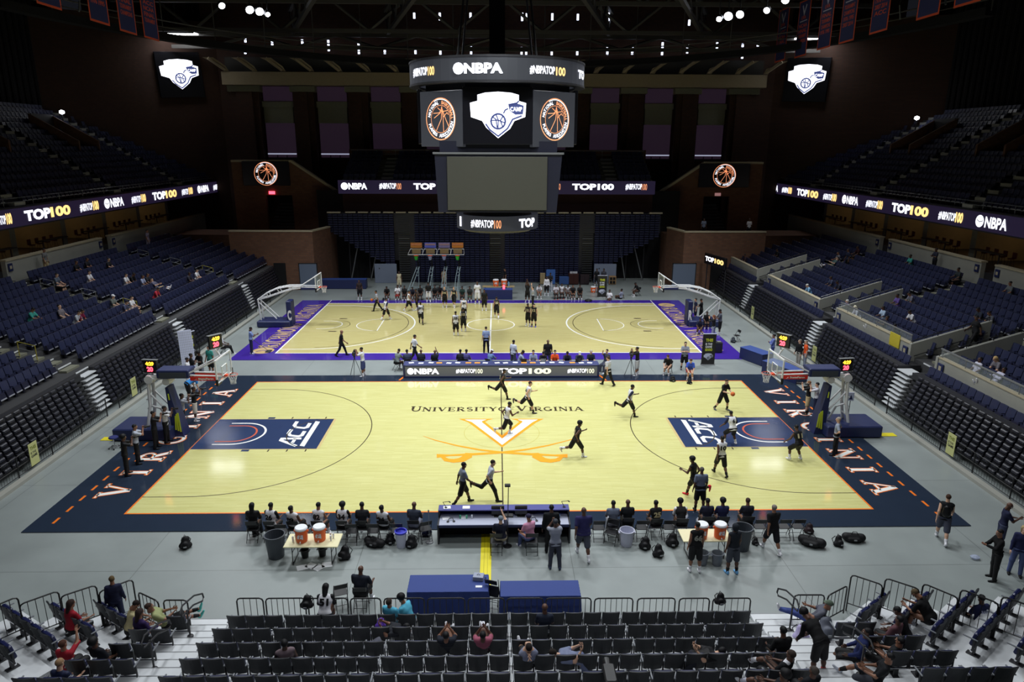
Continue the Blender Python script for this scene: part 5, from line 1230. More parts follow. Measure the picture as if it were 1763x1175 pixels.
# pose: lean, side, L/R = (leg flex, leg out, knee), aL/aR = (arm forward, arm out, elbow, elbow turn), head = (nod, turn)
PO = {
 'stand': dict(lean=2, L=(2, 4, 2), R=(-2, 5, 2), aL=(-3, 9, 14, 0), aR=(4, 9, 18, 0)),
 'akimbo': dict(lean=0, L=(2, 6, 2), R=(-3, 6, 2), aL=(-20, 38, 95, 60), aR=(-20, 38, 95, 60)),
 'crossed': dict(lean=0, L=(2, 5, 2), R=(-2, 5, 2), aL=(22, 12, 98, 62), aR=(28, 12, 102, 62)),
 'walk': dict(lean=4, L=(24, 2, 8), R=(-18, 3, 16), aL=(-22, 8, 16, 0), aR=(24, 8, 28, 0)),
 'walk2': dict(lean=4, L=(-18, 2, 16), R=(24, 3, 8), aL=(22, 8, 28, 0), aR=(-22, 8, 16, 0)),
 'run': dict(lean=12, L=(38, 2, 48), R=(-26, 3, 66), aL=(-38, 12, 70, 10), aR=(34, 12, 85, 10)),
 'run2': dict(lean=12, L=(-30, 2, 60), R=(32, 3, 22), aL=(38, 12, 85, 10), aR=(-36, 12, 70, 10)),
 'stride': dict(lean=10, L=(-42, 3, 74), R=(26, 2, 12), aL=(30, 12, 80, 10), aR=(-30, 12, 66, 10)),
 'def': dict(lean=22, L=(46, 16, 62), R=(34, 18, 54), aL=(26, 34, 40, 0), aR=(30, 30, 44, 0)),
 'hold': dict(lean=10, L=(18, 14, 22), R=(-10, 14, 18), aL=(34, 12, 66, 30), aR=(34, 10, 66, 30)),
 'film': dict(lean=3, L=(3, 5, 3), R=(-2, 5, 2), aL=(72, 16, 100, 22), aR=(72, 16, 100, 22)),
 'phone': dict(lean=4, L=(3, 5, 3), R=(-2, 5, 2), aL=(30, 8, 80, 26), aR=(36, 8, 86, 26), head=(18, 0)),
 'clap': dict(lean=4, L=(3, 5, 3), R=(-2, 5, 2), aL=(36, 10, 78, 40), aR=(36, 10, 78, 40)),
 'point': dict(lean=2, L=(6, 6, 2), R=(-4, 5, 2), aL=(-4, 10, 18, 0), aR=(70, 16, 12, 0)),
 'up': dict(lean=0, L=(2, 6, 2), R=(-2, 6, 2), aL=(160, 16, 16, 0), aR=(165, 14, 10, 0)),
 'bend': dict(lean=70, L=(10, 8, 12), R=(-4, 8, 14), aL=(62, 12, 18, 0), aR=(66, 12, 18, 0), head=(-10, 0)),
 'sit': dict(lean=8, L=(84, 8, 82), R=(82, 8, 78), aL=(26, 10, 50, 15), aR=(30, 10, 56, 15), seat=1),
 'sitf': dict(lean=26, L=(84, 12, 84), R=(86, 12, 88), aL=(42, 12, 46, 28), aR=(46, 12, 50, 28), seat=1),
 'sitback': dict(lean=-10, L=(80, 12, 66), R=(82, 10, 60), aL=(12, 14, 46, 25), aR=(10, 12, 50, 25), seat=1),
 'situp': dict(lean=-4, L=(84, 8, 82), R=(82, 8, 78), aL=(10, 10, 50, 15), aR=(105, 30, 40, 0), seat=1),
 'writing': dict(lean=20, L=(84, 8, 82), R=(82, 8, 78), aL=(50, 16, 60, 40), aR=(54, 16, 62, 40), seat=1, head=(24, 0)),
 'recline': dict(lean=-30, L=(104, 10, 14), R=(100, 9, 20), aL=(20, 12, 66, 30), aR=(24, 12, 66, 30), seat=1, head=(24, 0)),
 'knees': dict(lean=-30, L=(128, 14, 70), R=(126, 14, 74), aL=(40, 10, 100, 30), aR=(44, 10, 100, 30), seat=1, head=(30, 0)),
 'handshead': dict(lean=-24, L=(98, 10, 30), R=(96, 10, 36), aL=(150, 52, 128, 0), aR=(150, 52, 128, 0), seat=1, head=(16, 0)),
 'cross': dict(lean=-16, L=(84, 6, 74), R=(108, -16, 50), aL=(20, 10, 60, 30), aR=(20, 10, 60, 30), seat=1, head=(12, 0)),
 'floor': dict(lean=-4, L=(112, 16, 92), R=(104, 14, 84), aL=(30, 14, 40, 10), aR=(-24, 16, 14, 0), seat=1),
 'lie': dict(lean=-80, L=(30, 6, 56), R=(22, 6, 40), aL=(14, 14, 60, 40), aR=(14, 12, 60, 40), seat=1),
 'look': dict(lean=40, L=(84, 14, 84), R=(86, 14, 86), aL=(60, 12, 84, 24), aR=(64, 12, 86, 24), seat=1, head=(20, 0)),
}
NP = [0]
def person(label, loc, face, pose='stand', skin='d', hair='short', hairc=BLKC, top=('tee', BLKC), bot=('shorts', BLKC), shoe=WHTC, sock=None, num=None, H=1.85, seat=None, wide=1.0, head=None, numc=None, extra=None, far=False, under=None, group=None, hand_=None):
    """face: degrees the person looks toward (0 = +Y away from the camera, 90 = -X left, -90 = +X right, 180 = to the camera)"""
    NP[0] += 1; P = PO[pose] if isinstance(pose, str) else pose; k = H/1.85; g = .026 if far else .0215
    skm = mat_skin(skin); o = thing('person', label, 'person', (0, 0, 0), R(face), group)
    T = rotx(-P['lean']) @ roty(P.get('side', 0)); pel = Z3(0, 0, 0)
    def tp(x, y, z): return pel+T @ Z3(x, y, z)
    w = wide; hips = {}; J = {}
    for s, key in ((-1, 'L'), (1, 'R')):
        fl, out, kn = P[key]; hip = pel+Z3(s*.095, 0, -.03); D = roty(-s*out) @ rotx(fl) @ DOWN; knee = hip+D*.45
        D2 = roty(-s*out*.6) @ rotx(fl-kn) @ DOWN; ank = knee+D2*.44; J[key] = (hip, knee, ank, fl-kn, out)
        fa, ao, el, tw = P['a'+key]; sh = tp(s*.172*w, -.0, .475); Dt = T @ roty(-s*ao) @ rotx(fa) @ DOWN; elb = sh+Dt*.30
        ax = T @ roty(-s*ao) @ rotx(fa) @ Z3(1, 0, 0); fw = T @ roty(-s*ao) @ rotx(fa) @ Z3(0, 1, 0); c_, s_ = math.cos(R(el)), math.sin(R(el)); inw = T @ Z3(-s, 0, 0)
        bd = fw*math.cos(R(tw))+inw*math.sin(R(tw)); bd = bd-Dt*(bd@Dt); bd /= np.linalg.norm(bd); Df = Dt*c_+bd*s_; wr = elb+Df*.26; J['a'+key] = (sh, elb, wr, Df, bd)
    nod, turn = P.get('head', (0, 0)) if head is None else head
    neck = tp(0, 0, .56); hc = tp(0, .02, .705) if nod < 40 else tp(0, .06, .69)
    body = [(tp(-.06*w, 0, .02), tp(.06*w, 0, .02), .115*w, .115*w, (1, .85, 1)), (tp(0, 0, .05), tp(0, 0, .24), .115*w, .12*w, (1.15, .82, 1)), (tp(-.07*w, 0, .36), tp(.07*w, 0, .36), .115, .115, (1, .88, 1)), (tp(-.1*w, -.01, .455), tp(.1*w, -.01, .455), .068, .068), (tp(0, -.01, .46), neck, .07, .056), (neck, tp(0, .01, .62), .056, .056)]
    arms = []; legs = []
    for s, key in ((-1, 'L'), (1, 'R')):
        sh, elb, wr, Df, bd = J['a'+key]; arms += [(sh, elb, .058, .043), (elb, wr, .043, .028)]
        hip, knee, ank, a_, out = J[key]; legs += [(hip, knee, .094, .06), (knee, knee+(ank-knee)*.35, .057, .058), (knee+(ank-knee)*.35, ank, .058, .037), (ank, ank+Z3(0, .02, -.03), .037, .036)]
    parts = [(*surf(body+arms+legs, g), 0)]
    RH = T @ rotx(-nod) @ rotz(turn); 
    if P.get('seat') and P['lean'] < -20 and nod < 5: RH = rotx(-20) @ rotz(turn)
    hv = lambda V: (V @ RH.T)+hc
    parts.append((hv(HEAD[0]), HEAD[1], 0))
    if not far:
        for e in EYES: parts.append((hv(e[0]), e[1], 1))
        for e in IRIS: parts.append((hv(e[0]), e[1], 2))
        parts.append((hv(LIP[0]), LIP[1], 3))
    for s, key in ((-1, 'L'), (1, 'R')):
        sh, elb, wr, Df, bd = J['a'+key]; zc = -Df; yc = bd-Df*(bd@Df); yc = T @ Z3(0, 1, 0)-Df*((T @ Z3(0, 1, 0))@Df)
        if np.linalg.norm(yc) < .2: yc = Z3(0, 0, 1)-Df*Df[2]
        yc /= np.linalg.norm(yc); xc = np.cross(yc, zc); V, F = HANDS['g' if (hand_ == 'g' or pose in ('film', 'phone', 'hold', 'run', 'run2', 'stride')) else 'r']
        V = V.copy(); 
        if s > 0: V[:, 0] *= -1; F = F[:, ::-1]
        parts.append(((V @ np.stack([xc, yc, zc])) + wr - zc*0.0, F, 0))
    me = npmesh('body', parts, [skm, mat('eye_white', (.8, .8, .78), .3), mat('iris', (.03, .02, .015), .3), mat('lip', srgb(120, 66, 60), .5)])
    b = link('body', me, o)
    # clothes -------------------------------------------------------
    tt, tc = top; off = .020; ez = tp(0, 0, 1)-pel; en = T @ Z3(0, 0, 1)
    bp = [(p[0], p[1], p[2]+off, p[3]+off, *p[4:]) for p in body[:4]]+[(tp(0, -.01, .46), tp(0, -.005, .53), .085, .066)]
    cut = [(tp(0, 0, .565), en)]
    lowz = -.09 if tt in ('tee', 'polo', 'long', 'hoodie', 'jersey', 'raglan') else -.05
    bp.append((tp(-.05*w, 0, lowz+.02), tp(.05*w, 0, lowz+.02), .145*w, .145*w, (1.05, .9, .6)))
    if P.get('seat'): cut.append((tp(0, 0, -.02), -en))
    else: cut.append((tp(0, 0, lowz), -en))
    sl = []
    for key in ('aL', 'aR'):
        sh, elb, wr, Df, bd = J[key]
        if tt in ('tee', 'polo'): sl.append((sh, sh+(elb-sh)*.7, .067, .066))
        elif tt in ('long', 'hoodie', 'raglan'): sl += [(sh, elb, .068, .058), (elb, elb+(wr-elb)*.92, .058, .044)]
        else: sl.append((sh*.75+neck*.25, sh, .058, .06))
    if tt == 'jersey': bp2 = bp+[(p[0], p[0]+(p[1]-p[0])*.12, .066, .058) for p in sl]
    cm = cloth(tc)
    if tt == 'raglan':
        link('shirt', npmesh('shirt', [(*surf(bp, g, cut), 0)], [cm]), o); link('sleeves', npmesh('sleeves', [(*surf(sl, g), 0)], [cloth(BLKC)]), o)
    else: link({'tee': 't_shirt', 'polo': 'polo_shirt', 'long': 'long_sleeved_shirt', 'hoodie': 'hooded_sweatshirt', 'jersey': 'basketball_jersey'}[tt], npmesh('shirt', [(*surf(bp+sl, g, cut), 0)], [cm]), o)
    if under:
        link('undershirt_sleeves', npmesh('sleeves', [(*surf([(J[q][0], J[q][0]+(J[q][1]-J[q][0])*.8, .072, .06) for q in ('aL', 'aR')], g), 0)], [cloth(under)]), o)
    bt, bc = bot; tr = [(body[0][0], body[0][1], body[0][2]+off*1.1, body[0][3]+off*1.1, body[0][4]), (tp(0, 0, .05), tp(0, 0, .1), .128*w, .125*w, (1.1, .84, 1))]
    for key in ('L', 'R'):
        hip, knee, ank, a_, out = J[key]
        if bt == 'shorts': tr.append((hip, knee-(knee-hip)*.04, .118, .104))
        elif bt == 'shortshorts': tr.append((hip, hip+(knee-hip)*.5, .112, .1))
        else: tr += [(hip, knee, .108, .078), (knee, ank, .076, .062)]
    link('trousers' if bt == 'pants' else 'shorts', npmesh('bottoms', [(*surf(tr, g, [(tp(0, 0, .13 if tt == 'polo' else .02), en)], smooth=.05), 0)], [cloth(bc)]), o)
    sm = cloth(shoe, .6)
    for s, key in ((-1, 'L'), (1, 'R')):
        hip, knee, ank, a_, out = J[key]; pitch = 0
        if a_ < -25: pitch = a_*.7
        if P.get('seat') and pose not in ('sit', 'sitf', 'writing', 'look', 'sitback', 'situp', 'floor'): pitch = a_*.8
        S = Matrix.Translation((ank[0]-0, ank[1], ank[2])) @ Matrix.Rotation(R(pitch), 4, 'X') @ rot(R(-s*out*.8)) @ Matrix.Translation((0, .0, -.075))
        so = link('shoe', shared('shoe', 'shoe', SHOE, sm), o); so.matrix_local = S
        if sock or bt != 'pants':
            sc = sock or (WHTC if shoe == WHTC else BLKC)
            link('sock', npmesh('sock', [(*surf([(ank+(knee-ank)*.02, ank+(knee-ank)*.32, .044, .06)], .02), 0)], [cloth(sc)]), o)
    if hair != 'bald':
        ho = link('cap' if hair == 'cap' else ('hood' if hair == 'hood' else 'hair'), shared('hair', hair, HAIR[hair], cloth(hairc, .9)), o)
        M4 = np.eye(4); M4[:3, :3] = RH; M4[:3, 3] = hc; ho.matrix_local = Matrix(M4.tolist())
    if num:
        nc = numc or (BLKC if sum(tc) > 380 else (200, 190, 150)); mb = MB(); v, f, gw, gh = glyphs(num, .05); wd = min(.26, .13*len(num)); yb = -(.115+.034)*.88-.026
        for (yy, flip) in ((-.165, 0), (.15, 1)):
            if flip and tt == 'tee': continue
            pts = []
            for p in v:
                x = (p[0]/gw-.5)*wd; x = -x if flip else x; cur = (x/.2)**2*.045
                q = tp(x, yy+(-cur if flip else cur)*1.0, .24+p[1]*.2); pts.append(q)
            mb.add(pts, f, cloth(nc))
        mb.obj('jersey_number', None, o)
    if extra: extra(o, J, tp, hc, RH)
    o.scale = (k, k, k)
    # rest the figure
    zs = min(J['L'][2][2], J['R'][2][2])-.075
    if seat is None: pz = -zs*k
    else: pz = seat+.1*k
    o.location = (loc[0], loc[1], (loc[2] if len(loc) > 2 else 0)+pz)
    for c in o.children: pass
    return o
def FL(u, v, z=0.0): p = at(u, v, z=z); return (p.x, p.y, z)
# ------------------------------------------------------------------ basketball goals
def clock(o, c, rz, w=.66, h=.62):
    T = Matrix.Translation(c) @ rot(rz)
    mb = MB(); mb.bbox((-w/2, -.05, -h/2), (w/2, .08, h/2), .01, M_BLK, T); mb.box((-w/2-.04, -.08, h/2), (w/2+.04, .1, h/2+.02), M_GREY, T); mb.box((-w/2-.04, -.08, -h/2-.02), (w/2+.04, .1, -h/2), M_GREY, T); b = mb.obj('shot_clock', None, o)
    mb = MB(); F = T @ Matrix(((1, 0, 0, 0), (0, 0, -1, -.056), (0, 1, 0, 0), (0, 0, 0, 1)))
    put_text(mb, '4:29', F @ Matrix.Translation((-.2, .04, 0)), .4, .19, M_LEDY, .05); put_text(mb, '20', F @ Matrix.Translation((-.16, -.25, 0)), .3, .24, M_LEDR, .05); mb.obj('clock_digits', None, b)
def hoop(o, bx, s, z=3.05, frame=M_WSTEEL, arms=True):
    """board plane at x=bx, court side is toward -s"""
    mb = MB(); mb.box((bx-.02, -.88, 2.92), (bx+.02, .88, 3.95), mat('board_glass', (.75, .85, .85), .03, alpha=.16)); mb.obj('backboard_glass', None, o)
    mb = MB(); r = .03
    for a, b in (((-.915, 2.88), (.915, 2.88)), ((-.915, 3.98), (.915, 3.98)), ((-.915, 2.88), (-.915, 3.98)), ((.915, 2.88), (.915, 3.98))): mb.beam((bx, a[0], a[1]), (bx, b[0], b[1]), .06, .06, frame)
    for a, b in (((-.3, 3.08), (.3, 3.08)), ((-.3, 3.53), (.3, 3.53)), ((-.3, 3.08), (-.3, 3.53)), ((.3, 3.08), (.3, 3.53))): mb.beam((bx-s*.025, a[0], a[1]), (bx-s*.025, b[0], b[1]), .05, .01, M_WHT)
    mb.obj('backboard_frame', None, o)
    mb = MB(); mb.box((bx-.05, -.915, 2.8), (bx+.05, -.5, 2.88), M_BLK); mb.box((bx-.05, .5, 2.8), (bx+.05, .915, 2.88), M_BLK); mb.box((bx-.055, -.95, 2.8), (bx+.055, -.9, 3.1), M_BLK); mb.box((bx-.055, .9, 2.8), (bx+.055, .95, 3.1), M_BLK); mb.obj('edge_padding', None, o)
    rc = bx-s*.38; mb = MB(); mb.tube([(rc+.23*math.cos(t*PI/12), .23*math.sin(t*PI/12), 3.05) for t in range(24)], .011, mat('rim_orange', srgb(235, 80, 40), .4), 6, closed=True); mb.box((min(bx, bx-s*.16), -.09, 2.97), (max(bx, bx-s*.16), .09, 3.06), mat('rim_orange', (0, 0, 0))); mb.obj('rim', None, o)
    mb = MB(); n = 12
    for i in range(n):
        for dd in (1, -1):
            pts = []
            for k in range(5):
                t = k/4; a = 2*PI*(i+dd*t*1.5)/n; rr = .225-.11*min(1, t*1.5)+.01*t; pts.append((rc+rr*math.cos(a), rr*math.sin(a), 3.04-.45*t))
            mb.tube(pts, .006, mat('net_white', (.8, .8, .8), .8), 3, cap=False)
    mb.obj('net', None, o)
for s in (-1, 1):
    sd = 'left' if s < 0 else 'right'
    o = thing('basketball_goal', 'near court %s portable basketball goal with navy pads and two red lit shot clocks' % sd, 'basketball goal', (0, 0, 0))
    hoop(o, s*13.1, s)
    bx = lambda mb, x0, x1, y0, y1, z0, z1, m, r=.02: mb.bbox((min(s*x0, s*x1), y0, z0), (max(s*x0, s*x1), y1, z1), r, m)
    mb = MB(); bx(mb, 15.6, 18.3, -.85, .85, .04, .62, M_TNAVY, .05); mb.obj('base_pad', None, o)
    mb = MB(); v = [(s*15.2, -.36, .04), (s*15.72, -.36, .04), (s*15.82, -.3, 2.5), (s*15.68, -.3, 2.5), (s*15.2, .36, .04), (s*15.72, .36, .04), (s*15.82, .3, 2.5), (s*15.68, .3, 2.5)]
    mb.add(v, [(0, 1, 2, 3), (7, 6, 5, 4), (0, 4, 5, 1), (1, 5, 6, 2), (2, 6, 7, 3), (3, 7, 4, 0)], M_TNAVY)
    mb.obj('front_pad', None, o)
    mb = MB()
    Tp = Matrix.Translation((s*15.28, -.52, .25))
    for a, b in (((-.12, .1), (-.06, .8)), ((.0, .05), (.0, .9)), ((.12, .0), (.07, .95))): mb.beam((s*15.42+a[0]*.9, -.37, .3+a[1]), (s*15.42+b[0]*.9, -.365, .3+b[1]), .07, .02, mat('lime_paint', srgb(205, 220, 50), .6))
    mb.beam((s*15.68, -.33, 1.9), (s*15.70, -.32, 2.2), .05, .02, mat('lime_paint', (0, 0, 0))); mb.obj('lime_marks', None, o)
    mb = MB()
    for y in (-.3, .3):
        mb.tube([(s*16.85, y, .6), (s*16.65, y*.8, 1.6), (s*16.6, y*.7, 2.7), (s*16.35, y*.6, 2.95)], [.075, .075, .085, .1], M_WSTEEL, 10)
        mb.tube([(s*16.6, y*.75, 2.2), (s*15.7, y*.8, 1.1)], .045, M_WSTEEL, 8)
    for z in (1.0, 1.45, 1.9): mb.tube([(s*16.75, -.27, z), (s*16.75, .27, z)], .04, M_WSTEEL, 8)
    mb.tube([(s*16.75, 0, 1.5), (s*16.3, 0, 1.35), (s*16.0, 0, .7)], .05, M_WSTEEL, 8); mb.obj('stanchion', None, o)
    mb = MB(); mb.beam((s*16.5, 0, 2.95), (s*15.5, 0, 3.02), .5, .2, M_WSTEEL); mb.lathe([(.2, -.3), (.24, 0), (.2, .3)], M_WSTEEL, 12, T=Matrix.Translation((s*16.55, 0, 2.88)) @ Matrix.Rotation(PI/2, 4, 'X')); mb.lathe([(.17, -.3), (.2, 0), (.17, .3)], M_WSTEEL, 12, T=Matrix.Translation((s*15.75, 0, 2.78)) @ Matrix.Rotation(PI/2, 4, 'X'))
    mb.tube([(s*16.45, 0, 2.95), (s*16.45, 0, 3.2)], .06, M_WSTEEL, 8); mb.tube([(s*14.7, -.25, 3.1), (s*13.15, -.25, 3.05)], .04, M_WSTEEL, 8); mb.tube([(s*14.7, .25, 3.1), (s*13.15, .25, 3.05)], .04, M_WSTEEL, 8)
    mb.tube([(s*14.75, -.25, 3.15), (s*13.15, -.7, 3.95)], .035, M_WSTEEL, 8); mb.tube([(s*14.75, .25, 3.15), (s*13.15, .7, 3.95)], .035, M_WSTEEL, 8); mb.obj('arm', None, o)
    mb = MB(); bx(mb, 14.6, 16.1, -.4, .4, 2.98, 3.38, M_TNAVY, .03); h = mb.obj('monitor_housing', None, o)
    mb = MB(); bx(mb, 14.72, 15.98, -.41, -.395, 3.02, 3.28, mat('monitor_grey', srgb(60, 66, 74), .4), .003); mb.obj('monitor_face', None, h)
    mb = MB(); bx(mb, 13.3, 14.6, -.3, -.26, 2.84, 3.04, mat('sponsor_red', srgb(222, 46, 36), .5), .008); bx(mb, 13.3, 14.6, .26, .3, 2.84, 3.04, mat('sponsor_red', (0, 0, 0)), .008)
    x0 = -14.42 if s < 0 else 13.52
    put_text(mb, 'StateFarm', wallT((x0+.2, -.306, 2.89), (1, 0, 0)), .72, .1, M_WHT, .04)
    for k in (0, .05, .1): mb.beam((x0+.02+k*.6, -.305, 2.885+k*.3), (x0+.14-k*.1, -.305, 2.885+k*.8), .03, .004, M_WHT)
    mb.obj('sponsor_sign', None, o)
    clock(o, (s*16.45, -.1, 3.5), s*.1)
    mb = MB(); mb.tube([(s*13.2, 0, 3.95), (s*13.3, 0, 4.2)], .05, M_WSTEEL, 8); mb.tube([(s*13.3, -.2, 4.35), (s*13.3, 0, 4.1), (s*13.3, .2, 4.35)], .03, M_WSTEEL, 6); mb.obj('clock_bracket', None, o)
    clock(o, (s*13.35, 0, 4.68), s*-.95)
    # far court goal
    o = thing('basketball_goal', 'far court %s white portable basketball goal with lattice arm and navy base' % sd, 'basketball goal', (FX, FY, 0))
    bxr = s*13.1; hoop(o, bxr, s)
    mb = MB(); bx(mb, 15.3, 17.8, -.8, .8, .04, .5, M_TNAVY, .05); bx(mb, 15.2, 15.6, -.45, .45, .04, 2.0, M_TNAVY, .05); mb.obj('base_pad', None, o)
    mb = MB(); put_text(mb, 'R' if s > 0 else 'C', wallT((s*15.4-.12, -.46, .5), (1, 0, 0)), .3, .8, M_WHT, .05); mb.obj('pad_letter', None, o)
    mb = MB()
    for y in (-.3, .3):
        up = [(17.7, 2.1), (17.0, 2.6), (16.2, 2.95), (15.4, 3.1), (14.4, 3.12)]; lo = [(17.7, 2.1), (16.9, 2.3), (16.0, 2.62), (15.0, 2.92), (14.4, 3.0)]
        mb.tube([(s*x, y, z) for x, z in up], .055, M_WSTEEL, 8); mb.tube([(s*x, y, z) for x, z in lo], .055, M_WSTEEL, 8)
        for a, b in zip(up[1:4], lo[1:4]): mb.tube([(s*a[0], y, a[1]), (s*b[0], y, b[1])], .04, M_WSTEEL, 6)
        mb.tube([(s*17.7, y, 2.1), (s*17.6, y, .5)], .06, M_WSTEEL, 8); mb.tube([(s*17.65, y, 1.9), (s*16.4, y, .6)], .05, M_WSTEEL, 8)
        mb.tube([(s*14.4, y, 3.08), (s*13.15, y, 3.05)], .04, M_WSTEEL, 8); mb.tube([(s*14.45, y, 3.12), (s*13.15, y*1.8, 3.95)], .035, M_WSTEEL, 8)
    mb.tube([(s*17.7, -.3, 2.1), (s*17.7, .3, 2.1)], .07, M_WSTEEL, 8); mb.obj('lattice_arm', None, o)
    mb = MB(); bx(mb, 13.2, 14.4, -.32, .32, 2.84, 2.98, M_TNAVY, .02); mb.obj('arm_pad', None, o)

# ------------------------------------------------------------------ tables
def ftable(name, lab, x0, x1, y0, y1, z, mtop, rz=0, leg=M_BLK, group=None):
    o = thing(name, lab, 'table', ((x0+x1)/2, (y0+y1)/2, 0), 0, group); w, d = (x1-x0)/2, (y1-y0)/2
    mb = MB(); mb.bbox((-w, -d, z-.04), (w, d, z), .012, mtop); mb.obj('table_top', None, o)
    for sx in (-1, 1):
        mb = MB(); X = sx*(w-.25)
        for yy in (-d+.1, d-.1): mb.tube([(X, yy, 0), (X, yy*.9, z-.05)], .015, leg, 6)
        mb.tube([(X, -d+.1, .03), (X, d-.1, .03)], .015, leg, 6); mb.tube([(X, -d*.9+.1, z*.6), (X, d*.9-.1, z*.6)], .012, leg, 6); mb.obj('leg_frame', None, o)
    return o
def cloth_table(lab, x0, x1, y0, y1, z):
    o = thing('table', lab, 'table', ((x0+x1)/2, (y0+y1)/2, 0)); w, d = (x1-x0)/2, (y1-y0)/2
    mb = MB(); mb.bbox((-w+.03, -d+.03, z-.05), (w-.03, d-.03, z-.008), .01, M_GREY)
    for sx in (-1, 1):
        for sy in (-1, 1): mb.tube([(sx*(w-.15), sy*(d-.12), 0), (sx*(w-.15), sy*(d-.12), z-.05)], .02, M_GREY, 6)
    mb.obj('frame', None, o)
    # cloth: top plus gently folded drops
    n = 64; P_ = []
    for i in range(n):
        t = i/n*4; k = int(t); f = t-k
        P_.append([(-w+2*w*f, -d), (w, -d+2*d*f), (w-2*w*f, d), (-w, d-2*d*f)][k])
    v = [(p[0], p[1], z) for p in P_]; 
    for (lv, g) in ((z-.02, .008), (z*.5, .02), (.01, .035)):
        for i, p in enumerate(P_): q = g*(1+.6*math.sin(i*2.1)); L_ = math.hypot(p[0]/w, p[1]/d); v.append((p[0]+q*(1 if p[0] >= w-.01 else (-1 if p[0] <= -w+.01 else 0)), p[1]+q*(1 if p[1] >= d-.01 else (-1 if p[1] <= -d+.01 else 0)), lv))
    f = [tuple(range(n))]+[(l*n+i, (l+1)*n+i, (l+1)*n+(i+1) % n, l*n+(i+1) % n) for l in range(3) for i in range(n)]
    mb = MB(); mb.add(v, f, M_TBLUE); tc = mb.obj('tablecloth', None, label='blue tablecloth on the %s' % lab.replace('blue clothed ', '').replace('table ', 'table '), cat='tablecloth'); tc.location = o.location
    return o
cloth_table('left blue clothed table behind the near guard rails', -2.9, -.49, -13.62, -12.76, .76)
cloth_table('right blue clothed table behind the near guard rails', -.12, 2.25, -13.86, -13.1, .76)
M_CREAM = mat('cream_laminate', srgb(226, 218, 176), .4)
ftable('folding_table', 'cream folding table with two orange coolers, near left bench', -7.3, -5.5, -11.12, -10.28, .74, M_CREAM)
ftable('folding_table', 'cream folding table with two orange coolers, near right bench', 6.05, 7.75, -10.95, -10.15, .74, M_CREAM)
M_LID = mat('cooler_lid_white', srgb(232, 234, 238), .4); M_COOL = mat('cooler_orange', srgb(236, 100, 36), .45)
def cooler(x, y, z, lab, s=1.0, grp=None):
    o = thing('drink_cooler', lab, 'cooler', (x, y, z), 0, grp)
    mb = MB(); mb.lathe([(.17, 0), (.19, .04), (.205, .42), (.205, .45), (.19, .46)], M_COOL, 20); mb.box((-.24, -.03, .36), (-.19, .03, .42), M_COOL); mb.box((.19, -.03, .36), (.24, .03, .42), M_COOL); mb.obj('tub', None, o)
    mb = MB(); mb.lathe([(.212, .455), (.215, .50), (.19, .535), (0, .54)], M_LID, 20); mb.obj('lid', None, o)
    mb = MB(); mb.lathe([(.02, 0), (.02, .05)], M_LID, 8, T=Matrix.Translation((0, -.18, .07)) @ Matrix.Rotation(PI/2, 4, 'X')); mb.box((-.012, -.25, .03), (.012, -.225, .08), M_LID); mb.obj('spigot', None, o)
    mb = MB(); v, f, gw, gh = glyphs('G', .08); mb.add([((a/gw-.5)*.2, -.211+((a/gw-.5)*.2)**2*2.4, .13+b*.22) for a, b in v], f, M_LID); mb.strip([(-.12, 0), (.12, 0)], .001, 0, M_LID); mb.obj('letter', None, o)
    if s != 1: o.scale = (s, s, s)
for i, (u, v, z, lab) in enumerate(((520, 932, .74, 'orange cooler with white lid, left one on the left cream table'), (551, 930, .74, 'orange cooler with white lid, right one on the left cream table'), (1210, 931, .74, 'orange cooler with white lid, left one on the right cream table'), (1242, 931, .74, 'orange cooler with white lid, right one on the right cream table'))):
    p = at(u, v, z=z); cooler(p.x, max(p.y, -10.85 if u < 900 else -10.7), z, lab)
def cup(x, y, z, lab, m, grp, h=.1, r=.035):
    mb = MB(); mb.lathe([(r*.75, 0), (r, h), (r*.9, h-.003), (0, h*.8)], m, 10, (x, y, z)); mb.obj('cup', None, label=lab, cat='cup', group=grp)
M_PAPER = mat('paper_white', srgb(235, 236, 240), .7)
for i, (x, y) in enumerate(((-7.05, -10.8), (-7.0, -10.65), (-5.8, -10.75), (-5.75, -10.6), (-5.85, -10.55))): cup(x, y, .74, 'small paper cup stack at the %s of the left cooler table' % ('left end' if i < 2 else 'right end'), M_PAPER, 'paper cups at the %s end of the left cooler table' % ('left' if i < 2 else 'right'), .2, .035)

def bin_(u, v, lab, m, r=.3, h=.8, ribs=True, liner=False, xy=None):
    p = at(u, v, z=0) if xy is None else Vector((*xy, 0)); o = thing('trash_can', lab, 'trash can', (p.x, p.y+r*.8, 0))
    mb = MB(); mb.lathe([(r*.78, 0), (r*.8, .02), (r, h*.93), (r*1.06, h*.95), (r*1.06, h), (r*.96, h), (r*.93, h*.9), (r*.74, .06), (0, .05)], m, 22); mb.obj('can_body', None, o)
    mb = MB()
    for t in (0, PI): mb.bbox((math.cos(t)*r*1.08-.03, -.08, h*.82), (math.cos(t)*r*1.08+.03, .08, h*.88), .01, m)
    mb.obj('handle', None, o)
    if liner: mb = MB(); mb.lathe([(r*1.04, h*.9), (r*1.09, h+.005), (r*.9, h+.005), (r*.82, h*.6)], liner, 22); mb.obj('bin_liner', None, o)
M_BIN = mat('grey_bin_plastic', srgb(66, 72, 80), .45); M_BINW = mat('white_bin_mesh', srgb(196, 198, 216), .5)
bin_(472, 966, 'big dark grey trash can left of the left cooler table', M_BIN, .33, .85)
bin_(1280, 952, 'big dark grey trash can behind the right cooler table', M_BIN, .33, .85)
bin_(690, 946, 'tall white waste bin with blue liner between black bags', M_BINW, .2, .62, liner=mat('blue_liner', srgb(60, 64, 190), .5))
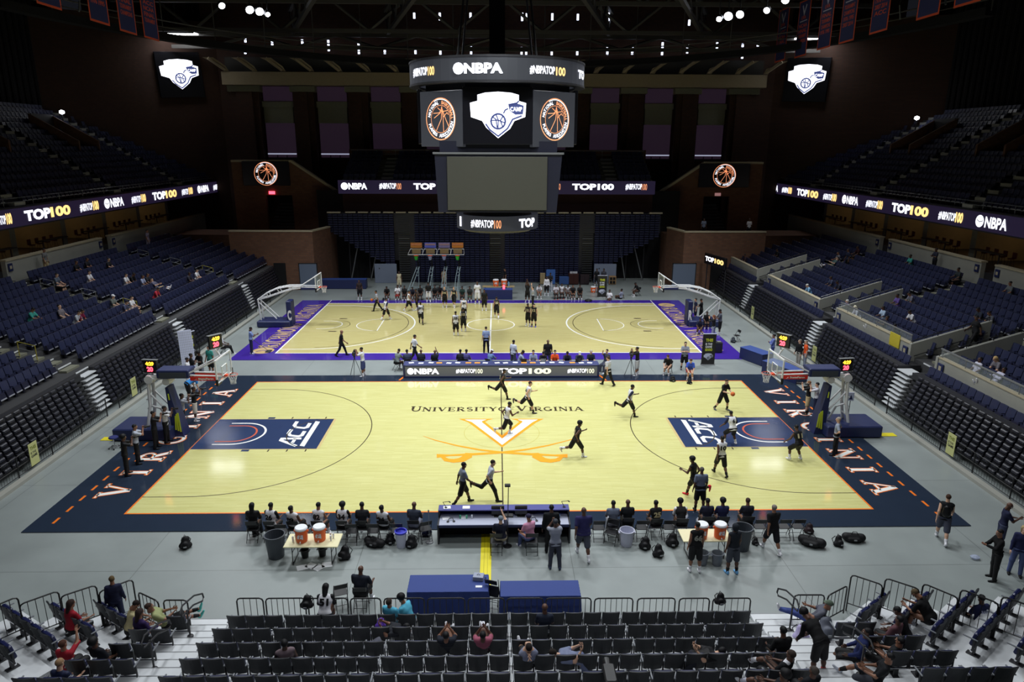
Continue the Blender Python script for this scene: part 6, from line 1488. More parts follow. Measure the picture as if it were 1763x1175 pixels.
bin_(1080, 944, 'wide white waste bin behind the right bench', M_BINW, .25, .6)
bin_(524, 963, 'small black wastebasket under the left cooler table, left one', M_BLK, .14, .3); bin_(554, 960, 'small black wastebasket under the left cooler table, right one', M_BLK, .14, .3)
bin_(1211, 976, 'clear grey plastic bin on the floor left of the hooded player', mat('clear_grey_bin', srgb(120, 126, 136), .3, alpha=.75), .19, .45); bin_(1236, 977, 'clear grey plastic bin next to the hooded player', mat('clear_grey_bin', (0, 0, 0)), .19, .45)
bin_(0, 0, 'dark blue trash can by the far table with coolers', mat('navy_bin', srgb(50, 62, 80), .5), .3, .85, xy=(.42, 33.0))
def paper(x, y, z, w, d, rz, lab, grp=None, m=None):
    mb = MB(); mb.bbox((-w/2, -d/2, 0), (w/2, d/2, .008), .001, m or M_PAPER); o = mb.obj('paper_sheet', None, label=lab, cat='paper', group=grp); o.location = (x, y, z+.001); o.rotation_euler = (0, 0, rz)
for i, (u, v, r) in enumerate(((520, 978, .4), (536, 975, -.5), (563, 973, .2), (548, 978, 1.0))): p = at(u, v, z=0); paper(p.x, p.y, 0, .34, .3, r, 'white paper lying on the floor below the left cooler table', 'papers on the floor below the left cooler table')
p = at(1678, 963, z=0); mb = MB(); mb.lathe([(0, 0), (.09, .02), (.13, .09), (.06, .14), (0, .15)], mat('clear_plastic_wrap', srgb(190, 200, 225), .2, alpha=.6), 7, (p.x, p.y, 0), sx=1.3); mb.obj('crumpled_wrap', None, label='crumpled clear plastic wrap on the concrete at the near right', cat='plastic wrap')

# ------------------------------------------------------------------ scorers table
o = thing('scorers_table', 'long navy scorers table with raised shelf facing the near court', 'table', (0, 0, 0)); xa, xb = -2.32, 2.36
mb = MB(); mb.bbox((xa, -9.3, 1.0), (xb, -8.9, 1.04), .01, mat('shelf_purple_navy', srgb(72, 74, 140), .5)); mb.obj('top_shelf', None, o)
mb = MB(); mb.bbox((xa, -8.98, .02), (xb, -8.9, 1.0), .01, M_TNAVY); mb.obj('front_panel', None, o)
for x in (xa, xb-.06): mb = MB(); mb.bbox((x, -9.84, .0), (x+.06, -8.98, .76), .01, M_DARK); mb.box((x, -9.3, .76), (x+.06, -8.98, 1.0), M_DARK); mb.obj('side_panel', None, o)
mb = MB(); mb.bbox((xa+.06, -9.84, .72), (xb-.06, -9.0, .76), .008, mat('worktop_grey', srgb(168, 172, 190), .4)); mb.obj('worktop', None, o)
mb = MB(); mb.bbox((xa+.06, -9.86, .66), (xb-.06, -9.82, .76), .008, M_TNAVY); mb.obj('edge_trim', None, o)
mb = MB(); mb.box((xa+.06, -9.2, .02), (xb-.06, -9.15, .7), M_BLACK); mb.obj('modesty_panel', None, o)
for i, (u, w) in enumerate(((857, .46), (897, .44))):
    x = at(u, 885, y=-9.2).x; o2 = thing('monitor', 'dark flat monitor seen from behind, %s one on the scorers table' % ('left', 'right')[i], 'monitor', (x, -9.22, .76))
    mb = MB(); mb.bbox((-w/2, -.03, .06), (w/2, .03, .4), .01, M_BLK); mb.obj('screen_housing', None, o2); mb = MB(); mb.bbox((-.14, -.1, 0), (.14, .1, .02), .005, M_BLK); mb.box((-.03, -.02, .02), (.03, .02, .1), M_BLK); mb.obj('stand', None, o2)
for i, (u, v, c, lab) in enumerate(((793, 885, (90, 180, 140), 'green tinted cup left of the left monitor'), (804, 884, (90, 180, 140), 'second green tinted cup left of the left monitor'), (813, 883, (220, 224, 230), 'white cup left of the left monitor'), (937, 887, (20, 20, 22), 'black tumbler on the right half of the scorers table'), (961, 880, (120, 160, 210), 'blue water bottle at the right end of the scorers table'))):
    p = at(u, v, z=.8); mb = MB(); mb.lathe([(.03, 0), (.035, .1), (.02, .14), (0, .14)], cloth(c, .3), 10, (p.x, max(-9.75, min(p.y, -9.38)), .76)); mb.obj('cup' if i < 4 else 'water_bottle', None, label=lab, cat='cup' if i < 4 else 'bottle')
for i, (u, lab) in enumerate(((777, 'black headset lying at the left of the scorers table'), (918, 'black headset lying at the right of the scorers table'))):
    x = at(u, 890, z=.78).x; mb = MB(); mb.tube([(x-.09, -9.6, .79), (x-.06, -9.5, .83), (x+.06, -9.48, .83), (x+.1, -9.58, .79)], .014, M_BLK, 6); mb.lathe([(.045, 0), (.045, .03), (0, .035)], M_BLK, 10, (x-.1, -9.62, .762)); mb.lathe([(.045, 0), (.045, .03), (0, .035)], M_BLK, 10, (x+.11, -9.6, .762)); mb.obj('headset', None, label=lab, cat='headset')
for i, (u, v, rz_) in enumerate(((770, 872, .1), (803, 871, 0), (768, 893, .2), (799, 891, 0), (912, 889, .3))):
    z = 1.04 if v < 880 else .76; p = at(u, v, z=z); paper(p.x, max(-9.7, min(p.y, -9.02)) if z < 1 else -9.1, z, .26, .2, rz_, 'white papers on the %s of the scorers table, %s from the left' % ('shelf' if z > 1 else 'worktop', ord_((i if z > 1 else i-2)+1)))
for i, (u, lab) in enumerate(((768, 'black microphone arm at the left end of the scorers table'), (971, 'black microphone arm at the right end of the scorers table'))):
    x = at(u, 880, y=-9.1).x; mb = MB(); mb.lathe([(.06, 0), (.05, .02), (0, .025)], M_BLK, 10, (x, -9.12, 1.04)); s_ = 1 if i == 0 else 1; mb.tube([(x, -9.12, 1.06), (x-.1, -9.15, 1.28), (x+.12, -9.25, 1.36)], .012, M_BLK, 6); mb.tube([(x+.12, -9.25, 1.36), (x+.18, -9.27, 1.33)], .022, M_BLK, 8); mb.obj('microphone_arm', None, label=lab, cat='microphone')

# ------------------------------------------------------------------ LED press table
zt = at(695, 629, y=8.35).z
o = thing('led_press_table', 'long press table with LED front between the two courts', 'table', (0, 0, 0)); xa, xb = -5.85, 5.92
mb = MB(); mb.bbox((xa, 8.3, zt-.05), (xb, 9.15, zt), .01, mat('press_top', srgb(60, 66, 110), .5)); mb.obj('table_top', None, o)
mb = MB(); mb.bbox((xa, 8.33, .05), (xb, 8.42, zt-.05), .01, M_DARK); mb.box((xa, 8.29, .05), (xb, 8.34, .14), M_TNAVY); mb.box((xa, 8.29, zt-.09), (xb, 8.34, zt-.03), M_TNAVY); mb.box((xa, 8.28, .05), (xa+.12, 8.34, zt), M_TNAVY); mb.box((xb-.12, 8.28, .05), (xb, 8.34, zt), M_TNAVY); mb.obj('front_frame', None, o)
mb = MB(); mb.box((xa+.12, 8.31, .14), (xb-.12, 8.335, zt-.09), mat('led_table_panel', (.05, .055, .06), .4, em=(.085, .09, .095), ems=.8)); mb.obj('led_panel', None, o)
mb = MB(); zb = .14+(zt-.23)*.22; h = (zt-.23)*.6; X = lambda u: at(u, 640, y=8.3).x
nbpa(mb, wallT((X(701), 8.30, zb), (1, 0, 0)), X(756)-X(701), h, M_LEDD, M_LEDK)
for t, a, b, m_, hh in (('#NBPATOP', 785, 818, M_LEDD, .8), ('100', 819, 831, mat('led_pale', (1, 1, .8), .5, em=(.75, .75, .6), ems=.9), .8), ('TOP', 859, 907, M_LEDD, 1), ('100', 910, 949, MATS['led_pale'] if 'led_pale' in MATS else None, 1), ('#NBPATOP', 977, 1010, M_LEDD, .8), ('100', 1011, 1023, None, .8)):
    put_text(mb, t, wallT((X(a), 8.30, zb+h*(1-hh)/2), (1, 0, 0)), X(b)-X(a), h*hh, m_ or MATS['led_pale'], .05 if hh == 1 else .02)
mb.obj('led_lettering', None, o)
for x in (-5.6, -3, 0, 3, 5.7): mb = MB(); mb.tube([(x, 9.05, .0), (x, 9.05, zt-.05)], .02, M_GREY, 6); mb.obj('leg', None, o)
random.seed(5)
for i in range(20):
    x = -5.5+i*.57+rnd()*.15
    if rnd() < .28: mb = MB(); mb.bbox((-.17, -.12, 0), (.17, .12, .012), .002, mat('tray_orange', srgb(226, 150, 60), .6)); q = mb.obj('paper_tray', None, label='orange folder on the press table, %s item from the left' % ord_(i+1), cat='folder'); q.location = (x, 8.75, zt+.002)
    else: paper(x, 8.72+rnd()*.1, zt, .3, .22, rnd()*.6-.3, 'white papers on the press table top, %s item from the left' % ord_(i+1))
for i, u in enumerate((935, 902, 995)):
    x = at(u, 625, y=8.9).x; q = thing('laptop', 'open laptop on the press table, %s from the left' % ord_((2, 1, 3)[i]), 'laptop', (x, 8.9, zt)); mb = MB(); mb.bbox((-.16, -.02, 0), (.16, .2, .015), .003, M_BLK); mb.obj('keyboard_base', None, q); mb = MB(); mb.bbox((-.16, -.04, .01), (.16, -.025, .22), .003, M_GREY if i == 0 else M_BLK); mb.obj('screen', None, q)

# ------------------------------------------------------------------ folding chairs
def fold_parts():
    P = {}; M = mat('chair_black', (.015, .015, .017), .35); mb = MB()
    for s in (-1, 1):
        mb.tube([(s*.21, .2, 0), (s*.21, .02, .45), (s*.2, -.16, .82)], .012, M, 6); mb.tube([(s*.19, -.24, 0), (s*.19, -.05, .3), (s*.19, .16, .44)], .012, M, 6)
    for (y, z, w) in ((.17, .1, .21), (-.2, .12, .19)): mb.tube([(-w, y, z), (w, y, z)], .009, M, 5)
    P['leg_frame'] = mb.mesh('leg_frame'); mb = MB(); mb.bbox((-.2, -.16, .43), (.2, .2, .455), .01, M); P['seat'] = mb.mesh('seat'); mb = MB()
    mb.add([(-.2, -.13, .66), (.2, -.13, .66), (.2, -.18, .83), (-.2, -.18, .83), (-.19, -.15, .66), (.19, -.15, .66), (.19, -.2, .83), (-.19, -.2, .83)], [(0, 1, 2, 3), (7, 6, 5, 4), (0, 4, 5, 1), (1, 5, 6, 2), (2, 6, 7, 3), (3, 7, 4, 0)], M); P['backrest'] = mb.mesh('backrest'); return P
FP = fold_parts()
def fchair(x, y, rz, lab, grp=None, z=0):
    o = thing('folding_chair', lab, 'chair', (x, y, z), R(rz), grp); [link(k, m, o) for k, m in FP.items()]; return o
# upright folded chair stored between the blue tables
o = thing('folding_chair', 'black folding chair standing folded between the two blue tables', 'chair', (-.36, -13.2, .0), R(-20))
link('seat', FP['seat'], o, T=Matrix.Translation((0, .0, .45)) @ Matrix.Rotation(R(80), 4, 'X') @ Matrix.Translation((0, 0, -.44))); link('backrest', FP['backrest'], o, T=Matrix.Translation((0, 0, .15))); link('leg_frame', FP['leg_frame'], o, T=Matrix.Diagonal((1, .35, 1.15, 1)))
p = at(824, 992, z=.82); o = thing('document_box', 'grey stacked document case on the left blue table', 'box', (p.x, -12.98, .76), R(-8))
for k in range(3): mb = MB(); mb.bbox((-.16, -.13, .045*k), (.16, .13, .045*k+.04), .008, mat('grey_case', srgb(150, 156, 176), .5)); mb.obj('tray', None, o)
mb = MB(); mb.tube([(-.05, 0, .135), (.0, .0, .17), (.05, 0, .135)], .008, M_DARK, 5); mb.obj('handle', None, o)
paper(p.x+.02, -13.38, .76, .2, .1, 0, 'small white paper beside the grey case on the left blue table')

# ------------------------------------------------------------------ bags
def bag(u, v, lab, kind='pack', c=BLKC, rz=0, s=1.0, z=0, xy=None):
    p = at(u, v, z=z) if xy is None else Vector((*xy, z)); p.z = z; NP[0] += 1; m = cloth(c, .6); o = thing('backpack' if kind == 'pack' else 'duffel_bag', lab, 'bag', p, R(rz))
    if kind == 'pack': V, F = surf([(Z3(0, 0, .14), Z3(.02, .05, .3), .17, .13, (1, .75, 1)), (Z3(0, -.13, .13), Z3(0, -.12, .2), .1, .09, (1.2, .7, 1)), (Z3(-.12, 0, .1), Z3(.12, 0, .1), .1, .1)], .03, cut=[((0, 0, 0), (0, 0, -1))])
    else: V, F = surf([(Z3(-.26, 0, .16), Z3(.26, .02, .15), .15, .15, (1, 1, .95)), (Z3(-.18, -.14, .13), Z3(.12, -.14, .13), .08, .08)], .03, cut=[((0, 0, 0), (0, 0, -1))])
    link('bag_body', npmesh('bag', [(V*s, F, 0)], [m]), o)
    mb = MB(); h = (.33 if kind == 'pack' else .32)*s
    if kind == 'pack': mb.tube([(-.04, .06, h+.06*s), (0, .09, h+.13*s), (.05, .06, h+.06*s)], .012, M_BLK, 5); mb.tube([(-.08*s, .13*s, .36*s), (-.14*s, .22*s, .2*s), (-.1*s, .15*s, .04*s)], .015, M_BLK, 5); mb.tube([(.1*s, .13*s, .36*s), (.16*s, .22*s, .2*s), (.1*s, .15*s, .04*s)], .015, M_BLK, 5)
    else: mb.tube([(-.14*s, -.06, .26*s), (-.06, -.03, h+.06), (.06, -.03, h+.06), (.14*s, -.06, .26*s)], .014, M_BLK, 5)
    mb.obj('strap', None, o)
    mb = MB(); mb.bbox((-.05, -.235*s, .12*s), (.05, -.215*s, .17*s), .004, M_GREY); mb.obj('badge', None, o)
    return o
bag(320, 944, 'black backpack alone on the concrete in front of the near court, far left', rz=20); bag(593, 962, 'black backpack right of the left cooler table', rz=-20, s=1.1)
bag(645, 940, 'black duffel bag behind the left bench', 'duf', rz=-25); bag(672, 936, 'dark backpack left of the tall white bin', rz=10, s=.9); bag(708, 942, 'dark backpack right of the tall white bin', rz=-10, s=1.05); bag(735, 922, 'navy backpack beside the left bench end', c=NVYC, rz=30, s=.9)
bag(441, 922, 'small dark bag under the leftmost bench chair', rz=5, s=.6); bag(1110, 945, 'black backpack behind the right bench, left one', rz=-10); bag(1133, 958, 'black backpack with an orange patch behind the right bench', rz=15); bag(1157, 940, 'black backpack behind the right bench, right of the patched one', rz=-5, s=1.1); bag(1072, 925, 'black backpack at the right end of the scorers table', rz=0, xy=(2.9, -9.6))
bag(1397, 940, 'black duffel bag behind the far right bench chairs, leftmost of three', 'duf', rz=-30, s=1.15); bag(1443, 940, 'black backpack lying right of the benches, middle of three', rz=12, s=.9); bag(1469, 932, 'black duffel bag lying right of the benches, rightmost of three', 'duf', rz=-10); bag(1392, 918, 'dark reddish black bag behind the rightmost bench chair', c=(40, 26, 30), rz=-20, s=.85)
bag(1300, 938, 'small black bag under the chair right of the big trash can', rz=0, s=.6); bag(1158, 658, 'black round backpack on the floor by the seated spectators at right', rz=0, s=.85); bag(1187, 662, 'black bag at the feet of the blue shirted spectator', rz=10, s=.8); bag(1262, 590, 'grey black backpack beside the empty chair at the purple court corner', rz=0, s=.9, c=(50, 54, 62))
bag(1013, 520, 'black bag right of the far bench players', 'duf', s=.8); bag(660, 518, 'small black bag at the far bench', s=.6); bag(1440, 940, 'x', s=.01) if False else None
mb = MB(); mb.bbox((-.25, -.2, 0), (.25, .2, .72), .03, M_BLK); mb.box((-.2, -.21, .05), (.2, -.2, .66), M_DARK); mb.bbox((-.1, -.15, .72), (.15, .1, .78), .01, M_GREY)
p = at(1237, 609, z=0); q = mb.obj('loudspeaker', None, label='black loudspeaker cabinet on the purple border behind the standing banner', cat='speaker'); q.location = (p.x, p.y+.2, .036)

# standing banners, posters, boards
M_LIME = mat('lime_print', srgb(206, 214, 52), .6)
def roll(u, v, w, h, lab, y=None, small=False, face=0, fence=False):
    p = at(u, v, z=0); o = thing('pull_up_banner', lab, 'banner', p, R(face)); F = Matrix(((1, 0, 0, 0), (0, 0, -1, -.012), (0, 1, 0, 0), (0, 0, 0, 1)))
    mb = MB(); mb.bbox((-w/2, -.01, .06), (w/2, .01, h), .003, mat('banner_black', srgb(28, 28, 26), .6)); mb.obj('print_panel', None, o)
    mb = MB(); mb.bbox((-w/2-.02, -.09, 0), (w/2+.02, .09, .07), .01, M_CHR); mb.bbox((-w/2-.02, -.03, h), (w/2+.02, .03, h+.05), .005, M_WHB); mb.obj('base_and_top_bar', None, o)
    mb = MB(); put_text(mb, 'THIS', F @ Matrix.Translation((-w*.27, h*.76, 0)), w*.54, h*.1, M_LIME, .04); put_text(mb, 'IS THE', F @ Matrix.Translation((-w*.27, h*.65, 0)), w*.5, h*.07, M_PAPER, .03); put_text(mb, 'GAME', F @ Matrix.Translation((-w*.27, h*.56, 0)), w*.5, h*.07, M_PAPER, .03); put_text(mb, 'BEHIND', F @ Matrix.Translation((-w*.27, h*.46, 0)), w*.54, h*.08, M_LIME, .03)
    put_shield(mb, F @ Matrix.Translation((0, h*.27, 0)), w*.7, M_WHB, M_BLK, 0); mb.obj('print', None, o)
roll(1218, 629, .85, 2.05, 'tall black pull-up banner with lime lettering at the purple court corner')
roll(1036, 513, .85, 2.05, 'black pull-up banner with lime lettering standing by the far bench')
o = roll(333, 618, .6, 1.8, 'narrow black pull-up banner before the left retracted seats', face=60)
for i, (s, y, lab) in enumerate(((-1, -3.6, 'left stand fence, nearest the camera'), (-1, 5.0, 'left stand fence, farther from the camera'), (1, -3.1, 'right stand fence, nearest the camera'), (1, 22.3, 'right stand fence, far one'), (1, 11.0, 'right stand fence by the orange shirted man'))):
    x = s*20.14; mb = MB(); T = wallT((x, y, .2), (0, -s, 0)); mb.bbox((-.28, 0, -.01), (.28, 1.0, .01), .003, mat('poster_cream', srgb(190, 192, 130), .6), T)
    put_text(mb, 'THIS', T @ Matrix.Translation((-.2, .7, .012)), .4, .16, mat('poster_olive', srgb(110, 120, 30), .6), .04); put_text(mb, 'IS THE', T @ Matrix.Translation((-.2, .52, .012)), .36, .1, M_BLK, .03); put_text(mb, 'GAME', T @ Matrix.Translation((-.2, .36, .012)), .4, .12, M_BLK, .04)
    mb.obj('fence_poster', None, label='cream poster hung on the %s' % lab, cat='poster')
p = at(322, 634, z=0); o = thing('lattice_board', 'tall white grid board leaning by the left retracted seats', 'board', (p.x+.15, p.y, 0), R(35)); mb = MB(); T = Matrix.Rotation(R(-6), 4, 'X')
mb.bbox((-.4, -.02, .0), (.4, .02, 2.4), .01, mat('board_white', srgb(200, 204, 226), .5), T); mb.obj('board', None, o); mb = MB()
for k in range(1, 8): mb.box((-.4+.1*k-.004, -.026, .05), (-.4+.1*k+.004, -.021, 2.35), M_GREY, T)
for k in range(1, 16): mb.box((-.38, -.026, .15*k-.004), (.38, -.021, .15*k+.004), M_GREY, T)
mb.obj('grid_lines', None, o)
o = thing('info_sign', 'small white sign on a black pole behind the near right goal', 'sign', (*at(1459, 725, z=0).xy, 0)); mb = MB(); mb.tube([(0, 0, 0), (0, 0, 1.1)], .02, M_BLK, 6); mb.lathe([(.15, 0), (.14, .02), (0, .03)], M_BLK, 12); mb.obj('pole', None, o); mb = MB(); mb.bbox((-.16, -.02, 1.1), (.16, .02, 1.55), .01, M_WHB); mb.flat([(-.1, 0), (.1, 0), (0, .25)], 0, M_TNAVY, Matrix(((1, 0, 0, 0), (0, 0, -1, -.022), (0, 1, 0, 1.17), (0, 0, 0, 1)))); mb.obj('sign_plate', None, o)
# LED sign on the end of the right parapet
o = thing('led_sign', 'slanting LED sign reading TOP100 at the far end of the right parapet', 'LED board', (0, 0, 0))
a, b = at(1214, 442, y=36.5), at(1240, 462, y=33); A = Vector((19.45, 34.1, 2.75)); d = Vector((20.3-19.45, 30.6-34.1, 0)); T = wallT(A, d); mb = MB(); mb.bbox((0, 0, -.25), (d.length, .98, 0), .02, M_SCRN, T); mb.obj('sign_box', None, o)
mb = MB(); put_text(mb, 'TOP', T @ Matrix.Translation((.2, .28, .006)), 1.55, .45, M_LED, .05); put_text(mb, '100', T @ Matrix.Translation((1.85, .28, .006)), 1.55, .45, M_LEDG, .05); mb.obj('lettering', None, o)
mb = MB(); mb.tube([(19.75, 34.0, 0), (19.75, 34.0, 2.9)], .05, M_DARK, 6); mb.tube([(20.5, 30.8, 0), (20.5, 30.8, 2.9)], .05, M_DARK, 6); mb.obj('support_post', None, o)
# navy tables and equipment by the right stand and the far end
def navy_table(x, y, w, d, z, rz, lab):
    o = thing('table', lab, 'table', (x, y, 0), R(rz)); mb = MB(); mb.bbox((-w/2, -d/2, .01), (w/2, d/2, z), .03, M_TNAVY); mb.obj('draped_cloth', None, o); mb = MB(); mb.bbox((-w/2-.01, -d/2-.01, z), (w/2+.01, d/2+.01, z+.02), .008, mat('blue_top', srgb(50, 74, 140), .5)); mb.obj('table_top', None, o); return o
p = at(1350, 640, z=0); navy_table(17.2, 8.4, 1.0, 2.6, .76, 28, 'blue draped table behind the near right goal, nearer one'); navy_table(16.6, 11.6, .9, 2.0, .76, 25, 'blue draped table behind the near right goal, farther one')
p = at(857, 520, z=0); navy_table(-.15, 30.75, 2.6, .8, .9, 0, 'navy draped scorer table at the far sideline')
navy_table(-15.2, 35.6, 4.6, .9, .9, 0, 'long navy draped table before the far left brick corner')
ftable('folding_table', 'tan folding table with two coolers behind the far sideline table', -1.6, 1.4, 32.6, 33.3, .74, mat('tan_top', srgb(170, 150, 110), .5)); cooler(-.35, 32.9, .74, 'orange cooler on the far tan table, left one', 1.25); cooler(.42, 32.9, .74, 'orange cooler on the far tan table, right one', 1.25)
mb = MB(); mb.lathe([(.06, 0), (.07, .3), (.03, .4), (.03, .45)], mat('light_blue_jug', srgb(120, 180, 220), .3), 10, (.85, 32.9, .74)); mb.obj('water_jug', None, label='light blue water bottle beside the far coolers', cat='bottle')
mb = MB(); mb.lathe([(0, 0), (.1, .03), (.12, .3), (0, .4)], M_LEDR, 8, (.38, 30.7, .92)); mb.obj('red_lamp', None, label='small glowing red lamp on the far sideline table', cat='lamp')
for i, (u, v, w, h, d, c, lab, cat) in enumerate(((934, 484, .5, 1.15, .3, (150, 132, 100), 'tall tan cabinet with white papers by the far seat wall', 'cabinet'), (948, 478, .9, 1.5, .3, (60, 96, 160), 'blue padded panel standing by the far seat wall', 'panel'), (972, 482, 1.1, .8, .6, (50, 78, 130), 'low blue bench by the far seat wall', 'bench'), (987, 487, 1.0, 1.1, .6, (56, 30, 26), 'dark red cabinet topped with white bottles', 'cabinet'), (1006, 484, .9, 1.0, .6, (44, 34, 38), 'dark cabinet right of the bottle cabinet', 'cabinet'), (1054, 486, .7, .85, .5, (150, 120, 84), 'tan open shelf unit right of the far banner', 'shelf'))):
    p = at(u, v, z=0); y = min(p.y, 37.6); x = at(u, v, y=y).x; o = thing('equipment_cabinet' if cat != 'bench' else 'bench', lab, cat, (x, y, 0)); m = cloth(c, .6)
    mb = MB(); mb.bbox((-w/2, -d/2, .05), (w/2, d/2, h), .02, m); mb.obj('body', None, o); mb = MB(); [mb.box((sx*(w/2-.05)-.03, -.03, 0), (sx*(w/2-.05)+.03, .03, .06), M_DARK) for sx in (-1, 1)]; mb.obj('feet', None, o)
    if cat == 'cabinet':
        for sx in (-1, 1): mb = MB(); mb.bbox((min(0, sx*(w/2-.03))+.01, -d/2-.02, .1), (max(0, sx*(w/2-.03))-.01, -d/2, h-.06), .005, m); mb.obj('cabinet_door', None, o)
    if i == 5:
        mb = MB(); [mb.box((-.28+.3*k, -.27, .12+.36*j), (-.04+.3*k, -.25, .4+.36*j), M_BLACK) for k in (0, 1) for j in (0, 1)]; mb.obj('shelf_opening_shade', None, o)  # black plates paint the shade inside the shelf compartments
    if i == 3:
        for k in range(6): mb = MB(); mb.lathe([(.04, 0), (.045, .14), (.02, .2), (.02, .22)], M_PAPER, 8, (x-.32+.13*k, y, h+.0)); mb.obj('bottle', None, label='white bottle on the dark red cabinet by the far seat wall', cat='bottle', group='white bottles on the dark red cabinet')
p = at(1045, 498, z=0); cooler(8.9, 33.6, .0, 'orange cooler on the floor right of the far banner, left one', 1.1); cooler(9.5, 33.6, .0, 'orange cooler on the floor right of the far banner, right one', 1.1)
# four arcade hoops
for i, (u, cb, cn) in enumerate(((717, (170, 110, 50), (60, 170, 60)), (741, (90, 96, 180), (150, 156, 180)), (765, (120, 110, 150), (150, 156, 190)), (788, (186, 116, 48), (60, 180, 60)))):
    y0 = 35.6; x = at(u, 430, y=y0).x; Zv = lambda v: at(u, v, y=y0).z
    o = thing('arcade_hoop', 'portable shooting hoop with coloured header before the far seat wall, %s from the left' % ord_(i+1), 'basketball hoop', (x, y0, 0))
    mb = MB(); mb.bbox((-.55, -.04, Zv(427)), (.55, .04, Zv(418)), .01, cloth(cb, .5)); mb.bbox((-.5, -.06, Zv(422.5)), (.5, -.03, Zv(419.5)), .01, cloth((190, 120, 80) if i in (0, 3) else (150, 120, 130), .5)); mb.obj('header_board', None, o)
    mb = MB(); mb.bbox((-.42, -.03, Zv(437)), (.42, .03, Zv(428)), .01, cloth((130, 112, 80), .5)); mb.obj('backboard', None, o); mb = MB(); z0, z1 = Zv(437.5), Zv(429)
    mb.tube([(-.78+.04*i, -.5, z0), (.62+.0*i, -.5, z0), (.6, 0, z1), (-.58, 0, z1)], .035, M_WSTEEL, 6, closed=True); mb.obj('cage_frame', None, o)
    mb = MB(); mb.lathe([(.22, 0), (.12, -.42)], cloth(cn), 10, (-.02, -.3, Zv(439.5))); mb.lathe([(.24, -.01), (.24, .02)], mat('rim_orange', (0, 0, 0)), 12, (-.02, -.3, Zv(439.5))); mb.obj('net', None, o)
    mb = MB(); mb.beam((0, .2, Zv(429)), (.1, .3, Zv(461)), .12, .12, M_BLACK); mb.obj('mast', None, o)
    mb = MB(); 
    for dx in (-.13, .13):
        a_ = (dx+.1, .25, Zv(460)); b_ = (dx-(.05 if i else .25)-.05, -.2, Zv(478)); c_ = (dx-(.15 if i else .65), -1.4, .03); mb.tube([a_, b_, c_], .03, mat('pale_steel', srgb(150, 170, 176), .4), 6)
    for t in (.2, .5, .8): mb.tube([(-.1, .1-.3*t, Zv(460+18*t)), (.15, .1-.3*t, Zv(460+18*t))], .02, MATS['pale_steel'], 5)
    mb.tube([(-.9, -1.4, .04), (.8, -1.4, .04)], .04, MATS['pale_steel'], 6); mb.tube([(-.9, .3, .04), (.8, .3, .04)], .04, MATS['pale_steel'], 6); mb.tube([(.1, -1.4, .04), (.1, .3, .04)], .04, MATS['pale_steel'], 6); mb.tube([(0.1, .25, .04), (.12, .25, Zv(460))], .03, MATS['pale_steel'], 6); mb.obj('base_frame', None, o)
# stool by the near left goal and tripod cameras
def stool(x, y, lab):
    o = thing('rolling_stool', lab, 'stool', (x, y, 0)); mb = MB(); mb.lathe([(.2, .5), (.21, .53), (.19, .57), (0, .575)], cloth((50, 56, 110), .4), 14); mb.obj('seat', None, o); mb = MB(); mb.tube([(0, 0, .12), (0, 0, .5)], .025, M_CHR, 8)
    for k in range(5): a = k*2*PI/5; mb.tube([(0, 0, .13), (.24*math.cos(a), .24*math.sin(a), .07)], .018, M_GREY, 6); mb.lathe([(.03, 0), (.03, .05)], M_BLK, 8, (.24*math.cos(a), .24*math.sin(a), 0))
    mb.obj('base', None, o)
p = at(198, 772, z=0); stool(p.x, p.y, 'blue rolling stool beside the near left goal base'); 
def held(o, J, kind, lab, cat='camera', dy=.08, key=None):
    a, b = J['aL'][2]+J['aL'][3]*.08, J['aR'][2]+J['aR'][3]*.08; c = (a+b)/2 if key is None else (a if key == 'L' else b)
    HELD.append((o, c+Z3(0, dy, 0), kind, lab, cat))
HELD = []
def do_held():
    for o, c, kind, lab, cat in HELD:
        T = Matrix.Translation(o.location) @ rot(o.rotation_euler.z); k = o.scale[0]; p = T @ Vector(c*k); mb = MB()
        if kind == 'camera': mb.bbox((-.07, -.04, -.05), (.07, .04, .05), .01, M_BLK); mb.lathe([(.04, 0), (.045, .14), (.035, .14)], M_BLK, 10, T=Matrix.Translation((0, .04, 0)) @ Matrix.Rotation(-PI/2, 4, 'X')); q = mb.obj('photo_camera', None, label=lab, cat='camera')
        elif kind == 'phone': mb.bbox((-.035, -.005, -.07), (.035, .005, .07), .004, mat('phone_screen', (.7, .7, .8), .3, em=(.7, .75, .9), ems=.8)); q = mb.obj('mobile_phone', None, label=lab, cat='phone')
        elif kind == 'ball': V_, F_ = ball((0, 0, 0), .12, 10); mb.add([tuple(x) for x in V_], F_, cloth((206, 106, 52), .6)); q = mb.obj('basketball', None, label=lab, cat='ball', smooth=True)
        elif kind == 'towel': mb.bbox((-.1, -.03, -.16), (.1, .03, .1), .02, M_PAPER); q = mb.obj('towel', None, label=lab, cat='towel')
        else: mb.bbox((-.11, -.01, -.14), (.11, .005, .14), .003, M_PAPER); q = mb.obj('paper_sheet', None, label=lab, cat='paper')
        q.location = p; q.rotation_euler = (R(-70) if kind in ('paper', 'phone') else 0, 0, o.rotation_euler.z)
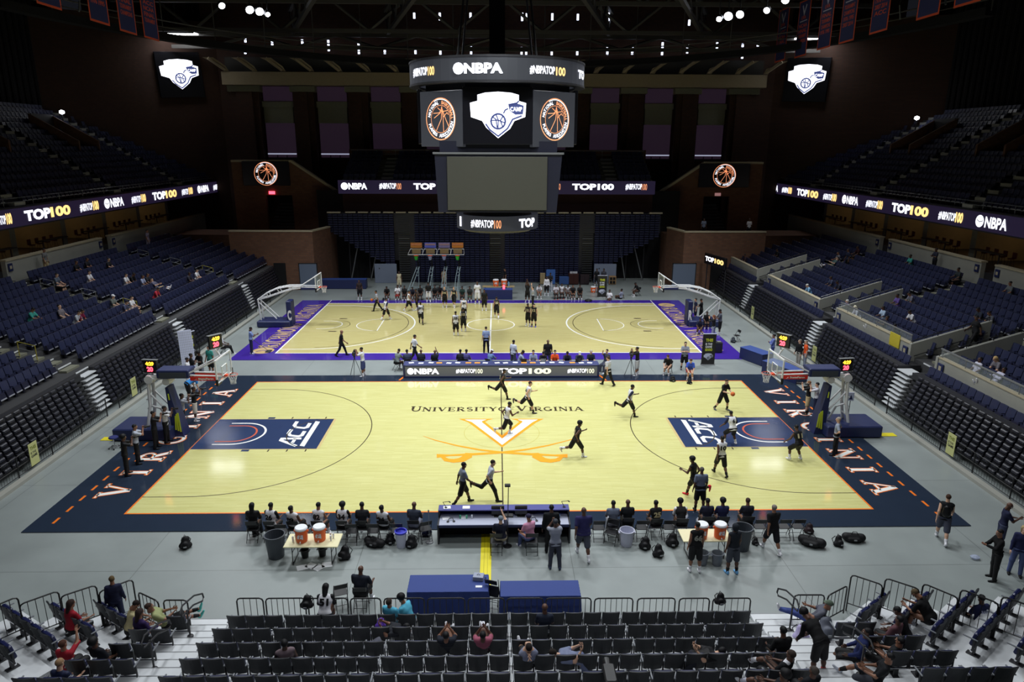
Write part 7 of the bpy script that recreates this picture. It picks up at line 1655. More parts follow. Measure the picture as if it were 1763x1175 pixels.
def tripod(u, v, lab, z=1.35):
    p = at(u, v, z=0); o = thing('tripod_camera', lab, 'camera', (p.x, p.y, 0)); 
    for k in range(3): a = k*2*PI/3+.5; mb = MB(); mb.tube([(0, 0, z-.15), (.4*math.cos(a), .4*math.sin(a), 0)], .016, M_BLK, 6); mb.obj('leg', None, o)
    mb = MB(); mb.bbox((-.09, -.2, z), (.09, .2, z+.2), .02, M_BLK); mb.lathe([(.06, 0), (.07, .14)], M_BLK, 10, T=Matrix.Translation((0, -.2, z+.1)) @ Matrix.Rotation(PI/2, 4, 'X')); mb.bbox((-.04, -.02, z+.2), (.04, .18, z+.3), .01, M_BLK); mb.lathe([(.07, -.15), (.05, 0)], M_BLK, 8, (0, 0, z)); mb.obj('video_camera', None, o)
tripod(612, 648, 'video camera on tripod left of the press table'); tripod(1085, 650, 'video camera on tripod right of the press table')
o = thing('broadcast_monopod', 'camera boom pole rising over the scorers table', 'camera pole', (.14, -9.97, 0)); mb = MB(); mb.tube([(0, 0, .0), (.03, .25, 2.2)], .015, M_BLK, 6); mb.lathe([(.16, 0), (.15, .02), (0, .04)], M_BLK, 12); mb.obj('pole', None, o); mb = MB(); mb.bbox((-.1, .15, 2.2), (.1, .3, 2.27), .01, M_BLK); mb.bbox((-.12, .2, 1.0), (.2, .4, 1.06), .01, M_BLK); mb.obj('camera_head', None, o)
o = thing('mic_stand', 'thin microphone stand at the left end of the scorers table', 'microphone stand', (-2.62, -9.7, 0)); mb = MB(); mb.tube([(0, 0, 0), (0, 0, 1.2)], .01, M_GREY, 6); mb.lathe([(.14, 0), (.13, .03), (0, .04)], M_GREY, 12); mb.obj('stand', None, o); mb = MB(); mb.lathe([(.02, 1.2), (.03, 1.26), (0, 1.3)], M_GREY, 8); mb.obj('microphone', None, o)
# ------------------------------------------------------------------ people on the floor
def S(u, v, z): p = at(u, v, z=z); return (p.x, p.y, 0)
def short(t): return ' '.join(t.split()[:11]).rstrip(',')
J_, T_, PL, LG, HD, RG = 'jersey', 'tee', 'polo', 'long', 'hoodie', 'raglan'
KH, TEAL, ORG_, PNK, REDC, PUR = (190, 170, 130), (60, 150, 140), (236, 90, 40), (214, 150, 180), (150, 30, 44), (70, 50, 130)
WJ = dict(top=(J_, WHTC)); BJ = dict(top=(J_, BLKC), numc=(196, 186, 150)); PT = dict(bot=('pants', BLKC), shoe=BLKC)
def P_(lab, u, v, face, pose='stand', skin='d', hair='short', **k):
    if 'court' in k: z = .041; k.pop('court')
    else: z = 0
    return person(lab, FL(u, v, z), face, pose, skin, hair, **k)
# near game
P_('player in black jersey running by the centre line near the far sideline', 864, 688, -78, 'stride', court=1, num='5', **BJ, shoe=BLKC)
P_('player in white jersey running past the university lettering, black shoes', 908, 712, -80, 'stride', 'l', court=1, num='24', **WJ, shoe=(60, 60, 70), hairc=(60, 44, 36))
P_('player in white jersey running over the big centre V', 872, 750, -70, 'run', court=1, num='12', **WJ)
P_('player in black jersey jogging at the right sabre handle', 991, 788, -72, 'run2', court=1, num='3', hair='afro', **BJ)
P_('player in white jersey with dark sleeves running near the right arc', 1082, 718, -82, 'stride', court=1, **WJ, shoe=BLKC, under=NVYC)
def ballp(o, J, tp, hc, RH): held(o, J, 'ball', 'orange basketball in the hands of the player on the right wing', 'ball', .1)
P_('player in black t-shirt holding the ball on the right wing', 1243, 707, -150, 'hold', 'l', court=1, top=(T_, BLKC), num='8', numc=WHTC, shoe=(70, 80, 100), hairc=(70, 50, 40), extra=lambda o, J, tp, hc, RH: held(o, J, 'ball', 'orange basketball in the hands of the player on the right wing', 'ball', .1))
P_('player in white number 6 jersey defending on the right lane', 1259, 768, 12, 'def', court=1, num='6', **WJ, under=NVYC)
P_('player in white number 10 jersey standing below the right lane', 1239, 818, 8, 'walk', court=1, num='10', **WJ, shoe=BLKC)
P_('player in black number 11 jersey near the right baseline', 1372, 795, 18, 'def', court=1, num='11', **BJ)
P_('player in black jersey and red shoes running behind the grey shirted referee', 1192, 858, 50, 'stride', court=1, num='4', **BJ, shoe=(220, 40, 60), hair='afro', H=1.85)
P_('referee in grey polo and black shorts with his back turned by the right bench', 1203, 880, 4, 'stand', court=1, top=(PL, (108, 118, 140)), shoe=BLKC, hairc=(90, 84, 80), wide=1.1)
P_('referee in grey polo and black shorts walking behind the scorers table', 797, 868, -72, 'walk', court=1, top=(PL, (120, 128, 146)), shoe=BLKC)
P_('referee in light grey shirt and black trousers sprinting past the scorers table', 843, 863, -84, 'stride', 'l', court=1, top=(PL, (186, 190, 204)), **PT, hairc=(44, 36, 32))
P_('grey haired referee in black trousers on the right baseline lettering', 1436, 783, 60, 'akimbo', 'l', court=1, top=(PL, (140, 148, 164)), **PT, hairc=(150, 140, 130), wide=1.1)
P_('referee in light grey shirt skipping backwards by the right end of the press table', 1046, 664, 40, 'walk', 'l', court=1, top=(PL, (190, 190, 196)), **PT, hairc=(70, 50, 40))
# photographers round the left goal
cam_ = lambda lab: (lambda o, J, tp, hc, RH: held(o, J, 'camera', lab, 'camera', .1))
P_('photographer in white shirt and black trousers at the near left goal', 289, 762, -75, 'film', court=1, top=(PL, WHTC), **PT, extra=cam_('camera of the white shirted photographer at the left goal'))
P_('photographer in black t-shirt standing left of the white shirted one', 270, 772, -70, 'film', 'm', court=1, bot=('pants', BLKC), shoe=BLKC, extra=cam_('camera of the black shirted photographer by the left goal base'))
P_('photographer in grey shirt at the left baseline, in front of the goal base', 239, 798, -62, 'film', 'm', court=1, top=(T_, (170, 176, 190)), **PT, extra=cam_('camera of the grey shirted photographer on the left baseline'))
P_('photographer in black bending forward, nearest on the left baseline', 220, 818, -60, 'film', court=1, **PT, extra=cam_('camera of the nearest photographer on the left baseline'), hair='afro')
P_('photographer in black t-shirt and white shorts beyond the left goal pad', 338, 725, -60, 'film', court=1, bot=('shorts', (214, 208, 196)), extra=cam_('camera of the white shorts photographer on the left'))
P_('photographer in grey shirt behind the left goal pad', 318, 738, -60, 'film', court=1, top=(T_, (170, 174, 184)), **PT, extra=cam_('camera of the photographer half hidden by the left goal pad'))
P_('man in white shirt behind the left goal backboard', 327, 668, -80, 'stand', top=(T_, WHTC), bot=('shorts', WHTC))
P_('man in black shirt standing next to the white shirted man at left', 334, 660, -60, 'crossed')
P_('man in black t-shirt and grey trousers behind the left backboard', 349, 655, 150, 'phone', bot=('pants', (120, 124, 136)), hair='afro')
P_('man in teal shirt and black shorts seen through the left backboard arm', 365, 645, 160, 'stand', 'm', top=(T_, TEAL))
P_('kneeling person in blue cap shirt at the left sideline corner', 326, 690, -40, 'bend', 'l', top=(T_, (50, 130, 200)), hair='cap', hairc=(50, 130, 200))
fchair(*S(384, 600, .45)[:2], -70, 'folding chair under the resting man by the left retracted seats'); person('man in black with white towel lounging on a chair by the left retracted seats', S(384, 598, .45), -75, 'sitback', 'd', seat=.45, bot=('pants', BLKC), far=True, top=(T_, (210, 212, 220)))
# photographers round the right goal
P_('photographer in black t-shirt and khaki shorts at the near right goal', 1388, 713, 70, 'film', 'l', court=1, bot=('shorts', KH), shoe=BLKC, extra=cam_('camera of the khaki shorts photographer at the right goal'), hairc=(130, 90, 60))
P_('photographer in white vest behind the khaki shorts photographer', 1402, 716, 60, 'film', 'l', court=1, top=(T_, (196, 196, 204)), bot=('pants', NVYC), extra=cam_('camera of the white vest photographer at the right goal'))
P_('man in blue shirt with arms crossed at the right retracted seats', 1328, 622, 70, 'crossed', 'm', top=(LG, (110, 124, 190)), bot=('pants', (70, 80, 140)))
P_('man in dark jacket beside the orange shirted man', 1373, 632, 100, 'stand', 'l', top=(LG, BLKC), bot=('pants', (150, 146, 140)), hairc=(130, 120, 110))
P_('man in orange shirt behind the right goal', 1384, 634, 80, 'stand', 'l', top=(T_, ORG_), bot=('pants', (128, 134, 150)), hairc=(130, 120, 110))
# far goal group at right
for (u, v, f, po, sk, kw, lab) in ((1196, 552, 90, 'stand', 'l', dict(top=(T_, NVYC), bot=('shorts', NVYC)), 'young man in navy shirt at the far right goal, leftmost of the group'), (1206, 553, 60, 'phone', 'm', dict(bot=('shorts', BLKC)), 'man in dark shirt just right of the navy shirted one at the far goal'),
    (1216, 566, 170, 'sit', 'd', dict(seat=.45), 'player in black t-shirt with white emblem at the far right goal'), (1227, 585, 60, 'film', 'l', dict(top=(LG, BLKC), bot=('pants', (150, 156, 180)), hair='long', hairc=(120, 70, 50)), 'woman in black top and grey trousers at the far right goal'),
    (1238, 577, 80, 'phone', 'd', dict(top=(T_, (80, 84, 96)), H=1.98), 'tall man in grey t-shirt at the purple border edge'), (1205, 575, 160, 'sitf', 'd', dict(seat=.45, top=(T_, NVYC)), 'player in navy bent forward under the far right goal arm')):
    person(lab, FL(u, v) if 'seat' not in kw else S(u, v-10, .45), f, po, sk, far=True, **kw)
    if 'seat' in kw: p = S(u, v-10, .45); fchair(p[0], p[1], f, 'folding chair under the %s' % lab[:60].split(' with')[0].split(' bent')[0])
P_('man in grey t-shirt with arms crossed by the far court right corner', 1177, 637, 170, 'crossed', 'l', top=(T_, (140, 146, 160)), shoe=(60, 60, 70))
for (u, v, f, po, sk, kw, lab) in ((1151, 636, 150, 'sitf', 'l', dict(), 'seated spectator in dark t-shirt right of the press table'), (1187, 643, 170, 'sitf', 'l', dict(top=(T_, (60, 90, 200)), bot=('shorts', (200, 40, 50))), 'seated spectator in blue t-shirt and red shorts')):
    p = S(u, v, .3); fchair(p[0], p[1], f, 'folding chair of the %s' % short(lab)); person(lab, p, f, po, sk, seat=.45, hairc=(80, 54, 40), **kw)
P_('camera operator in black t-shirt behind the right tripod', 1096, 647, 70, 'film', 'm', bot=('shorts', (190, 194, 206)))
P_('camera operator in white shirt and blue shorts behind the left tripod', 626, 648, 90, 'film', 'm', top=(T_, (216, 218, 226)), bot=('shorts', (64, 72, 120)))
p = S(683, 625, .5); fchair(p[0], p[1], -60, 'folding chair under the green shirted man left of the press table'); person('seated man in grey green shirt left of the press table', p, -30, 'writing', 'd', top=(T_, (120, 130, 130)), seat=.45)
P_('bald coach in black walking along the far court near sideline', 589, 613, -80, 'walk', 'm', 'bald', court=1, **PT)
P_('man in white polo and black trousers walking behind the press table', 714, 622, -60, 'walk', 'm', top=(PL, WHTC), **PT)
P_('referee in pale blue grey shirt standing on the far court centre line', 837, 608, 2, 'stand', 'l', court=1, top=(PL, (140, 156, 190)), bot=('pants', BLKC), shoe=BLKC, hairc=(50, 40, 34))
far = [(785, 578, 4, 'stand', WJ, '23', 'player in white number 23 jersey left of the far centre circle', {}), (798, 571, 4, 'stand', BJ, '15', 'player in black jersey with white sleeves left of the far centre circle', dict(under=WHTC)), (725, 558, 6, 'walk', WJ, '31', 'player in white jersey with navy sleeve at the far court left arc', dict(under=NVYC, shoe=BLKC)),
 (665, 551, -40, 'walk2', WJ, '7', 'player in white jersey walking across the far left arc', dict(skin='m', under=NVYC)), (704, 536, -90, 'walk', WJ, '2', 'player in white t-shirt striding before the far bench', dict(skin='m')), (718, 534, 100, 'stand', BJ, '9', 'player in black jersey before the far bench, left part', {}),
 (766, 530, 175, 'stand', BJ, '14', 'pale player in black jersey with emblem, left of two before the arcade hoops', dict(skin='l', hairc=(150, 110, 70))), (782, 529, 170, 'walk', BJ, '16', 'pale player in black jersey with emblem, right of two before the arcade hoops', dict(skin='l', hairc=(150, 110, 70))),
 (799, 550, 8, 'stand', WJ, '34', 'pale broad player in white jersey at the far sideline', dict(skin='l', wide=1.1)), (822, 524, 178, 'stand', dict(top=(T_, WHTC), bot=('shorts', WHTC)), None, 'tall man all in white at the far sideline', dict(H=2.08)), (834, 535, 178, 'stand', dict(top=(T_, BLKC)), None, 'player in black t-shirt next to the tall man in white', {}),
 (855, 548, 4, 'walk', BJ, '20', 'player in black jersey facing away near the far centre line', dict(skin='m')), (909, 562, 150, 'phone', BJ, '10', 'player in black jersey right of the far centre circle, left of two', {}), (919, 563, 170, 'stand', BJ, '12', 'player in black jersey and blue shoes right of the far centre circle', dict(skin='l', shoe=(60, 60, 220))),
 (738, 521, 0, 'up', dict(top=(T_, BLKC), bot=('shorts', WHTC)), None, 'player in black shirt and white shorts standing before the far bench', {})]
for u, v, f, po, kw, num, lab, kx in far:
    k = dict(kw); k.update(kx); sk = k.pop('skin', 'd'); P_(lab, u, v, f, po if po != 'up' else 'stand', sk, court=1 if v > 521 else None, num=num, far=True, **k) if v > 521 else person(lab, FL(u, v, .036), f, 'stand', sk, far=True, **k)
P_('referee with a ball walking left on the far court', 650, 536, 88, 'walk', 'm', court=1, top=(PL, (160, 164, 176)), **PT, far=True, extra=lambda o, J, tp, hc, RH: held(o, J, 'ball', 'basketball beside the referee on the far court left', 'ball', .1, 'R'))
P_('referee in grey shirt raising both arms at the far sideline', 917, 530, 100, 'up', 'l', court=1, top=(PL, (170, 174, 186)), **PT, far=True)
person('player in black with both arms raised beside the referee at the far sideline', FL(908, 521, .036), 160, 'up', 'd', far=True)
# far bench
for i, (u, v, top, bot, lab, sh) in enumerate(((667, 508, BLKC, BLKC, 'in black t-shirt, leftmost on the far bench', WHTC), (685, 508, WHTC, (160, 40, 40), 'in white shirt and red shorts on the far bench left', WHTC), (697, 509, BLKC, BLKC, 'in black right of the white shirted one, far bench', WHTC), (711, 509, (40, 44, 60), BLKC, 'in dark grey before the leftmost arcade hoop base', WHTC), (724, 508, BLKC, BLKC, 'in black left of the white shorts player, far bench', (60, 60, 160)), (749, 508, BLKC, BLKC, 'in black right of the white shorts player, far bench', WHTC), (758, 506, (40, 40, 44), BLKC, 'in charcoal before the third arcade hoop', WHTC),
    (796, 510, (40, 60, 56), BLKC, 'in dark green left of the tall man in white', WHTC), (809, 510, (46, 50, 50), (60, 90, 70), 'in grey green beside the tall man in white', WHTC), (928, 504, WHTC, (60, 60, 60), 'in white leftmost right of the far centre', WHTC), (957, 506, (200, 196, 204), BLKC, 'in pale shirt and red shoes on the right far bench', (235, 50, 70)), (967, 505, WHTC, BLKC, 'in white jersey and red shoes on the right far bench', (235, 50, 70)), (977, 505, WHTC, BLKC, 'in white jersey right of the red shoed pair', WHTC), (986, 507, BLKC, BLKC, 'in black emblem t-shirt, left of two on the right far bench', WHTC), (998, 507, BLKC, BLKC, 'in black emblem t-shirt, rightmost on the right far bench', WHTC))):
    p = S(u, v, .45); fchair(p[0], p[1], 180, 'folding chair of the player %s' % short(lab)); person('seated player '+lab, p, 180, 'sitf' if i % 3 == 0 else 'sit', 'm' if i in (9, 13) else 'd', top=(T_ if i not in (11, 12) else J_, top), bot=('shorts', bot), shoe=sh, seat=.45, far=True)
person('player sitting on the floor in white right of the far banner', S(1049, 515, .1), 170, 'floor', 'd', top=(T_, WHTC), seat=.02, far=True); person('player in grey shirt reclining on the floor right of the far banner', S(1069, 513, .1), 60, 'floor', 'd', top=(T_, (150, 154, 176)), seat=.02, far=True)
p = S(1099, 502, .45); fchair(p[0], p[1], 100, 'folding chair of the lone player near the far right'); person('player in black sitting alone near the far right corner of the floor', p, 100, 'sitf', 'd', seat=.45, far=True)
for (x, v, f, po, sk, kw, lab) in ((941, 509, 170, 'stand', 'd', dict(top=(LG, WHTC)), 'man in white long sleeves standing behind the right far bench'), (620, 516, 180, 'stand', 'd', dict(top=(T_, (50, 40, 40))), 'dark dressed child standing alone at the far left sideline'), (688, 499, 180, 'stand', 'd', dict(top=(J_, (200, 190, 160)), bot=('shorts', (200, 190, 160))), 'player in cream uniform standing before the far grey panel'), (765, 494, 180, 'stand', 'm', dict(top=(T_, (170, 150, 126)), bot=('shorts', (160, 150, 130))), 'man in tan by the third arcade hoop'), (947, 502, 180, 'phone', 'd', dict(top=(T_, BLKC), bot=('pants', (180, 180, 190))), 'man with grey trousers behind the white sleeved man'), (1027, 486, 170, 'stand', 'd', dict(top=(T_, BLKC)), 'person in black before the far right pale panel, left one'), (1039, 486, 170, 'stand', 'd', dict(top=(T_, (60, 60, 70))), 'person in grey before the far right pale panel, right one'), (1191, 489, 100, 'stand', 'd', dict(top=(T_, (150, 120, 200)), bot=('pants', NVYC)), 'woman in purple by the far right grey door'), (1206, 490, 90, 'stand', 'd', dict(top=(T_, (110, 110, 124)), bot=('pants', BLKC)), 'man in grey by the far right tunnel doorway'), (870, 492, 100, 'stand', 'm', dict(top=(T_, BLKC)), 'person in black standing right of the far coolers'), (495, 498, -150, 'stand', 'd', dict(top=(T_, (180, 190, 220))), 'person in pale blue in the far left tunnel doorway')):
    p = FL(x, v); y = min(p[1], 36.4); q = at(x, v, y=y); person(lab, (q.x if y < p[1] else p[0], y, .036 if y < 30.2 else 0), f, po, sk, far=True, **kw)
P_('man in pale blue shirt mopping the purple border at the far left', 434, 609, -70, 'bend' if 0 else 'phone', 'd', court=1, top=(T_, (130, 150, 200)), bot=('pants', NVYC), far=True)
p = at(446, 606, z=0); mb = MB(); mb.tube([(p.x-.5, p.y, 1.0), (p.x+.7, p.y-.1, .08)], .018, M_DARK, 6); mb.bbox((p.x+.5, p.y-.35, .04), (p.x+.85, p.y+.15, .1), .02, M_DARK); mb.obj('floor_mop', None, label='dark dust mop pushed over the purple border at the far left', cat='mop')
# press table crowd
for i, (u, face, po, sk, hr, top, lab, st) in enumerate(((701, 10, 'sit', 'd', 'short', (60, 68, 96), 'man in slate blue shirt, leftmost behind the press table', 0), (725, 5, 'sit', 'd', 'bald', (40, 44, 60), 'bald man in dark navy shirt behind the NBPA lettering', 0), (749, 0, 'situp', 'd', 'bald', (34, 38, 50), 'man in dark shirt raising an arm behind the press table', 0), (793, 10, 'sit', 'd', 'short', (36, 38, 48), 'man in black behind the press table, left of the purple shirt', 0), (802, -20, 'sit', 'd', 'short', (84, 80, 140), 'person in purple blue shirt behind the press table', 0), (842, -40, 'writing', 'd', 'cap', (104, 130, 180), 'person in denim shirt and white hat behind the press table', 0),
   (884, -40, 'stand', 'd', 'short', (200, 206, 226), 'man in white shirt standing behind the press table', 1), (893, -90, 'writing', 'd', 'short', (150, 160, 190), 'man in pale blue shirt seated beside the standing white shirt', 0), (918, 180, 'sit', 'l', 'short', (146, 156, 190), 'man in light blue shirt behind the TOP100 lettering', 0), (935, 180, 'writing', 'l', 'short', (34, 34, 44), 'man in black behind a laptop on the press table', 0), (943, 180, 'stand', 'd', 'bald', (30, 30, 34), 'large man in black standing behind the press table', 1), (955, 180, 'sit', 'l', 'short', ORG_, 'man in bright orange shirt behind the press table', 0), (976, 180, 'writing', 'm', 'short', (44, 46, 66), 'man in navy writing right of the orange shirt', 0), (997, 180, 'writing', 'l', 'cap', (50, 56, 74), 'man with white cap bent over the press table', 0), (1017, 180, 'sit', 'l', 'short', (36, 42, 60), 'grey haired man in navy polo at the right end of the press table', 0), (1044, 140, 'situp', 'l', 'short', (60, 64, 80), 'man in grey seated off the right end of the press table', 0))):
    x = at(u, 615, y=9.75).x; y = 9.75 if not st else 10.35
    if lab.startswith('large'): y = 10.45; x = at(u, 610, y=10.45).x
    if not st: fchair(x, y, face, 'folding chair of the %s' % short(lab)); 
    person(lab, (x, y, 0), face, po, sk, hr, top=(PL if i % 2 else T_, top), bot=('pants', (70, 74, 90)), seat=None if st else .45, hairc=WHTC if hr == 'cap' else ((170, 166, 160) if i == 14 else BLKC), wide=1.15 if lab.startswith('large') else 1)
# benches along the near sideline
def bench(u, face, po, lab, sk='d', y=-9.42, z=.55, v=893, **k):
    x = at(u, v, y=y).x; fchair(x, y-.02, face*.3, 'folding chair under the %s' % short(lab)); return person(lab, (x, y+.02, 0), face, po, sk, seat=.46, **k)
bench(434, 5, 'sit', 'woman with long black hair in black, leftmost on the left bench', hair='long', top=(LG, BLKC), bot=('pants', BLKC), shoe=BLKC)
bench(465, -12, 'sit', 'player in white number 26 jersey beside the black haired woman on the bench', num='26', top=(J_, WHTC), under=BLKC)
bench(505, -15, 'sitback', 'player in white number 89 jersey, third along the left bench', num='89', top=(J_, WHTC))
bench(547, -12, 'sit', 'player in white number 82 jersey behind the two orange coolers', num='82', top=(J_, WHTC), sk='m')
bench(589, -5, 'sit', 'player in white number 34 jersey and curly hair, middle of the bench', num='34', top=(J_, WHTC), hair='afro', under=BLKC)
bench(623, 0, 'sit', 'man in black t-shirt with white print on the left bench', top=(T_, (38, 40, 46)))
bench(660, -15, 'sitback', 'player in white number 94 jersey next to the bald coach', num='94', top=(J_, WHTC))
bench(712, -10, 'sit', 'bald coach in dark grey polo at the right end of the left bench', 'd', hair='bald', top=(PL, (58, 64, 78)), bot=('pants', (120, 124, 140)), wide=1.1)
for u, lab in ((484, 'next to the second seated player'), (525, 'between the third and fourth seated players'), (605, 'next to the curly haired player'), (642, 'just after the black t-shirt man'), (683, 'just before the bald coach')): x = at(u, 893, y=-9.6).x; fchair(x, -9.65, 0, 'empty black folding chair on the left bench, %s' % lab)
bench(1056, 0, 'sit', 'coach in grey polo, left of two at the right bench', top=(PL, (112, 120, 140)), bot=('pants', (170, 172, 180)))
bench(1081, 0, 'sit', 'coach in black polo, right of two at the right bench', top=(PL, (30, 32, 36)), bot=('pants', BLKC), hair='bald', y=-9.35)
bench(1130, 8, 'sit', 'player in black number 25 jersey on the right bench', num='25', top=(J_, (30, 30, 32)), numc=(200, 190, 150))
bench(1174, 0, 'sitf', 'player in black jersey over white t-shirt with curly hair on the right bench', top=(J_, (30, 30, 32)), under=WHTC, hair='afro')
bench(1218, 0, 'sit', 'man in dark navy t-shirt left of the navy shirted one on the right bench', top=(T_, (34, 38, 58)), y=-9.3)
bench(1244, 0, 'sit', 'man in navy t-shirt with curly hair on the right bench', top=(T_, (36, 42, 80)), hair='afro', y=-9.3)
bench(1287, 0, 'sit', 'man in dark t-shirt with short brown hair behind the big trash can', 'm', top=(T_, (38, 40, 50)), hairc=(70, 54, 46), y=-9.3)
for u, lab in ((1031, 'beside the grey polo coach'), (1105, 'between the black polo coach and number 25'), (1152, 'right of number 25'), (1308, 'right of the big trash can'), (1350, 'right of the standing man in black'), (1374, 'rightmost')): x = at(u, 893, y=-9.5).x; fchair(x, -9.55, 0, 'empty folding chair on the right bench, %s' % lab)
fchair(*at(1052, 930, z=.1).xy, 150, 'empty black folding chair set behind the grey polo coach'); fchair(*at(1268, 588, z=0).xy, 100, 'lone empty folding chair at the purple court corner'); fchair(*at(733, 930, z=0).xy, 20, 'small black folding chair behind the left bench end')
fchair(-.25, -10.35, 0, 'folding chair of the camera operator at the scorers table'); fchair(*(at(914, 925, z=.2).x, -10.35), 0, 'folding chair of the man in the pink shirt')
x = at(862, 905, y=-10.3).x; person('camera operator in navy shirt and grey cap seated at the scorers table', (x, -10.3, 0), 0, 'situp', 'l', 'cap', top=(T_, (34, 36, 54)), bot=('shorts', (150, 140, 120)), seat=.46, hairc=(110, 120, 130), wide=1.1)
x = at(913, 905, y=-10.3).x; person('man in pink shirt and dark cap seated at the scorers table', (x, -10.3, 0), 30, 'sit', 'm', 'cap', top=(T_, PNK), bot=('pants', (80, 90, 130)), seat=.46, hairc=(44, 40, 66))
P_('man in black with blue backpack straps behind the grey shirted cameraman', 948, 952, 0, 'stand', 'd', top=(LG, (26, 28, 32)), bot=('pants', BLKC), shoe=BLKC, wide=1.2)
P_('cameraman in grey t-shirt and dark jeans with his back turned', 955, 980, 6, 'film', 'd', 'cap', top=(T_, (146, 150, 164)), bot=('pants', (66, 68, 80)), shoe=(60, 70, 90), hairc=(50, 54, 62))
P_('large man in navy polo and grey shorts standing right of the scorers table', 1003, 960, 4, 'walk', 'd', 'bald', top=(T_, (48, 46, 92)), bot=('shorts', (76, 80, 92)), wide=1.25, H=1.95)
P_('player in black number 66 uniform standing at the right cooler table', 1195, 985, 2, 'stand', 'm', num='66', top=(J_, (26, 26, 28)), numc=(150, 150, 140))
P_('person in dark sleeveless hooded top and grey shorts by the right coolers', 1259, 988, 12, 'stand', 'd', 'hood', top=(J_, (34, 38, 46)), bot=('shorts', (72, 76, 86)), shoe=(110, 170, 220), hairc=(34, 38, 46))
P_('man in black t-shirt and long shorts standing right of the big trash can', 1326, 950, 10, 'walk', 'm', top=(T_, (24, 24, 26)), bot=('shorts', (30, 30, 36)), hairc=(130, 120, 112), wide=1.1)
o = P_('young man in black tank top walking with a backpack at the right court corner', 1619, 932, -30, 'walk', 'l', top=(J_, (24, 26, 30)), bot=('shorts', (74, 78, 94)), hairc=(66, 46, 36), H=1.9, extra=lambda o, J, tp, hc, RH: link('worn_backpack', npmesh('pack', [(*surf([(tp(0, -.2, .2), tp(0, -.2, .38), .14, .12, (1, .7, 1))], .03), 0)], [cloth((20, 20, 22), .6)]), o))
P_('man in navy t-shirt holding a tablet near the right fence', 1718, 946, -110, 'phone', 'd', top=(T_, (30, 34, 60)), bot=('shorts', (60, 66, 90)), shoe=BLKC, hair='bald')
P_('man in black long sleeves clapping on the near right concrete', 1708, 998, 80, 'clap', 'm', top=(LG, (16, 16, 18)), **PT)
P_('blonde woman in navy sweater and jeans at the right picture edge', 1746, 990, 150, 'stand', 'l', 'long', top=(LG, (34, 38, 74)), bot=('pants', (84, 96, 140)), shoe=BLKC, hairc=(170, 150, 110))
P_('person in navy top behind the blonde woman at the picture edge', 1766, 970, 140, 'stand', 'l', top=(LG, (40, 44, 84)), bot=('pants', (90, 100, 140)))
# ------------------------------------------------------------------ near seating
def near(lab, u, v, k, face, pose, sk='d', hair='short', dz=0, dy=0, **kw):
    y = RY(k)+dy; x = at(u, v, y=y).x; return person(lab, (x, y-.02, RZ(k)), face, pose, sk, hair, seat=.36+dz, **kw)
near('woman in white raglan shirt number 51 sitting on a front row seat back', 559, 1055, 0, 0, 'sitf', hair='long', top=(RG, WHTC), num='51', dz=.26, dy=.0, bot=('shorts', BLKC))
x = at(622, 1040, y=-13.3).x; fchair(x, -13.3, 0, 'folding chair under the large bald man in front of the guard rail'); person('large bald man in dark navy polo seated in front of the guard rail', (x, -13.3, 0), -12, 'sit', 'd', 'bald', top=(PL, (34, 38, 50)), seat=.46, wide=1.35); fchair(at(587, 1040, y=-13.2).x, -13.15, 20, 'empty folding chair left of the large bald man')
near('person in white shorts lying across second row seats', 655, 1072, 1, 90, 'lie', 'm', dz=.05, bot=('shorts', (200, 200, 216)), top=(T_, (38, 40, 46)))
near('person in cyan tie-dye t-shirt in the front row', 674, 1045, 0, -20, 'sitback', 'm', top=(T_, (90, 180, 210)), hairc=(50, 44, 40)); near('person with dark curly hair leaning beside the cyan t-shirt', 707, 1045, 0, 60, 'sitf', 'm', top=(T_, (90, 180, 210)), hair='afro')
near('person in black with bare knees raised in the third row', 770, 1100, 2, 0, 'knees', 'm', top=(T_, (30, 34, 44)), bot=('shorts', (30, 34, 50))); near('person in pink top with knees raised looking at a phone', 832, 1105, 2, 0, 'knees', 'd', top=(T_, (150, 80, 100)), bot=('shorts', BLKC), extra=lambda o, J, tp, hc, RH: held(o, J, 'phone', 'glowing phone held by the person in the pink top', 'phone', .05))
near('bald man in dark navy shirt seated before the right blue table', 938, 1070, 1, 0, 'sit', 'd', 'bald', top=(T_, (34, 40, 56)), hairc=(80, 80, 80)); near('person in grey t-shirt with hands clasped behind the head in the fourth row', 908, 1125, 3, 4, 'handshead', 'l', top=(T_, (130, 136, 160)), hairc=(36, 30, 28), bot=('shorts', BLKC))
near('person in tank top slumped in the fourth row at the left', 492, 1130, 3, 20, 'sitback', 'd', top=(J_, (120, 104, 110))); near('person in grey lying across the fourth row seats', 1000, 1135, 3, -90, 'lie', 'l', dz=.1, top=(T_, (120, 128, 156)), bot=('pants', (110, 118, 150)), hairc=(40, 34, 30))
near('person in black lying across fourth row seats at the right', 1195, 1115, 3, 90, 'lie', 'l', dz=.1, bot=('shorts', (40, 42, 50)), sock=WHTC); near('person in black at the right end of the fourth row', 1350, 1110, 3, 10, 'phone' if 0 else 'sit', 'd', top=(LG, (18, 18, 20)), dz=.05)
near('person in black with white towel round the neck in the fifth row', 1346, 1140, 4, 40, 'cross', 'd', top=(T_, (20, 22, 26)), hairc=(60, 50, 46), dz=.05, extra=lambda o, J, tp, hc, RH: link('towel', npmesh('towel', [(*surf([(tp(-.09, -.0, .5), tp(.09, 0, .5), .08, .08, (1, 1, .8))], .025), 0)], [cloth((225, 225, 232))]), o))
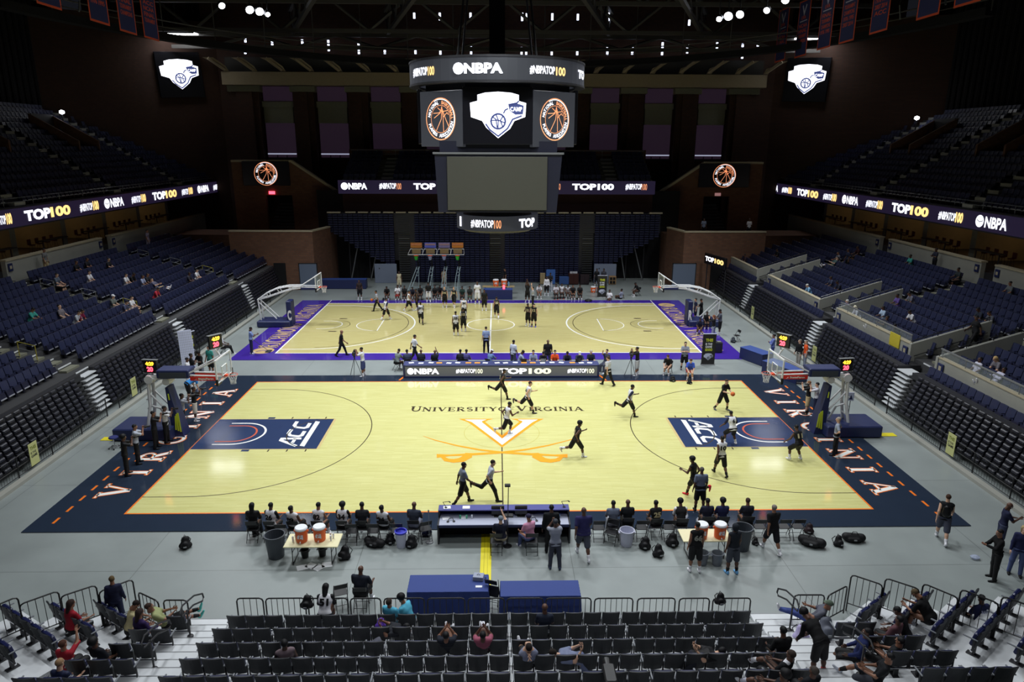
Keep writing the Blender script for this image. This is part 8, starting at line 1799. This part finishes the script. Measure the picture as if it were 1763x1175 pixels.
near('person in black with pale leggings in the lowest row at the right', 1335, 1165, 5, 45, 'cross', 'd', top=(T_, (22, 24, 30)), sock=(210, 210, 226), hair='afro'); near('dark haired person in black lowest at the right aisle', 1392, 1165, 5, 20, 'sitback', 'd', top=(T_, (22, 24, 30)), hairc=(70, 64, 60), dz=.05)
y = RY(3); x = at(1412, 1120, y=y).x; person('person in black bending over on the right aisle steps', (x, y, RZ(3)-.03), 20, {**PO['stand'], 'lean': 58, 'aL': (60, 8, 30, 10), 'aR': (60, 8, 40, 10), 'head': (10, 0)}, 'd', 'afro', top=(LG, (18, 18, 20)), sock=(190, 50, 50), shoe=(180, 40, 40), wide=1.1)
near('person in grey hat and jeans slumped with a striped backpack at the right aisle', 1400, 1062, 0, 60, 'recline', 'm', hair='cap', hairc=(90, 104, 90), top=(T_, (90, 92, 104)), bot=('pants', (66, 80, 140)), dy=-.1)
o = bag(0, 0, 'lilac striped backpack standing on the right aisle step', c=(180, 170, 210), xy=(at(1380, 1090, y=-15.4).x, -15.4), z=RZ(1), s=1.1); o = bag(0, 0, 'big grey backpack beside the person in the grey hat', c=(104, 108, 120), xy=(at(1422, 1075, y=-15.2).x, -15.2), z=RZ(1), s=1.3)
bag(0, 0, 'black backpack on a front row seat at the left', xy=(at(525, 1050, y=-14.45).x, -14.25), z=RZ(0)+.62, s=.9); bag(0, 0, 'small black bag resting on the front row at the right', xy=(at(1240, 1046, y=-14.3).x, -14.25), z=RZ(0)+.62, s=.8); bag(0, 0, 'purple jacket bundle on a front row seat', c=(96, 60, 170), xy=(at(655, 1075, y=-15.3).x, -15.3), z=RZ(1)+.45, s=.7)
def corner(lab, u, v, z, face, pose, sk='d', **kw):
    p = at(u, v+18, z=z+.5); return person(lab, (p.x, p.y, z), face, pose, sk, seat=.36, **kw)
corner('girl in red shirt in the near left corner seats', 122, 1062, RZ(1), -30, 'sit', 'm', top=(T_, REDC), hairc=(50, 36, 32), hair='long'); corner('person in cream shirt reading papers in the near left corner', 221, 1062, RZ(0), -60, 'writing', 'm', top=(T_, (180, 170, 130)), hairc=(36, 30, 28), extra=lambda o, J, tp, hc, RH: held(o, J, 'paper', 'white paper read by the person in the cream shirt', 'paper', .1))
corner('long haired woman in dark purple at the near left corner', 240, 1078, RZ(1), -30, 'sit', 'm', hair='long', hairc=(54, 42, 40), top=(LG, (50, 36, 80))); P_('person in navy standing behind the near left guard rail', 206, 1080, 20, 'stand', 'm', top=(LG, (36, 40, 66)), bot=('pants', NVYC), hairc=(90, 74, 50), H=1.7)
corner('person in red long sleeves resting an arm up in the near left corner', 118, 1130, RZ(2), -10, 'situp', 'm', top=(LG, REDC), hairc=(74, 46, 36)); corner('dark haired person right of the red long sleeved one', 175, 1122, RZ(2), -20, 'sitback', 'd', top=(T_, (24, 26, 34)), hair='afro')
corner('person reclining with teal shoes beside the near left aisle', 285, 1052, RZ(0), -62, 'recline', 'm', top=(T_, (150, 156, 110)), shoe=(90, 190, 180), hairc=(60, 46, 40)); corner('blond person at the lower left edge of the near seats', 105, 1172, RZ(3), -10, 'sit', 'l', hairc=(150, 120, 90), top=(T_, NVYC))
corner('large man in black leaning forward in the near right corner', 1603, 1045, RZ(2), 40, 'look', 'm', top=(T_, (18, 18, 20)), hairc=(90, 76, 56), wide=1.25); corner('player in black with raised knee in the near right corner', 1562, 1075, RZ(1), 50, 'sitf', 'd', top=(T_, (22, 22, 26)), bot=('shorts', BLKC))
corner('person in pink grey top seated low in the near right corner', 1535, 1082, RZ(1), 30, 'sitback', 'd', top=(T_, (96, 64, 70))); corner('person in navy jacket in the right corner beside the aisle', 1478, 1108, RZ(2), 70, 'sitback', 'd', top=(LG, (34, 44, 90)))
o = corner('person in navy shirt with white letters on the back behind the right guard rail', 1688, 1052, .1, 10, 'sit', 'd', top=(T_, (34, 38, 74)), wide=1.15, num='WAE', numc=(180, 184, 210)); corner('person in khaki shorts with crossed legs, lower right', 1510, 1150, RZ(3), 60, 'cross', 'm', bot=('shorts', (50, 52, 60)), top=(T_, (24, 26, 30)), shoe=(200, 206, 220))
corner('person in black with folded legs in the third corner row at right', 1530, 1118, RZ(2), 40, 'cross', 'm', top=(T_, (24, 26, 30)))
# camera gear at the bottom edge
o = thing('video_camera', 'dark shoulder video camera rig at the bottom of the picture on the seats', 'camera', (at(1050, 1160, y=-18.6).x, -18.6, RZ(4)+.72)); mb = MB(); mb.bbox((-.14, -.3, 0), (.14, .3, .26), .03, M_BLK); mb.obj('camera_body', None, o); mb = MB(); mb.lathe([(.08, 0), (.1, .22)], M_BLK, 12, T=Matrix.Translation((0, .3, .13)) @ Matrix.Rotation(-PI/2, 4, 'X')); mb.obj('lens', None, o); mb = MB(); mb.tube([(.1, -.3, .1), (.3, -.7, -.3)], .02, M_DARK, 6); mb.tube([(0, 0, 0), (0, -.0, -.7)], .05, M_DARK, 8); mb.obj('support_pole', None, o)

# ------------------------------------------------------------------ people in the side stands
def stand_p(lab, u, v, s, pose='sit', sk='m', face=None, **kw):
    best = None
    for k, (x, z) in enumerate(ROWS[s]):
        q = at(u, v, x=s*(x+.3)); e = abs(q.z-(z+.62))
        if best is None or e < best[0]: best = (e, k, q)
    e, k, q = best; x, z = ROWS[s][k]; f = (-90 if s < 0 else 90) if face is None else face
    st = pose in ('stand', 'walk', 'phone', 'crossed'); return person(lab, (s*(x+(.2 if not st else -.1)), q.y, z), f, pose, sk, seat=None if st else .36, far=True, **kw)
WT = dict(top=(T_, WHTC)); SH = dict(bot=('shorts', KH))
for (u, v, po, sk, kw, lab) in ((47, 541, 'writing', 'm', dict(top=(T_, TEAL)), 'spectator in teal shirt in the left bank'), (104, 539, 'sitback', 'l', dict(top=(T_, (110, 104, 110)), **SH), 'spectator in grey with legs stretched in the left bank'), (131, 547, 'sitf', 'm', dict(top=(T_, (120, 30, 60)), **SH), 'spectator in maroon shirt in the left bank'), (127, 560, 'sitf', 'l', dict(top=(T_, (170, 176, 184)), bot=('pants', (190, 190, 206))), 'spectator in pale clothes below the maroon shirt'),
    (95, 492, 'sit', 'l', dict(top=(T_, (90, 100, 116))), 'spectator in grey sitting alone high in the left bank'), (150, 480, 'sit', 'l', WT, 'spectator in white polo high on the left aisle'), (128, 465, 'sit', 'm', dict(top=(T_, (30, 30, 36))), 'dark dressed spectator under the left concourse wall'), (147, 462, 'sit', 'm', dict(top=(T_, (36, 36, 44))), 'second dark spectator under the left concourse wall'), (184, 460, 'sit', 'l', dict(top=(T_, (40, 40, 46)), bot=('shorts', WHTC)), 'spectator with white shorts under the left concourse wall'),
    (190, 519, 'sit', 'l', dict(top=(T_, (110, 116, 112)), hair='cap', hairc=WHTC), 'spectator in white cap in the left bank'), (208, 530, 'sitf', 'l', dict(top=(T_, (80, 84, 110)), **SH), 'spectator in slate shirt left of the white shirted one'), (222, 522, 'sit', 'l', WT, 'spectator in white shirt near the left aisle'), (214, 491, 'sit', 'l', WT, 'spectator in white shirt in the middle of the left bank'), (222, 487, 'sitf', 'd', dict(top=(T_, BLKC)), 'dark spectator beside the white shirt in the left bank'),
    (243, 494, 'sit', 'm', dict(top=(T_, (150, 160, 190))), 'spectator in pale striped shirt in the left bank'), (251, 489, 'sit', 'm', dict(top=(T_, (44, 44, 50))), 'dark spectator right of the striped shirt'), (262, 503, 'sitf', 'm', dict(top=(T_, (180, 50, 66))), 'spectator in red vest in the left bank'), (268, 493, 'recline', 'l', dict(top=(T_, (90, 90, 110)), **SH), 'spectator with one leg raised in the left bank'), (322, 478, 'sit', 'd', dict(top=(T_, (50, 50, 60))), 'dark jacketed spectator at the far left bank'), (335, 473, 'sit', 'l', WT, 'spectator in white polo at the far left bank'),
    (70, 462, 'stand', 'm', dict(top=(T_, (110, 110, 112)), bot=('pants', KH)), 'person in grey standing in the nearer left concourse opening'), (247, 418, 'stand', 'm', dict(top=(T_, (130, 120, 140)), bot=('pants', (140, 130, 150))), 'person in lilac standing in the farther left concourse opening')):
    stand_p(lab, u, v, -1, po, sk, **kw)
for (u, v, po, sk, kw, lab) in ((1397, 512, 'sitf', 'l', dict(top=(T_, (130, 180, 220)), hairc=(200, 200, 196)), 'white haired man in light blue behind the right parapet'), (1461, 541, 'sit', 'l', dict(top=(T_, (50, 70, 200)), hairc=(200, 200, 196)), 'white haired man in blue shirt behind the right glass guard'), (1481, 546, 'sitf', 'l', dict(top=(LG, (200, 204, 216)), hairc=(220, 214, 190), hair='long'), 'white haired woman in white jacket behind the right glass guard'), (1446, 448, 'sit', 'm', dict(top=(T_, (110, 110, 120))), 'spectator in grey high in the right bank'), (1436, 452, 'recline', 'l', dict(top=(T_, (70, 90, 90)), **SH), 'spectator with tan trousers stretched high in the right bank'), (1434, 490, 'sit', 'd', dict(top=(T_, (60, 66, 90))), 'spectator in slate in the middle right bank'), (1450, 497, 'sitf', 'd', dict(top=(T_, (40, 44, 60)), bot=('pants', (190, 190, 206))), 'spectator with pale trousers in the middle right bank'),
    (1549, 521, 'sit', 'd', dict(top=(T_, (100, 80, 150))), 'spectator in purple shirt in the right bank'), (1574, 524, 'sitf', 'm', dict(top=(T_, (120, 120, 134))), 'spectator in grey right of the purple shirt'), (1577, 546, 'sitf', 'd', WT, 'spectator in white shirt in the middle of the right bank'), (1523, 552, 'sit', 'd', dict(top=(T_, (170, 190, 216))), 'spectator in pale blue shirt behind the glass guard'), (1552, 570, 'sitf', 'd', dict(top=(T_, (36, 34, 44)), bot=('pants', (170, 176, 210))), 'dark spectator beside the yellow sign'), (1518, 568, 'recline', 'd', dict(top=(T_, (40, 40, 50))), 'spectator with feet up behind the glass guard'),
    (1570, 456, 'sit', 'd', dict(top=(T_, TEAL)), 'spectator in teal shirt under the right concourse wall'), (1480, 434, 'sit', 'd', dict(top=(T_, (50, 24, 30))), 'dark spectator at the top of the right bank'), (1653, 480, 'sit', 'd', dict(top=(T_, (50, 56, 60))), 'dark spectator high at the right'), (1742, 505, 'sit', 'm', dict(top=(T_, (100, 104, 108))), 'spectator in grey at the upper right edge'), (1684, 637, 'sitback', 'd', dict(top=(T_, (200, 200, 216)), bot=('pants', (110, 120, 150))), 'spectator in white shirt and jeans behind the near glass guard'), (1726, 632, 'sitf', 'l', dict(top=(T_, (120, 116, 124)), hair='long', hairc=(190, 160, 110)), 'blonde woman leaning forward in the near right bank'), (1717, 655, 'recline', 'd', dict(top=(LG, (190, 190, 210)), bot=('pants', (70, 80, 120))), 'man in white long sleeves reclining by the near glass guard'),
    (1693, 553, 'sitf', 'd', dict(top=(T_, (50, 56, 70))), 'dark spectator in the upper near right bank'), (1712, 561, 'sitf', 'm', dict(top=(T_, (90, 92, 100)), bot=('pants', (170, 176, 196))), 'spectator in grey beside the right aisle'), (1690, 580, 'walk', 'd', dict(top=(T_, (30, 30, 34)), bot=('pants', BLKC)), 'person in black climbing the near right aisle'), (1250, 433, 'sit', 'd', dict(top=(T_, (120, 130, 190))), 'spectator in pale blue at the far right corner, left one'), (1259, 431, 'sit', 'd', WT, 'spectator in white at the far right corner'), (1243, 436, 'sit', 'd', dict(top=(T_, BLKC)), 'dark spectator at the far right corner'), (1285, 453, 'sit', 'd', dict(top=(T_, (60, 44, 50))), 'brown dressed spectator at the far right bank'), (1305, 427, 'sit', 'd', dict(top=(T_, (70, 60, 120))), 'violet dressed spectator high at the far right bank'), (1341, 440, 'sit', 'd', dict(top=(T_, (24, 24, 28)), bot=('pants', (180, 190, 190))), 'black dressed spectator in the far right bank'),
    (1467, 452, 'stand', 'd', dict(top=(T_, (34, 38, 60)), bot=('pants', BLKC)), 'person in navy standing by the right concourse stairs'), (1617, 460, 'crossed', 'd', dict(top=(T_, (40, 44, 60)), bot=('pants', BLKC)), 'person in dark clothes standing at the nearer right concourse opening')):
    stand_p(lab, u, v, 1, po, sk, **kw)
q = at(1546, 588, x=22.4); mb = MB(); T = wallT((22.2, q.y+.5, q.z-.3), (0, -1, 0)); mb.bbox((0, 0, -.02), (1.0, .75, .02), .005, cloth((196, 180, 60), .7), T); mb.obj('yellow_sign', None, label='yellow cardboard sign leaning on the right parapet', cat='sign')
# small groups on the suite counters and the corner terraces
for (x, y, z, top, lab) in ((-19.9, 36.2, 4.9, (30, 30, 34), 'dark'), (19.9, 36.4, 4.9, (120, 130, 150), 'pale'), (24.3, 36.2, 4.9, WHTC, 'white')):
    person('person in %s standing on the far %s corner terrace' % (lab, 'left' if x < 0 else 'right'), (x, y+.3, z), 180, 'stand', 'd', top=(T_, top), far=True) if lab != 'dark' else None
person('person in dark clothes standing at the upper left window', (at(480, 265, y=48.6).x, 48.6, at(480, 277, y=48.6).z), 150, 'stand', 'm', top=(T_, (90, 80, 90)), far=True) if 0 else None
do_held()
